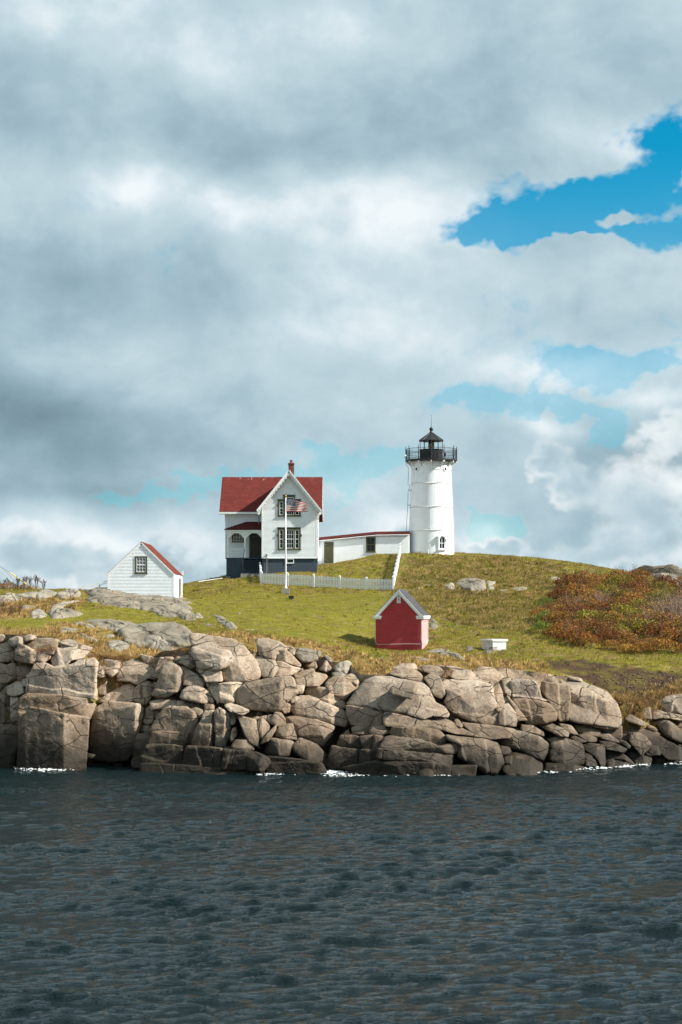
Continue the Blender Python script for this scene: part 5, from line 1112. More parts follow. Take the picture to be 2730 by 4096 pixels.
# ------------------------------------------------------------------ lighthouse
def build_lighthouse():
    d = 184.0; k = F/d; cx = X(1726, d); zz = lambda py: Z(py, d-2.2); base = (cx, d, 15.0); off = base
    th = thing('lighthouse', 'white cast iron lighthouse tower with black lantern room on the hilltop', 'lighthouse', base)
    prof = [(2.42, 15.0), (2.40, zz(2213)), (2.33, zz(2120)), (2.235, zz(2025)), (2.13, zz(1930)), (2.07, zz(1875)), (2.06, zz(1838))]
    fine = []
    for (r0, z0), (r1, z1) in zip(prof, prof[1:]): fine += [(r0+(r1-r0)*t/4, z0+(z1-z0)*t/4) for t in range(4)]
    fine.append(prof[-1]); rad = lambda z: float(np.interp(z, [p[1] for p in prof], [p[0] for p in prof]))
    MB(off).lathe(fine, cx, d, 72).build('tower', 'white_iron', th, True)
    for i, py in enumerate((1875, 1930, 2026, 2121)):
        z = zz(py); r = rad(z); MB(off).lathe([(r-0.02, z-0.045), (r+0.028, z-0.04), (r+0.028, z+0.03), (r-0.02, z+0.05)], cx, d, 72).build('seam_band', 'white_iron', th, True)
        if i:
            m = MB(off); m.tube([(cx+(r+0.06)*math.cos(t), d+(r+0.06)*math.sin(t), z+0.03*math.sin(t*5+i)) for t in np.linspace(-math.pi*1.02, 0.02*math.pi, 30)], 0.017, 5); m.build('cable', 'off_white_cable', th)
    for az, z0, z1 in ((8, zz(2026), zz(1930)), (-6, zz(2121), zz(2026)), (40, zz(2121), zz(2026)), (-40, zz(2026), zz(1930))):
        t = math.radians(-90+az); m = MB(off); m.tube([(cx+(rad(z)+0.004)*math.cos(t), d+(rad(z)+0.004)*math.sin(t), z) for z in np.linspace(z0, z1, 5)], 0.012, 5); m.build('plate_seam', 'white_iron', th)
    # gallery
    zd = zz(1836); GR = 2.72
    MB(off).lathe([(2.0, zd-0.16), (GR-0.08, zd-0.10), (GR, zd-0.05), (GR, zd+0.06), (GR-0.04, zd+0.07), (1.0, zd+0.07)], cx, d, 48).build('gallery_deck', 'black_iron', th)
    # curved brackets under the gallery
    m = MB((0, 0, 0)); n = 10; outer = [(2.0+0.66*(1-math.cos(t)), -1.12+0.98*math.sin(t)) for t in np.linspace(0.05, math.pi/2, n)]; inner = [(x-0.02-0.05, z+0.11) for x, z in outer]
    m.prism([(2.03, -1.12)]+[(x+0.04, z-0.02) for x, z in outer[1:]]+[(x, min(z, -0.03)) for x, z in inner[::-1]], -0.05, 0.05); bme = m.mesh('bracket', 'white_iron')
    for q in range(12):
        o = link('bracket', bme, th, Vector((cx, d, zd-0.10))-Vector(off), math.radians(-93+30*q))
        MB((0, 0, 0)).lathe([(0.0, -0.15), (0.07, -0.10), (0.07, -0.02), (0.0, 0.02)], 2.62, 0, 8).build('pendant', 'white_iron', o)
    rm = MB(off)
    for hz in (0.10, 0.62, 1.12): rm.tube([(cx+(GR-0.05)*math.cos(t), d+(GR-0.05)*math.sin(t), zd+0.07+hz) for t in np.linspace(0, 2*math.pi, 61)], 0.022, 5)
    rail = rm.build('gallery_railing', 'black_iron', th)
    post = MB().lathe([(0.04, 0), (0.04, 1.15), (0.06, 1.18), (0.02, 1.26), (0.045, 1.32), (0.0, 1.48)], 0, 0, 8).mesh('rail_post', 'black_iron'); bar = MB().box(-0.011, 0.011, -0.011, 0.011, 0.0, 1.12).mesh('baluster', 'black_iron')
    for q in range(12):
        t = math.radians(-93+30*q); link('rail_post', post, rail, Vector((cx+(GR-0.05)*math.cos(t), d+(GR-0.05)*math.sin(t), zd+0.07))-Vector(off))
        for j in range(1, 7):
            t2 = t+math.radians(30*j/7); link('baluster', bar, rail, Vector((cx+(GR-0.05)*math.cos(t2), d+(GR-0.05)*math.sin(t2), zd+0.07))-Vector(off))
    # lantern: ten sides
    LR, z0, z1, z2 = 1.25, zd+0.07, zz(1792), zz(1757); a0 = math.radians(-94); pt = lambda r, q, z: Vector((cx+r*math.cos(a0+math.radians(36*q)), d+r*math.sin(a0+math.radians(36*q)), z))
    m = MB(off); m.lathe([(LR, z0), (LR, z1)], cx, d, 10, a0); m.lathe([(LR+0.05, z1-0.05), (LR+0.05, z1+0.03), (LR-0.08, z1+0.04)], cx, d, 10, a0)
    for q in range(50):
        a, b = pt(LR+0.012, q/5, z0), pt(LR+0.012, q/5, z1)
        f = q/5-int(q/5); q0 = int(q/5); a = pt(LR+0.008, q0, z0+0.02).lerp(pt(LR+0.008, q0+1, z0+0.02), f); m.tube([a, a+Vector((0, 0, z1-z0-0.08))], 0.014, 4)
    m.build('lantern_wall', 'black_iron', th)
    for q in range(10):
        m = MB(off); m.tube([pt(LR-0.02, q, z1), pt(LR-0.02, q, z2)], 0.032, 6); m.build('mullion', 'black_iron', th)
        a, b = pt(LR-0.03, q, z1+0.035), pt(LR-0.03, q+1, z1+0.035); u = Vector((0, 0, z2-z1-0.04)); inn = Vector((cx, d, 0))-Vector((a.x, a.y, 0)); inn = inn.normalized()*0.01
        e = (b-a).normalized()*0.035; m = MB(off); m.add([a+e, b-e, b-e+u, a+e+u, a+e+inn, b-e+inn, b-e+u+inn, a+e+u+inn], [(0, 1, 2, 3), (7, 6, 5, 4), (0, 4, 5, 1), (1, 5, 6, 2), (2, 6, 7, 3), (3, 7, 4, 0)]); m.build('pane', 'clear_glass', th)
    MB(off).lathe([(LR-0.04, z2-0.02), (1.34, z2), (1.34, z2+0.06), (0.22, zz(1724))], cx, d, 10, a0).build('lantern_roof', 'black_iron', th)
    m = MB(off)
    for q in range(10): m.tube([pt(1.34, q, z2+0.07), pt(0.22, q, zz(1724)+0.01)], 0.025, 5)
    m.build('roof_rib', 'black_iron', th)
    zt = zz(1724); m = MB(off); m.lathe([(0.24, zt-0.02), (0.22, zt+0.08), (0.14, zt+0.14), (0.17, zt+0.2), (0.10, zt+0.25)]+[(0.21*math.sin(t), zt+0.42-0.21*math.cos(t)) for t in np.linspace(0.45, math.pi, 10)], cx, d, 20); m.build('ventilator_ball', 'black_iron', th, True)
    m = MB(off); m.tube([(cx, d, zt+0.6), (cx, d, zz(1652))], 0.03, 6, 0.012); m.tube([(cx, d, zz(1655)), (cx-0.06, d, zz(1650))], 0.01, 4); m.tube([(cx, d, zz(1655)), (cx+0.06, d, zz(1650))], 0.01, 4); m.build('lightning_rod', 'black_iron', th)
    # the lens, a beehive of glass rings on a pedestal
    zc = (z1+z2)/2+0.0; pf = []
    for j in range(17):
        t = -1+2*j/16; r = 0.31*math.sqrt(max(0.02, 1-(t*0.86)**2)); pf += [(r*0.94, zc+0.60*t-0.012), (r, zc+0.60*t+0.012)]
    MB(off).lathe(pf, cx, d, 24).build('lens', 'lens_glass', th)
    m = MB(off)
    for q in range(8): m.tube([(cx+0.325*math.sqrt(max(0.02, 1-(t*0.86)**2))*math.cos(q*math.pi/4+.3), d+0.325*math.sqrt(max(0.02, 1-(t*0.86)**2))*math.sin(q*math.pi/4+.3), zc+0.60*t) for t in np.linspace(-1, 1, 9)], 0.018, 5)
    m.lathe([(0.2, z0), (0.2, zc-0.62)], cx, d, 12); m.build('lens_frame', 'black_iron', th)
    # portholes
    for az in (-48, 40, 130, -138):
        t = math.radians(-90+az); z = zz(1874); r = rad(z); nv = Vector((math.cos(t), math.sin(t), 0)); tv = Vector((-math.sin(t), math.cos(t), 0)); c = Vector((cx, d, z))+nv*r
        m = MB(off); ring = lambda rr, o_: [c+nv*o_+tv*rr*math.cos(s)+Vector((0, 0, rr*math.sin(s))) for s in np.linspace(0, 2*math.pi, 20, endpoint=False)]
        L4 = [ring(0.24, -0.1), ring(0.24, 0.10), ring(0.15, 0.12), ring(0.15, -0.05)]; m.add([p for L_ in L4 for p in L_], [(i*20+j, i*20+(j+1) % 20, (i+1)*20+(j+1) % 20, (i+1)*20+j) for i in range(3) for j in range(20)]); po = m.build('porthole', 'white_iron', th)
        m = MB(off); m.add(ring(0.152, 0.03), [tuple(range(20))]); m.build('pane', 'glass_dark', po)
    # arched window with a pedimented hood, low on the right
    t = math.radians(-90+24); nv = Vector((math.cos(t), math.sin(t), 0)); tv = Vector((-math.sin(t), math.cos(t), 0)); zb = zz(2197); zh = zz(2146); r = rad((zb+zh)/2); o_ = Vector((cx, d, 0))+nv*(r+0.02)
    def pl(u, z, q): return o_+tv*u+nv*q+Vector((0, 0, z))
    def arch(w, z0_, zs, n_=12): return [(-w, z0_), (w, z0_)]+[(w*math.cos(s), zs+w*math.sin(s)) for s in np.linspace(0, math.pi, n_)]
    zs = zh-0.34; m = MB(off)
    A1, A2 = arch(0.40, zb, zs), arch(0.29, zb+0.10, zs); n_ = len(A1)
    m.add([pl(u, z, 0.10) for u, z in A1]+[pl(u, z, 0.10) for u, z in A2]+[pl(u, z, -0.25) for u, z in A1]+[pl(u, z, -0.02) for u, z in A2],
          [(i, (i+1) % n_, n_+(i+1) % n_, n_+i) for i in range(n_)]+[(i, 2*n_+i, 2*n_+(i+1) % n_, (i+1) % n_) for i in range(n_)]+[(n_+i, n_+(i+1) % n_, 3*n_+(i+1) % n_, 3*n_+i) for i in range(n_)])
    m.obox(pl(0, zb-0.05, 0.02), tv*0.47, nv*0.17, (0, 0, 0.05))
    fr = m.build('arched_window', 'white_iron', th)
    m = MB(off); H = [(-0.56, zs+0.30), (-0.56, zs+0.37), (0, zs+0.62), (0.56, zs+0.37), (0.56, zs+0.30), (0.44, zs+0.26), (0.44, zs-0.18), (0.40, zs-0.22), (0.40, zs), (0.28, zs+0.28), (0, zs+0.41), (-0.28, zs+0.28), (-0.40, zs), (-0.40, zs-0.22), (-0.44, zs-0.18), (-0.44, zs+0.26)]; n_ = len(H)
    for (i0, q0, q1) in ((0, -0.25, 0.20),): m.add([pl(u, z, q1) for u, z in H]+[pl(u, z, q0) for u, z in H], [tuple(range(n_)), tuple(range(2*n_-1, n_-1, -1))]+[(i, n_+i, n_+(i+1) % n_, (i+1) % n_) for i in range(n_)])
    m.build('window_hood', 'white_iron', fr)
    m = MB(off); A3 = arch(0.292, zb+0.098, zs); m.add([pl(u, z, 0.012) for u, z in A3], [tuple(range(len(A3)))]); m.build('pane', 'glass_dark', fr)
    m = MB(off); m.obox(pl(0, (zb+zs+0.3)/2, 0.03), tv*0.018, nv*0.015, (0, 0, (zs+0.29-zb-0.1)/2)); m.obox(pl(0, (zb+zs+0.3)/2, 0.031), tv*0.29, nv*0.018, (0, 0, 0.028)); m.build('sash', 'white_trim', fr)
    # small second window seen edge-on at the left, and the conduits
    t2 = math.radians(-90-84); 
    for py in (1955, 2015): m = MB(off); z = zz(py); r = rad(z); m.obox((cx+(r+0.05)*math.cos(t2), d+(r+0.05)*math.sin(t2), z), (0.18, 0, 0), (0, 0.3, 0), (0, 0, 0.09 if py == 1955 else 0.05)); m.build('window_hood', 'white_iron', th)
    m = MB(off); m.tube([(X(1624, d-1), d-1.0, zz(1852)), (X(1634, d), d-0.4, zz(1866)), (X(1634, d), d-0.3, zz(1910)), (X(1632, d), d-.3, zz(1932)), (X(1641, d), d-.3, zz(1938)), (X(1633, d), d-.3, zz(1960)), (X(1631, d), d-0.3, zz(2030)), (X(1628, d), d-0.3, zz(2072)), (X(1626, d), d-0.3, zz(2125))], 0.028, 6); m.build('conduit', 'grey_metal', th)
    m = MB(off); m.tube([(X(1806, d), d-0.3, zz(1852)), (X(1809, d), d-0.2, zz(1930)), (X(1815, d), d-0.2, zz(2040)), (X(1819, d), d-0.2, zz(2140)), (X(1825, d), d-0.2, zz(2214))], 0.02, 6); m.build('conduit', 'off_white_cable', th)
    m = MB(off); m.box(X(1776, d)-0.10, X(1776, d)+0.10, d-2.45, d-2.25, zd+0.25, zd+0.62); m.build('junction_box', 'black_iron', rail)
    m = MB(off); m.tube([(X(1619, d), d-0.6, zz(1822)), (X(1622, d), d-0.9, zz(1817))], 0.09, 8); m.build('fog_sensor', 'white_trim', rail)
build_lighthouse()

# ------------------------------------------------------------------ white shed
def gable_shed(th, off, x0, x1, y0, y1, zb, ze, xp, zp, wall, roofm, trim, oh=0.06, siding=True, ohx=0.05):
    sl0, sl1 = (zp-ze)/(xp-x0), (zp-ze)/(x1-xp); w = MB(off)
    w.prism([(x0, zb), (x1, zb), (x1, ze), (xp, zp), (x0, ze)], y0, y1)
    if siding:
        lo = lambda z: x0+0.1 if z < ze else min(x0+0.1+(z-ze)/sl0, xp); hi = lambda z: x1-0.1 if z < ze else max(x1-0.1-(z-ze)/sl1, xp)
        w.siding((0, y0, 0), (1, 0, 0), (0, -1, 0), zb, zp-0.12, lo, hi, siding)
        w.siding((x1, 0, 0), (0, 1, 0), (1, 0, 0), zb, ze, lambda z: y0+0.1, lambda z: y1-0.1, siding)
    w.build('wall', wall, th)
    e0, e1 = x0-ohx, x1+ohx; z0, z1 = ze-sl0*ohx, ze-sl1*ohx; r = MB(off); a, b = y0-oh, y1+oh; l = 0.10
    r.roof((e0, b, z0+l), (e0, a, z0+l), (xp, a, zp+l), (xp, b, zp+l)); r.roof((e1, a, z1+l), (e1, b, z1+l), (xp+0.001, b, zp+l), (xp+0.001, a, zp+l)); rf = r.build('roof', roofm, th)
    return rf, e0, e1, z0+l, z1+l, zp+l
def build_white_shed():
    d = 146.0; x0, x1, xp = X(432, d), X(697, d), X(566, d); base = (xp, d, 10.9); off = base
    th = thing('white_shed', 'small white clapboard shed with one olive window behind the smooth outcrop', 'shed', base)
    ze, zp = Z(2297, d), Z(2165, d); y1 = 153.4
    rf, e0, e1, q0, q1, qp = gable_shed(th, off, x0, x1, d, y1, 10.0, ze, xp, zp-0.12, 'white_paint', 'rust_shingle', 'white_trim', 0.05, 0.118, 0.06)
    for ex, ez in ((e0, q0), (e1, q1)):
        a, b = Vector((xp, d-0.045, qp-0.06)), Vector((ex, d-0.045, ez-0.06)); v = b-a; ln = v.length; v.normalize(); n = Vector((v.z, 0, -v.x)); n = -n if n.z > 0 else n
        m = MB(off); m.obox(a+v*ln/2+n*0.08, v*ln/2, (0, 0.03, 0), n*0.10); m.obox(a+v*ln/2+n*0.02+Vector((0, -0.035, 0)), v*ln/2, (0, 0.02, 0), n*0.045); m.build('rake_board', 'white_trim', rf)
    for bb in ((x0-0.02, x0+0.13, d-0.035, d+0.13), (x1-0.13, x1+0.03, d-0.035, d+0.12), (x1-0.02, x1+0.025, y1-0.12, y1+0.02), (x1+0.002, x1+0.035, d+2.6, d+2.72)): MB(off).box(*bb, 10.0, ze-0.05-0.1*(bb[2] > d+1)).build('corner_board', 'white_trim', th)
    window(th, X(541, d), X(590, d), Z(2293, d), Z(2225, d), d, off, 'olive_trim', 'white_trim', 3, 2, True, 0.13, 'olive framed gable window')
    m = MB(off); m.box(x1+0.003, x1+0.07, d+4.3, d+5.5, 11.15, ze-0.25); sd = m.build('side_window', 'olive_trim', th); MB(off).box(x1+0.072, x1+0.076, d+4.45, d+5.35, 11.3, ze-0.4).build('pane', 'glass_dark', sd)
    MB(off).box(X(725, y1), X(729, y1)+0.05, y1+0.3, y1+0.6, Z(2300, y1), Z(2284, y1)).build('flue_pipe', 'white_trim', th)
build_white_shed()

# ------------------------------------------------------------------ red oil house
def build_red_shed():
    d = 130.0; g = at_depth(1596, d+1.5); base = (X(1596, d), d, 7.0)
    rot = math.radians(-10.0)
    th = thing('red_brick_shed', 'red painted brick shed with grey roof and white trim on the lawn', 'shed', base, rot)
    s = d/F; hw = 183/2*s/math.cos(rot); L = 3.5; ze = Z(2462, d)-base[2]; zp = Z(2353, d)-base[2]; x0, x1 = -hw, hw
    rf, e0, e1, q0, q1, qp = gable_shed(th, (0, 0, 0), x0, x1, 0.0, L, -0.6, ze, 0.0, zp-0.16, 'red_brick_paint', 'grey_shingle', 'white_trim', 0.10, False, 0.17)
    for ex, ez in ((e0, q0), (e1, q1)):
        a, b = Vector((0, -0.09, qp-0.04)), Vector((ex, -0.09, ez-0.04)); v = b-a; ln = v.length; v.normalize(); n = Vector((v.z, 0, -v.x)); n = -n if n.z > 0 else n
        m = MB(); m.obox(a+v*ln/2+n*0.10, v*ln/2, (0, 0.05, 0), n*0.10); m.obox(a+v*ln/2+n*0.04+Vector((0, -0.055, 0)), v*ln/2, (0, 0.04, 0), n*0.04); m.obox(a+v*ln/2+n*0.20+Vector((0, 0.02, 0)), v*(ln/2-.12), (0, 0.02, 0), n*0.025); m.build('rake_board', 'white_trim', rf)
    for sg in (-1, 1):
        m = MB(); xa, xb = (e0-0.02, x0+0.42) if sg < 0 else (x1-0.42, e1+0.02)
        m.box(xa, xb, -0.17, 0.003, ze-0.17, ze-0.02).box(xa+0.03, xb-0.03, -0.13, 0.002, ze-0.27, ze-0.172); yy0, xx = 0.004, (e0-0.02, x0) if sg < 0 else (x1, e1+0.02)
        m.box(xx[0], xx[1], yy0, L+0.1, ze-0.17, ze-0.02).box(xx[0]+(0 if sg > 0 else 0.05), xx[1]-(0.05 if sg > 0 else 0), yy0, L+0.05, ze-0.27, ze-0.172); m.build('eave_return', 'white_trim', th)
    MB().box(x1+0.001, x1+0.012, 0.002, L-0.002, -0.6, ze-0.02).build('side_wall', 'pale_pink_brick', th, label='pale pink side wall')  # right wall alone gets a paler, pinker brick colour
    vx, vz = 0.0, Z(2410, d)-base[2]; m = MB(); w, h = 0.13, 0.62; zc = vz+0.31
    m.box(-w, -w+0.05, -0.05, 0.0, zc-h/2, zc+h/2).box(w-0.05, w, -0.05, 0.0, zc-h/2, zc+h/2).box(-w+0.05, w-0.05, -0.05, 0.0, zc+h/2-0.06, zc+h/2).box(-w-0.02, w+0.02, -0.07, 0.0, zc-h/2-0.05, zc-h/2); v = m.build('vent', 'white_trim', th)
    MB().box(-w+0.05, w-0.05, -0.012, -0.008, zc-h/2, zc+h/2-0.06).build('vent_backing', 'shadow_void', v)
    for k in range(5): q = zc-h/2+0.06+k*0.11; MB().obox((0, -0.025, q), (w-0.05, 0, 0), (0, 0.02, 0.014), (0, -0.008, 0.02)).build('louvre', 'white_trim', v)
    m = MB(); c = 0.03; y = -0.03; zl = Z(2578, d)-base[2]
    m.tube([(x0-0.03, y, ze-0.28), (x0-0.01, y, zl+0.25), (x0+0.03, y, zl+0.08), (x0+0.15, y, zl), (-0.4, y, zl+0.02), (0.6, y, zl+0.05), (x1-0.15, y, zl+0.04), (x1+0.04, y+0.02, zl+0.06)], c*0.7, 6)
    m.tube([(x1-0.05, y, ze-0.28), (x1-0.02, y, 1.9), (x1-0.05, y, 0.9), (x1+0.03, y, zl+0.1), (x1+0.04, 0.6, zl+0.06), (x1+0.05, 2.2, zl+0.12), (x1+0.05, L-0.05, zl+0.25), (x1+0.04, L-0.02, ze-0.3)], c*0.7, 6); m.build('cable', 'off_white_cable', th)
    MB().lathe([(0.035, 0), (0.035, 0.05)], 0.1, -0.01, 8).build('pipe_hole', 'shadow_void', th).location.z = Z(2467, d)-base[2]
build_red_shed()

# ------------------------------------------------------------------ flag and pole
def build_flag():
    d = 160.0; p = at_depth(1144, d); base = (p[0], d, p[2]); off = base
    th = thing('flagpole', 'white flagpole on a concrete block in front of the picket fence', 'flagpole', base)
    zt = Z(1990, d); zc = Z(2354, d); x = base[0]
    MB(off).lathe([(0.16, zc+0.02), (0.16, zc+0.06), (0.09, zc+0.10), (0.066, zc+0.35), (0.064, zc+2.0), (0.042, zt)], x, d, 16).build('pole', 'white_trim', th, True)
    MB(off).lathe([(0.0, zt-0.01), (0.06, zt), (0.06, zt+0.05), (0.02, zt+0.06)]+[(0.085*math.sin(t), zt+0.14-0.085*math.cos(t)) for t in np.linspace(0.2, math.pi, 9)], x, d, 14).build('finial_ball', 'gold', th, True)
    m = MB(off); m.box(x-0.33, x+0.33, d-0.33, d+0.33, p[2]-0.5, zc); m.build('base_block', 'concrete', th)
    m = MB(off); m.tube([(x+0.09, d-0.08, zc+1.1), (x+0.08, d-0.07, zt-0.05)], 0.008, 4); m.build('halyard', 'cable', th)
    # the flag, streaming to the right
    nu, nv = 56, 27; H, Wd = 1.22, 2.05; u, v = np.meshgrid(np.linspace(0, 1, nu), np.linspace(0, 1, nv)); fx0 = x+0.10; z0 = Z(1993, d)
    xx = fx0+Wd*0.92*u-0.10*u*(1-v)*0+0.02*np.sin(7*u); zz = z0-H*v*(1-0.30*u**2)-0.10*u-0.42*u**2*(1-0.35*v)+0.05*np.sin(8*u+2*v)*u
    yy = d-0.05+0.16*np.sin(9.0*u-1.2+2.2*v)*u**0.7+0.05*np.sin(17*u+3*v)*u
    def quads(n, m_): i = (np.arange(m_-1)[:, None]*n+np.arange(n-1)[None]).ravel(); return np.stack([i, i+n, i+n+1, i+1], 1)
    V = np.stack([xx, yy, zz], -1).reshape(-1, 3); f = quads(nu, nv); fo = (fx0, d, z0-H)
    def flag_graph(m_, nt, b):
        g = G(nt); uv = g.n('ShaderNodeUVMap').outputs[0]; s = g.n('ShaderNodeSeparateXYZ'); g.put(s.inputs[0], uv)
        st = g.math('MODULO', g.math('FLOOR', g.math('MULTIPLY', s.outputs[1], 13.0)), 2.0)
        c = g.mix(g.math('GREATER_THAN', st, 0.5), (0.28, 0.005, 0.014), (0.62, 0.60, 0.58))
        can = g.math('MULTIPLY', g.math('LESS_THAN', s.outputs[0], 0.41), g.math('LESS_THAN', s.outputs[1], 7/13))
        c = g.mix(can, c, (0.010, 0.016, 0.065)); g.put(b.inputs['Base Color'], c); b.inputs['Roughness'].default_value = 0.8
        tr = g.n('ShaderNodeBsdfTranslucent'); g.put(tr.inputs[0], c); mx = g.n('ShaderNodeMixShader'); mx.inputs[0].default_value = 0.12
        g.put(mx.inputs[1], b.outputs[0]); g.put(mx.inputs[2], tr.outputs[0]); g.put(nt.nodes['Material Output'].inputs[0], mx.outputs[0])
    mat('flag_cloth', (0.7, 0.7, 0.7), build=flag_graph)
    uvs = np.stack([u.ravel(), v.ravel()], 1)[f.ravel()]
    fl = link('flag', mesh_from('flag', V-np.array(fo), f, 'flag_cloth', True, uvs), None, fo); tag(fl, 'striped flag with blue starred canton flying from the flagpole', 'flag')
    sv, sf = [], []
    def surf(a, b):
        i, j = a*(nu-1), b*(nv-1); i0, j0 = int(min(i, nu-2)), int(min(j, nv-2)); fi, fj = i-i0, j-j0; q = V.reshape(nv, nu, 3)
        return (q[j0, i0]*(1-fi)+q[j0, i0+1]*fi)*(1-fj)+(q[j0+1, i0]*(1-fi)+q[j0+1, i0+1]*fi)*fj
    for r in range(9):
        for c in range(6 if r % 2 == 0 else 5):
            cu = 0.41*(1+2*c+(r % 2))/12; cv = (7/13)*(r+1)/10; b0 = len(sv)
            for k in range(10): rr = 0.032 if k % 2 == 0 else 0.013; t = math.pi/2+k*math.pi/5; q = surf(cu+rr*math.cos(t)/Wd, cv-rr*math.sin(t)/H); sv.append(q+np.array([0, -0.012, 0])-np.array(fo))
            sf.append(tuple(range(b0, b0+10)))
    link('stars', mesh_from('stars', sv, sf, 'white_trim'), fl)
build_flag()

# ------------------------------------------------------------------ picket fence
def build_fence():
    c0, c1 = at_depth(1047, 166.5), at_depth(1573, 163.5); e0 = at_depth(1041, 172.6); e1 = at_depth(1602, 181.0)
    th = thing('picket_fence', 'white picket fence running round the garden below the house', 'fence', c0)
    pk = MB().prism([(-0.044, 0.05), (0.044, 0.05), (0.044, 0.98), (0.0, 1.06), (-0.044, 0.98)], -0.012, 0.012).mesh('picket', 'white_trim')
    m = MB(); m.box(-0.075, 0.075, -0.075, 0.075, -0.3, 1.10); m.box(-0.10, 0.10, -0.10, 0.10, 1.10, 1.15); m.add([(-0.09, -0.09, 1.15), (0.09, -0.09, 1.15), (0.09, 0.09, 1.15), (-0.09, 0.09, 1.15), (0, 0, 1.23)], [(0, 1, 4), (1, 2, 4), (2, 3, 4), (3, 0, 4)]); po = m.mesh('post', 'white_trim')
    O = Vector(c0)
    def run(a, b, posts, skip_last=False, sag=0.0):
        a, b = np.array(a), np.array(b); ln = np.linalg.norm(b[:2]-a[:2]); rot = math.atan2(b[1]-a[1], b[0]-a[0]); n = int(ln/0.148)
        zs = lambda t: float(ground(a[0]+(b[0]-a[0])*t, a[1]+(b[1]-a[1])*t))
        zt = np.array([zs(t) for t in np.linspace(0, 1, 41)]); ker = np.ones(7)/7; zt = np.convolve(np.pad(zt, 3, 'edge'), ker, 'valid'); zf_ = lambda t: float(np.interp(t, np.linspace(0, 1, 41), zt))+0.02
        nrm = Vector((math.sin(rot), -math.cos(rot), 0))
        for k in range(n):
            t = (k+0.5)/n; p = Vector((a[0]+(b[0]-a[0])*t, a[1]+(b[1]-a[1])*t, zf_(t)))+nrm*0.055
            link('picket', pk, th, p-O, rot)
        for k in range(posts+1-(1 if skip_last else 0)):
            t = k/posts; p = Vector((a[0]+(b[0]-a[0])*t, a[1]+(b[1]-a[1])*t, zf_(t))); link('post', po, th, p-O, rot)
        for k in range(posts):
            t0, t1 = k/posts, (k+1)/posts
            for hz in (0.28, 0.82):
                pa = Vector((a[0]+(b[0]-a[0])*t0, a[1]+(b[1]-a[1])*t0, zf_(t0)+hz)); pb = Vector((a[0]+(b[0]-a[0])*t1, a[1]+(b[1]-a[1])*t1, zf_(t1)+hz)); d = (pb-pa)
                mm = MB(O); mm.obox((pa+pb)/2+nrm*0.015, d/2, nrm*0.02, (0, 0, 0.04)); mm.build('rail', 'white_trim', th)
    run(c0, c1, 5); run(e0, c0, 3, True); run(c1, e1, 8)
build_fence()

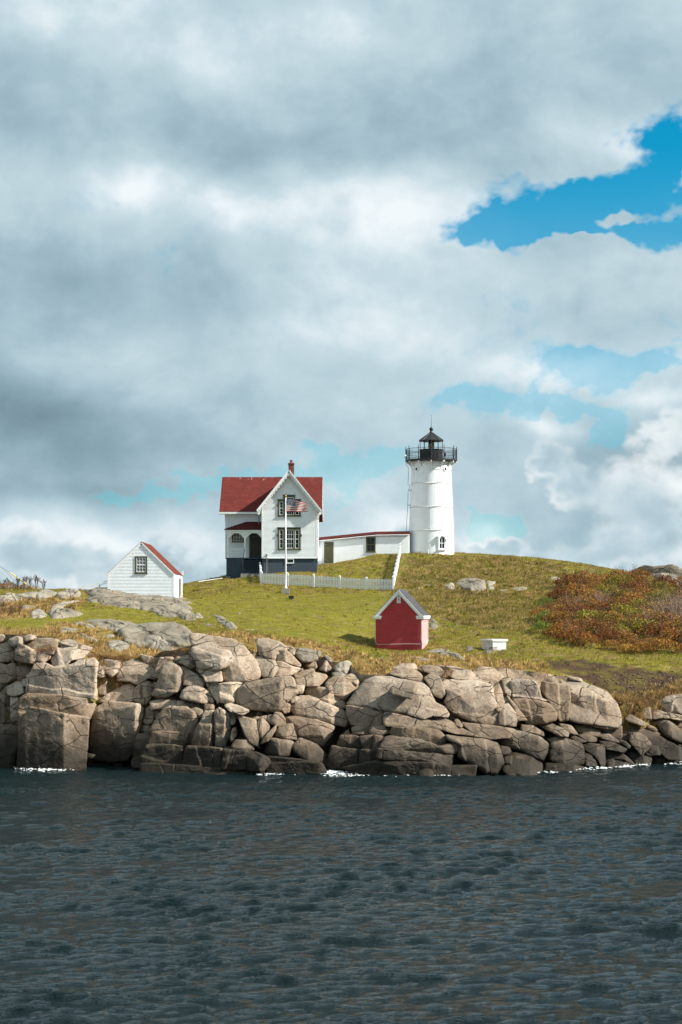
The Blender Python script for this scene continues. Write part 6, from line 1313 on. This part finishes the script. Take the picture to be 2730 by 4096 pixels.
# ------------------------------------------------------------------ small things on the grass
def build_small():
    # the old well-head of painted blocks
    d = float(hit(np.array([1975.]), np.array([2604.]))[0]); p = at_depth(1972, d+0.4); base = (X(1972, d), d, p[2]-0.02)
    th = thing('block_wellhead', 'low crumbling white block enclosure on the lawn beside two concrete blocks', 'well', base, math.radians(34))
    Lw, D2 = 1.28, 1.28; bl = {}
    for row in range(3):
        zb = 0.06+row*0.185
        for side in range(4):
            n = 3; st = (row % 2)*0.5
            for k in range(-1, n+1):
                u0 = (k+st)/n*Lw; u1 = u0+Lw/n; u0, u1 = max(u0, 0.0), min(u1, Lw)
                if u1-u0 < 0.06 or (row == 0 and side in (0, 3) and k <= 0 and random.random() < 0.9): continue
                m = MB(); g = 0.008
                if side == 0: m.box(u0+g, u1-g, 0.0, 0.16, zb+g, zb+0.185-g)
                elif side == 1: m.box(Lw-0.16, Lw, u0+g+0.161 if u0 < 0.01 else u0+g, u1-g-(0.161 if u1 > Lw-0.01 else 0), zb+g, zb+0.185-g)
                elif side == 2: m.box(u0+g, u1-g, D2-0.16, D2, zb+g, zb+0.185-g)
                else: m.box(-0.0, 0.16, u0+g+0.161 if u0 < 0.01 else u0+g, u1-g-(0.161 if u1 > Lw-0.01 else 0), zb+g, zb+0.185-g)
                if m.v and max(q[1] for q in m.v)-min(q[1] for q in m.v) > 0.03: m.build('block', 'white_block', th)
    MB().box(0.02, Lw-0.02, 0.02, D2-0.02, 0.0, 0.5).build('core', 'concrete', th)
    MB().box(-0.02, Lw+0.10, -0.10, D2, -0.25, 0.05).build('footing', 'concrete', th)
    MB().box(-0.05, Lw+0.05, -0.05, D2+0.05, 0.617, 0.70).build('cornice', 'white_block', th); MB().box(-0.10, Lw+0.10, -0.10, D2+0.10, 0.702, 0.82).build('coping', 'white_block', th)
    for (px, py, w, h, lab) in ((1881, 2602, 0.36, 0.26, 'small concrete block on the lawn between red shed and white well'), (1956, 2613, 0.36, 0.24, 'small concrete block on a slab just in front of the white well')):
        q = on_ground(px, py); t = thing('concrete_block', lab, 'block', q, math.radians(6), 'concrete blocks on the lawn')
        MB().box(-w/2, w/2, -0.15, 0.2, -0.1, h).build('cube_block', 'concrete', t); MB().box(-w/2-0.15 if px < 1900 else -w/2-0.05, w/2+0.02 if px < 1900 else w/2+0.16, -0.25, 0.25, -0.2, 0.03).build('slab', 'concrete', t)
    q = on_ground(1166, 2401); t = thing('floodlight', 'small black floodlight in the grass below the flagpole', 'floodlight', q)
    MB().box(-0.22, 0.22, -0.12, 0.12, 0.10, 0.36).build('housing', 'black_iron', t); MB().box(-0.19, 0.19, 0.122, 0.13, 0.13, 0.33).build('lamp_glass', 'glass_dark', t); MB().box(-0.05, 0.05, -0.05, 0.05, -0.1, 0.099).build('stake', 'black_iron', t)
    q = at_depth(913, 173.0); t = thing('drain_box', 'pinkish concrete drain box at the corner of the porch skirt', 'drain box', q)
    m = MB(); m.box(-0.22, 0.22, -0.1, 0.1, -0.1, 0.24).build('casing', 'concrete', t); MB().box(-0.07, 0.0, -0.105, -0.1, 0.04, 0.2).build('opening', 'shadow_void', t); MB().box(0.05, 0.12, -0.105, -0.1, 0.04, 0.2).build('opening', 'shadow_void', t)
    a, b = at_depth(795, 170.5), at_depth(890, 172.0); m = MB(); m.tube([Vector((0, 0, 0.10)), Vector(b)-Vector(a)+Vector((0, 0, 0.10))], 0.028, 8)
    for f in (0.15, 0.6, 0.95): p_ = (Vector(b)-Vector(a))*f; m.box(p_.x-0.04, p_.x+0.04, p_.y-0.04, p_.y+0.04, p_.z-0.2, p_.z+0.09)
    o = m.build('low_pipe', 'white_trim'); o.location = a; tag(o, 'low white pipe on short stakes left of the house', 'pipe')
    q = at_depth(1714, 181.0); o = MB().lathe([(0.035, -0.2), (0.035, 0.32), (0.06, 0.33), (0.06, 0.42), (0.0, 0.45)], 0, 0, 8).build('standpipe', 'white_trim'); o.location = q; tag(o, 'little white standpipe at the foot of the lighthouse', 'standpipe')
    # boardwalk railing running down behind the white shed
    d = 154.0; a, b = (X(240, d), d, Z(2370, d)), (X(436, d), d, Z(2323, d)); th = thing('ramp_railing', 'white board railing sloping down left of the white shed', 'railing', (a[0], d, a[2]-0.8))
    off = Vector((a[0], d, a[2]-0.8)); A0, B0 = Vector(a), Vector(b)
    for dz, hh in ((0.0, 0.045), (-0.16, 0.03), (-0.72, 0.09)): m = MB(off); m.obox((A0+B0)/2+Vector((0, 0, dz)), (B0-A0)/2, (0, 0.03, 0), (0, 0, hh)); m.build('rail', 'white_trim', th)
    for f in (0.02, 0.42, 0.81, 0.99): p_ = A0.lerp(B0, f); m = MB(off); m.box(p_.x-0.06, p_.x+0.06, d+0.032, d+0.15, p_.z-1.9, p_.z+0.06); m.build('post', 'white_trim', th)
    # guy wire with its yellow guard
    d = 147.0; g0 = (X(142, d), d, Z(2362, d)); top = (X(-420, d), d, Z(2000, d)); th = thing('guy_wire', 'guy wire with yellow plastic guard anchored among the bare saplings', 'guy wire', g0); off = Vector(g0)
    pm = (X(41, d), d, Z(2290, d)); MB(off).tube([g0, pm], 0.045, 8).build('guard_sleeve', 'yellow_plastic', th); MB(off).tube([pm, (X(0, d), d, Z(2264, d)), top], 0.014, 5).build('wire', 'cable', th)
    MB(off).tube([(X(62, d), d, Z(2326, d)), (X(0, d), d, Z(2263, d)), (X(-330, d), d, Z(1990, d))], 0.012, 5).build('wire', 'cable', th); MB(off).tube([(X(26, d), d, Z(2308, d)), (X(0, d), d, Z(2287, d)), (X(-300, d), d, Z(2060, d))], 0.009, 5).build('wire', 'cable', th)
build_small()
# ------------------------------------------------------------------ vegetation
def tube_mesh(segs, n=4):
    """segs: list of (p0, p1, r0, r1)"""
    V, Fc = [], []; ang = np.arange(n)*2*math.pi/n
    for p0, p1, r0, r1 in segs:
        t = np.array(p1)-np.array(p0); t = t/(np.linalg.norm(t)+1e-9); a = np.cross(t, [0, 0, 1.0] if abs(t[2]) < 0.9 else [1.0, 0, 0]); a /= np.linalg.norm(a); c = np.cross(t, a); b = len(V)
        for p, r in ((p0, r0), (p1, r1)): V += [np.array(p)+r*(math.cos(k)*a+math.sin(k)*c) for k in ang]
        Fc += [(b+k, b+(k+1) % n, b+n+(k+1) % n, b+n+k) for k in range(n)]
    return np.array(V), np.array(Fc)
def branch(rr, p, d, ln, r, lev, out, spread=0.5, up=0.25):
    n = 3
    for _ in range(n):
        d = d+rr.normal(size=3)*0.13+np.array([0, 0, 0.03]); d = d/np.linalg.norm(d); q = p+d*ln/n; r1 = r*0.86; out.append((p, q, r, r1)); p, r = q, r1
        if lev > 0 and rr.random() < 0.75:
            dd = d+rr.normal(size=3)*spread+np.array([0, 0, up]); dd /= np.linalg.norm(dd); branch(rr, p, dd, ln*rr.uniform(0.5, 0.75), r*0.62, lev-1, out, spread, up)
    if lev > 0:
        for _ in range(2): dd = d+rr.normal(size=3)*spread*0.8+np.array([0, 0, up*0.5]); dd /= np.linalg.norm(dd); branch(rr, p, dd, ln*rr.uniform(0.45, 0.7), r*0.7, lev-1, out, spread, up)
def leaves(rr, n, cen, nrm, size, pal, jit=0.25):
    """n leaf-sized four-cornered faces"""
    a = rr.normal(size=(n, 3)); a /= np.linalg.norm(a, axis=1)[:, None]; t = nrm+rr.normal(size=(n, 3))*0.8; b = np.cross(a, t); b /= np.linalg.norm(b, axis=1)[:, None]+1e-9
    s = (size*rr.uniform(0.6, 1.35, n))[:, None]; w = s*rr.uniform(0.45, 0.75, (n, 1))
    V = np.stack([cen-a*s*0.5, cen+b*w*0.5, cen+a*s*0.5, cen-b*w*0.5], 1).reshape(-1, 3); f = np.arange(4*n).reshape(n, 4)
    c = pal[rr.integers(0, len(pal), n)]*rr.uniform(1-jit, 1+jit, (n, 1)); return V, f, np.repeat(c, 4, 0)
PAL = {'russet': [(0.28, 0.085, 0.028), (0.36, 0.125, 0.034), (0.19, 0.058, 0.022), (0.36, 0.19, 0.055), (0.17, 0.125, 0.026)],
       'amber': [(0.42, 0.17, 0.042), (0.34, 0.18, 0.042), (0.30, 0.10, 0.030), (0.22, 0.17, 0.033), (0.50, 0.30, 0.10)],
       'olive': [(0.20, 0.19, 0.028), (0.27, 0.24, 0.036), (0.15, 0.15, 0.024), (0.32, 0.20, 0.045), (0.40, 0.29, 0.05)],
       'green': [(0.15, 0.19, 0.028), (0.21, 0.25, 0.036), (0.11, 0.13, 0.022)],
       'dry': [(0.26, 0.15, 0.08), (0.20, 0.10, 0.05), (0.30, 0.20, 0.11)]}
def shrub_mesh(kind, seed, n=1500, w=1.5, h=1.5, leaf=0.155, stems=14, bark='bark'):
    rr = np.random.default_rng(seed); u = rr.uniform(0, 2*math.pi, n); rad = np.sqrt(rr.uniform(0, 1, n))*w; zt = h*np.sqrt(np.clip(1-(rad/w)**2*0.75, 0, 1)); q = rr.beta(3.2, 1.3, n); z = zt*q
    p = np.stack([rad*np.cos(u), rad*np.sin(u), z], 1); p += 0.28*np.stack([fbm(p*1.3+seed, 2), fbm(p*1.3+seed+20, 2), 0.8*fbm(p*1.1+seed+40, 2)], 1)
    keep = fbm(p*1.6+seed*3, 2) > -0.16; p = p[keep]; V, f, c = leaves(rr, len(p), p, np.array([0.2, -0.3, 0.9]), leaf, np.array(PAL[kind]))
    c = c*(1+0.30*fbm(np.repeat(p, 4, 0)*0.9+seed, 2)[:, None])
    lm = mesh_from('foliage', V, f, 'leaf', False, cols=np.clip(c, 0.004, 1)); segs = []
    for k in range(stems):
        a = rr.uniform(0, 6.283); r0 = rr.uniform(0, 0.6)*w; b = np.array([r0*math.cos(a), r0*math.sin(a), -0.1]); d = np.array([math.cos(a)*0.3, math.sin(a)*0.3, 1.0])+rr.normal(size=3)*0.15; d /= np.linalg.norm(d)
        branch(rr, b, d, h*rr.uniform(0.55, 0.95), 0.018, 1, segs, 0.4, 0.5)
    sv, sf = tube_mesh(segs, 3); return lm, mesh_from('stems', sv, sf, bark)
def place_shrub(meshes, p, s, rot, label, group, cat='shrub', name='autumn_shrub'):
    t = thing(name, label, cat, p, rot, group); t.scale = (s, s, s)
    if meshes[0]: link('foliage', meshes[0], t)['kind'] = 'stuff'
    link('stems', meshes[1], t)['kind'] = 'stuff'; return t
ORD = ['first', 'second', 'third', 'fourth', 'fifth', 'sixth', 'seventh', 'eighth', 'ninth', 'tenth', 'eleventh', 'twelfth', 'thirteenth', 'fourteenth', 'fifteenth', 'sixteenth', 'seventeenth', 'eighteenth', 'nineteenth', 'twentieth', 'twenty-first', 'twenty-second', 'twenty-third', 'twenty-fourth', 'twenty-fifth']
def build_thicket():
    rr = np.random.default_rng(3)
    kinds = {k: [shrub_mesh(k, 10+i*7+j, 1700, 1.5, 1.6) for j in range(2)] for i, k in enumerate(('russet', 'amber', 'olive', 'green'))}
    lab = {'russet': 'russet brown autumn shrub ', 'amber': 'amber orange autumn shrub ', 'olive': 'olive yellow autumn shrub ', 'green': 'low green bush '}
    ROWS = ((2575, "in the thicket's front row"), (2525, "in the thicket's second row"), (2475, "in the thicket's third row"), (2425, "in the thicket's fourth row"), (2370, "in the thicket's fifth row"), (0, "on the thicket's skyline"))
    def row_of(py): return next(i for i, (t, _) in enumerate(ROWS) if py > t)
    def zone(px, py):
        r = row_of(py); k_ = sorted(a for a, b in pts if row_of(b) == r).index(px); return ORD[k_]+' from the left '+ROWS[r][1]
    T = [(2290, 2340), (2160, 2440), (2152, 2520), (2165, 2570), (2240, 2588), (2420, 2612), (2560, 2622), (2800, 2630), (2860, 2500), (2850, 2360), (2720, 2340), (2560, 2322), (2420, 2312)]
    pts = []; tries = 0
    while len(pts) < 92 and tries < 6000:
        tries += 1; px, py = rr.uniform(2150, 2840), rr.uniform(2312, 2625)
        if not inpoly(np.array([px]), np.array([py]), T)[0]: continue
        if all(((px-a)/50)**2+((py-b)/18)**2 > 1 for a, b in pts): pts.append((px, py))
    P = np.array(pts); d = hit(P[:, 0], P[:, 1])
    for (px, py), dd in zip(pts, d):
        f = (px-2150)/600; n = gnoise(np.array([px*0.012, py*0.03, 4.0]))
        k = 'olive' if (n > 0.05 and px > 2300 and 2350 < py < 2560) else ('amber' if n < -0.10 else 'russet')
        if px < 2200 and py < 2540: k = 'green' if rr.random() < 0.6 else 'russet'
        edge = 0.75 if (px < 2230 or py > 2590) else 1.0
        x = X(px, dd); place_shrub(kinds[k][int(rr.integers(0, 2))], (x, dd, float(ground(x, dd))-0.05), edge*rr.uniform(0.72, 1.05), rr.uniform(0, 6.28), lab[k]+zone(px, py), 'shrubs of the autumn thicket')
    bare = [(None, shrub_mesh('dry', 80+j, 10, 1.2, 1.9, 0.1, 13, 'bark_grey')[1]) for j in range(2)]
    BARE = ((2612, 2510, 1.0), (2665, 2500, 1.15), (2715, 2520, 1.1), (2700, 2460, 1.0), (2760, 2490, 1.1), (2400, 2440, 0.8), (2290, 2450, 0.75), (2350, 2330, 0.7))
    for i, (px, py, s) in enumerate(BARE):
        dd = float(hit(np.array([px*1.0]), np.array([py*1.0]))[0]); x = X(px, dd)
        place_shrub(bare[i % 2], (x, dd-0.8, float(ground(x, dd-0.8))), s*1.15, i*1.3, 'leafless grey twiggy shrub, '+ORD[sorted(b[0] for b in BARE).index(px)]+' from the left among the autumn thicket', 'bare shrubs in the thicket', 'shrub', 'bare_shrub')
build_thicket()
def build_saplings():
    d = 147.5; lab = {26: 'bare sapling nearest the left edge of the picture', 72: 'bare sapling left of the yellow wire guard', 95: 'bare sapling crossed by the yellow wire guard', 116: 'slim bare sapling right of the yellow wire guard', 141: 'tallest bare sapling at the foot of the yellow wire guard', 172: 'rightmost bare sapling on the rocky skyline', -20: 'bare sapling half outside the left edge of the picture', 50: 'thin bare sapling among the brown skyline scrub'}
    for i, (px, top) in enumerate(((26, 2310), (72, 2302), (95, 2300), (116, 2302), (141, 2296), (172, 2314), (-20, 2312), (50, 2322))):
        rr = np.random.default_rng(200+i); p = at_depth(px, d+0.4*i-1); segs = []; H = Z(top, d)-p[2]
        for k in range(2): branch(rr, np.array([0.1*k, 0, -0.15]), np.array([rr.normal()*0.15, rr.normal()*0.15, 1.0]), H*0.62, 0.045-0.012*k, 3, segs, 0.38, 0.55)
        main = [s for s in segs if s[2] > 0.02]; twig = [s for s in segs if s[2] <= 0.02]; zmax = max(s[1][2] for s in segs); sc = H/zmax
        t = thing('bare_sapling', lab[px], 'tree', p, 0.0, 'bare saplings on the left skyline'); t.scale = (sc, sc, sc)
        v, f = tube_mesh(main, 5); link('trunk', mesh_from('trunk', v, f, 'bark'), t); v, f = tube_mesh([(a, b, max(r0, 0.012), max(r1, 0.010)) for a, b, r0, r1 in twig], 3); link('crown', mesh_from('crown', v, f, 'bark'), t)
    sc = [shrub_mesh('russet', 301, 520, 0.9, 0.8, 0.10, 16), shrub_mesh('dry', 302, 420, 0.9, 0.8, 0.10, 18)]
    SC = (-60, -15, 25, 62, 100, 135, 8, 80)
    for i, px in enumerate(SC):
        p = at_depth(px, 144.6+0.5*(i % 3)); place_shrub(sc[i % 2], p-np.array([0, 0, 0.05]), 0.85-0.03*i, i*1.1, 'low brown scrub bush, '+ORD[sorted(SC).index(px)]+' from the left under the bare saplings', 'scrub under the bare saplings', 'shrub', 'scrub_bush')
    for i, (px, py) in enumerate(((-20, 2455), (30, 2462), (70, 2450), (15, 2430))):
        p = on_ground(px, py); place_shrub(sc[1], p, 0.8, i*2.0, 'dry brown heather clump at the left edge, '+ORD[sorted((-20, 30, 70, 15)).index(px)]+' from the left', 'dry heather at the left edge', 'shrub', 'heather_clump')
    # a few weeds rooted in the cliff
    WD = ((165, 2600, 0.45), (200, 2594, 0.5), (1792, 2688, 0.5), (1780, 2700, 0.42), (480, 2628, 0.4), (745, 2600, 0.45), (1360, 2630, 0.4))
    for i, (px, py, s) in enumerate(WD):
        dd = float(cliff_d(px, py))-0.3; place_shrub(sc[0], (X(px, dd), dd, Z(py, dd)-0.2), s, i, 'reddish weed tuft on the cliff top, '+ORD[sorted(w_[0] for w_ in WD).index(px)]+' from the left', 'weeds on the cliff', 'weed', 'cliff_weed')
build_saplings()
_tcg = _tc.reshape(_ny, _nx, 3); _bareg = _bare.reshape(_ny, _nx, 1); _clumpg = fbm(np.stack([_gx, _gy, 0*_gx], -1)*1.1+3, 2)[..., None]
def grid_pick(g, x, y):
    i = np.clip(np.searchsorted(GX, x)-1, 0, _nx-2); j = np.clip(np.searchsorted(GY, y)-1, 0, _ny-2)
    fx = np.clip((x-GX[i])/(GX[i+1]-GX[i]), 0, 1)[:, None]; fy = np.clip((y-GY[j])/(GY[j+1]-GY[j]), 0, 1)[:, None]
    return (g[j, i]*(1-fx)+g[j, i+1]*fx)*(1-fy)+(g[j+1, i]*(1-fx)+g[j+1, i+1]*fx)*fy
def build_grass():
    rr = np.random.default_rng(21); n = 640000
    y = np.sqrt(rr.uniform(112.0**2, 196.0**2, n)); x = rr.uniform(-0.215, 0.215, n)*y; z = ground(x, y); px, py = proj(x, y, z)
    ok = (y > edge_y(x)-0.6) & (py > 2180)
    for pp in GROUND_POLYS:
        c = pp.mean(0); ok &= ~inpoly(px, py, c+(pp-c)*0.93)
    for (x0, x1, y0, y1) in ((X(903, 175), X(1270, 172), 172.0, 184), (X(1262, 182), X(1640, 182), 181.9, 184), (X(432, 146), X(697, 146), 146, 153.5)): ok &= ~((x > x0) & (x < x1) & (y > y0) & (y < y1))
    x, y, z, px, py = x[ok], y[ok], z[ok], px[ok], py[ok]; col = grid_pick(_tcg, x, y); bare = grid_pick(_bareg, x, y)[..., 0]; keep = (bare < 0.5) | (rr.random(len(x)) < 0.12)
    x, y, z, px, py, col = x[keep], y[keep], z[keep], px[keep], py[keep], col[keep]; n = len(x); p = np.stack([x, y, z], 1)
    near = np.clip(1-(y-edge_y(x))/3.4, 0, 1); wild = inpoly(px, py, WILD); lawn = inpoly(px, py, LAWN) | inpoly(px, py, LAWN2)
    clump = np.clip(grid_pick(_clumpg, x, y)[..., 0]+0.25, 0, 1); h = 0.07+0.11*clump+0.42*near*clump+np.where(wild, 0.14*clump, 0)-np.where(lawn, 0.05, 0); h = np.clip(h, 0.05, 1)*rr.uniform(0.6, 1.4, n)
    w = np.clip(h*0.16, 0.018, 0.04); th = rr.uniform(0, math.pi, n); lean = rr.normal(size=(n, 2))*0.45+np.array([0.35, -0.1])
    dx = np.stack([np.cos(th), np.sin(th), 0*th], 1)*w[:, None]; tip = p+np.stack([lean[:, 0]*h, lean[:, 1]*h, h], 1)
    V = np.stack([p-dx-np.array([0, 0, .02]), p+dx-np.array([0, 0, .02]), tip], 1).reshape(-1, 3); f = np.arange(3*n).reshape(n, 3)
    straw = np.array([0.50, 0.365, 0.165]); m = np.clip((near*0.75+rr.normal(size=n)*0.22)*1.0, 0, 0.85)[:, None]; c = (col*(1-m)+straw*m)*rr.uniform(0.65, 1.35, (n, 1))
    # tussocks: fans of longer blades
    m0 = 42000; ty = np.sqrt(rr.uniform(112.0**2, 192.0**2, m0)); tx = rr.uniform(-0.21, 0.21, m0)*ty; tz = ground(tx, ty); tpx, tpy = proj(tx, ty, tz)
    ex_ = rr.uniform(-26, 28, 9000); ey_ = edge_y(ex_)+rr.uniform(-0.6, 1.0, 9000)*rr.uniform(0.3, 2.6, 9000); tx = np.concatenate([tx, ex_]); ty = np.concatenate([ty, ey_]); tz = ground(tx, ty); tpx, tpy = proj(tx, ty, tz); m0 = len(tx)
    tn = np.clip(1-(ty-edge_y(tx))/3.4, 0, 1)*(ty > edge_y(tx)-0.6); tw = inpoly(tpx, tpy, WILD); tl = inpoly(tpx, tpy, LAWN) | inpoly(tpx, tpy, LAWN2); tsw = np.zeros(len(tx), bool)
    for q in STRAWS: tsw |= inpoly(tpx, tpy, q)
    tn = np.maximum(tn, 0.75*tsw); tb = grid_pick(_bareg, tx, ty)[:, 0]
    pr = 0.20+0.8*tn+0.42*tw-0.17*tl-0.05*(tb > 0.5); okt = (rr.random(m0) < pr) & (ty > edge_y(tx)-0.6) & (tpy > 2190)
    for pp in GROUND_POLYS: c0 = pp.mean(0); okt &= ~inpoly(tpx, tpy, c0+(pp-c0)*0.9)
    for (x0, x1, y0, y1) in ((X(903, 175), X(1270, 172), 171.0, 184), (X(1262, 182), X(1640, 182), 181.6, 184), (X(432, 146), X(697, 146), 145.6, 153.5), (X(1495, 130), X(1715, 130), 129.7, 134)): okt &= ~((tx > x0) & (tx < x1) & (ty > y0) & (ty < y1))
    tx, ty, tz, tn, tw = tx[okt], ty[okt], tz[okt], tn[okt], tw[okt]; k = 13; M = len(tx); th_ = rr.uniform(0.10, 0.25, M)+0.27*tn*rr.random(M)+0.07*tw
    tc_ = grid_pick(_tcg, tx, ty); sm = np.clip(rr.normal(size=M)*0.28+0.20+0.62*tn, 0, 0.97)[:, None]; dk = rr.uniform(0.35, 1.3, (M, 1)); tc_ = (tc_*(1-sm)+np.array([0.56, 0.375, 0.155])*sm)*dk
    hh = np.repeat(th_, k)*rr.uniform(0.6, 1.2, M*k); ang = rr.uniform(0, 6.283, M*k); r0 = np.repeat(th_, k)*rr.uniform(0, 0.35, M*k); tl_ = rr.uniform(0.15, 0.95, M*k)
    bp = np.stack([np.repeat(tx, k)+r0*np.cos(ang), np.repeat(ty, k)+r0*np.sin(ang), np.repeat(tz, k)-0.03], 1); tp = bp+np.stack([hh*tl_*np.cos(ang)+0.15*hh, hh*tl_*np.sin(ang), hh], 1); wv = np.stack([-np.sin(ang), np.cos(ang), 0*ang], 1)*np.clip(hh*0.09, 0.014, 0.034)[:, None]
    V = np.vstack([V, np.stack([bp-wv, bp+wv, tp], 1).reshape(-1, 3)]); f = np.arange(len(V)).reshape(-1, 3); c = np.vstack([c, np.repeat(tc_, k, 0)*rr.uniform(0.8, 1.2, (M*k, 1))])
    o = link('grass', mesh_from('grass', V, f, 'grass_blade', False, cols=np.clip(np.repeat(c, 3, 0), 0.004, 1))); tag(o, 'yellow green autumn grass covering the hill', kind='stuff')
build_grass()
def build_foam():
    rr = np.random.default_rng(31); V = []; Fc = []; nb = 0
    spots = [(100, 3072, 40, 9, 60), (190, 3082, 75, 8, 120), (620, 3076, 20, 3, 14), (880, 3090, 25, 3, 16), (1090, 3103, 60, 3, 26), (1330, 3088, 38, 10, 110), (1350, 3098, 60, 7, 90), (1720, 3108, 90, 6, 110), (1780, 3100, 50, 6, 60), (1420, 3108, 60, 3, 20), (1600, 3112, 70, 3, 20), (2180, 3095, 60, 3, 18), (2340, 3078, 40, 5, 26), (2405, 3078, 30, 4, 24), (2500, 3070, 30, 5, 30), (2560, 3062, 30, 5, 34), (2690, 3056, 40, 5, 34)]
    for px, py, sx, sy, n in spots:
        for _ in range(int(n*1.3)):
            a, b = px+rr.normal()*sx*0.6, py+rr.normal()*sy*0.6; d = CAMZ*F/max(b-HOR, 50); c = np.array([X(a, d), d, 0.05+rr.uniform(0, 0.06)]); k = 6; r = rr.uniform(0.010, 0.06); ang = rr.uniform(0, 6)+np.arange(k)*2*math.pi/k; rad = r*rr.uniform(0.5, 1.3, k)
            top = c+np.stack([rad*np.cos(ang)*1.8, rad*np.sin(ang), np.zeros(k)], 1); V += [top, (c+np.array([0, 0, 0.03+r*0.25]))[None], ]; Fc += [(nb+i, nb+(i+1) % k, nb+k) for i in range(k)]; nb += k+1
    o = link('sea_foam', mesh_from('sea_foam', np.vstack(V), np.array(Fc), 'foam', True)); tag(o, 'white foam where the swell breaks on the rocks', kind='stuff')
build_foam()
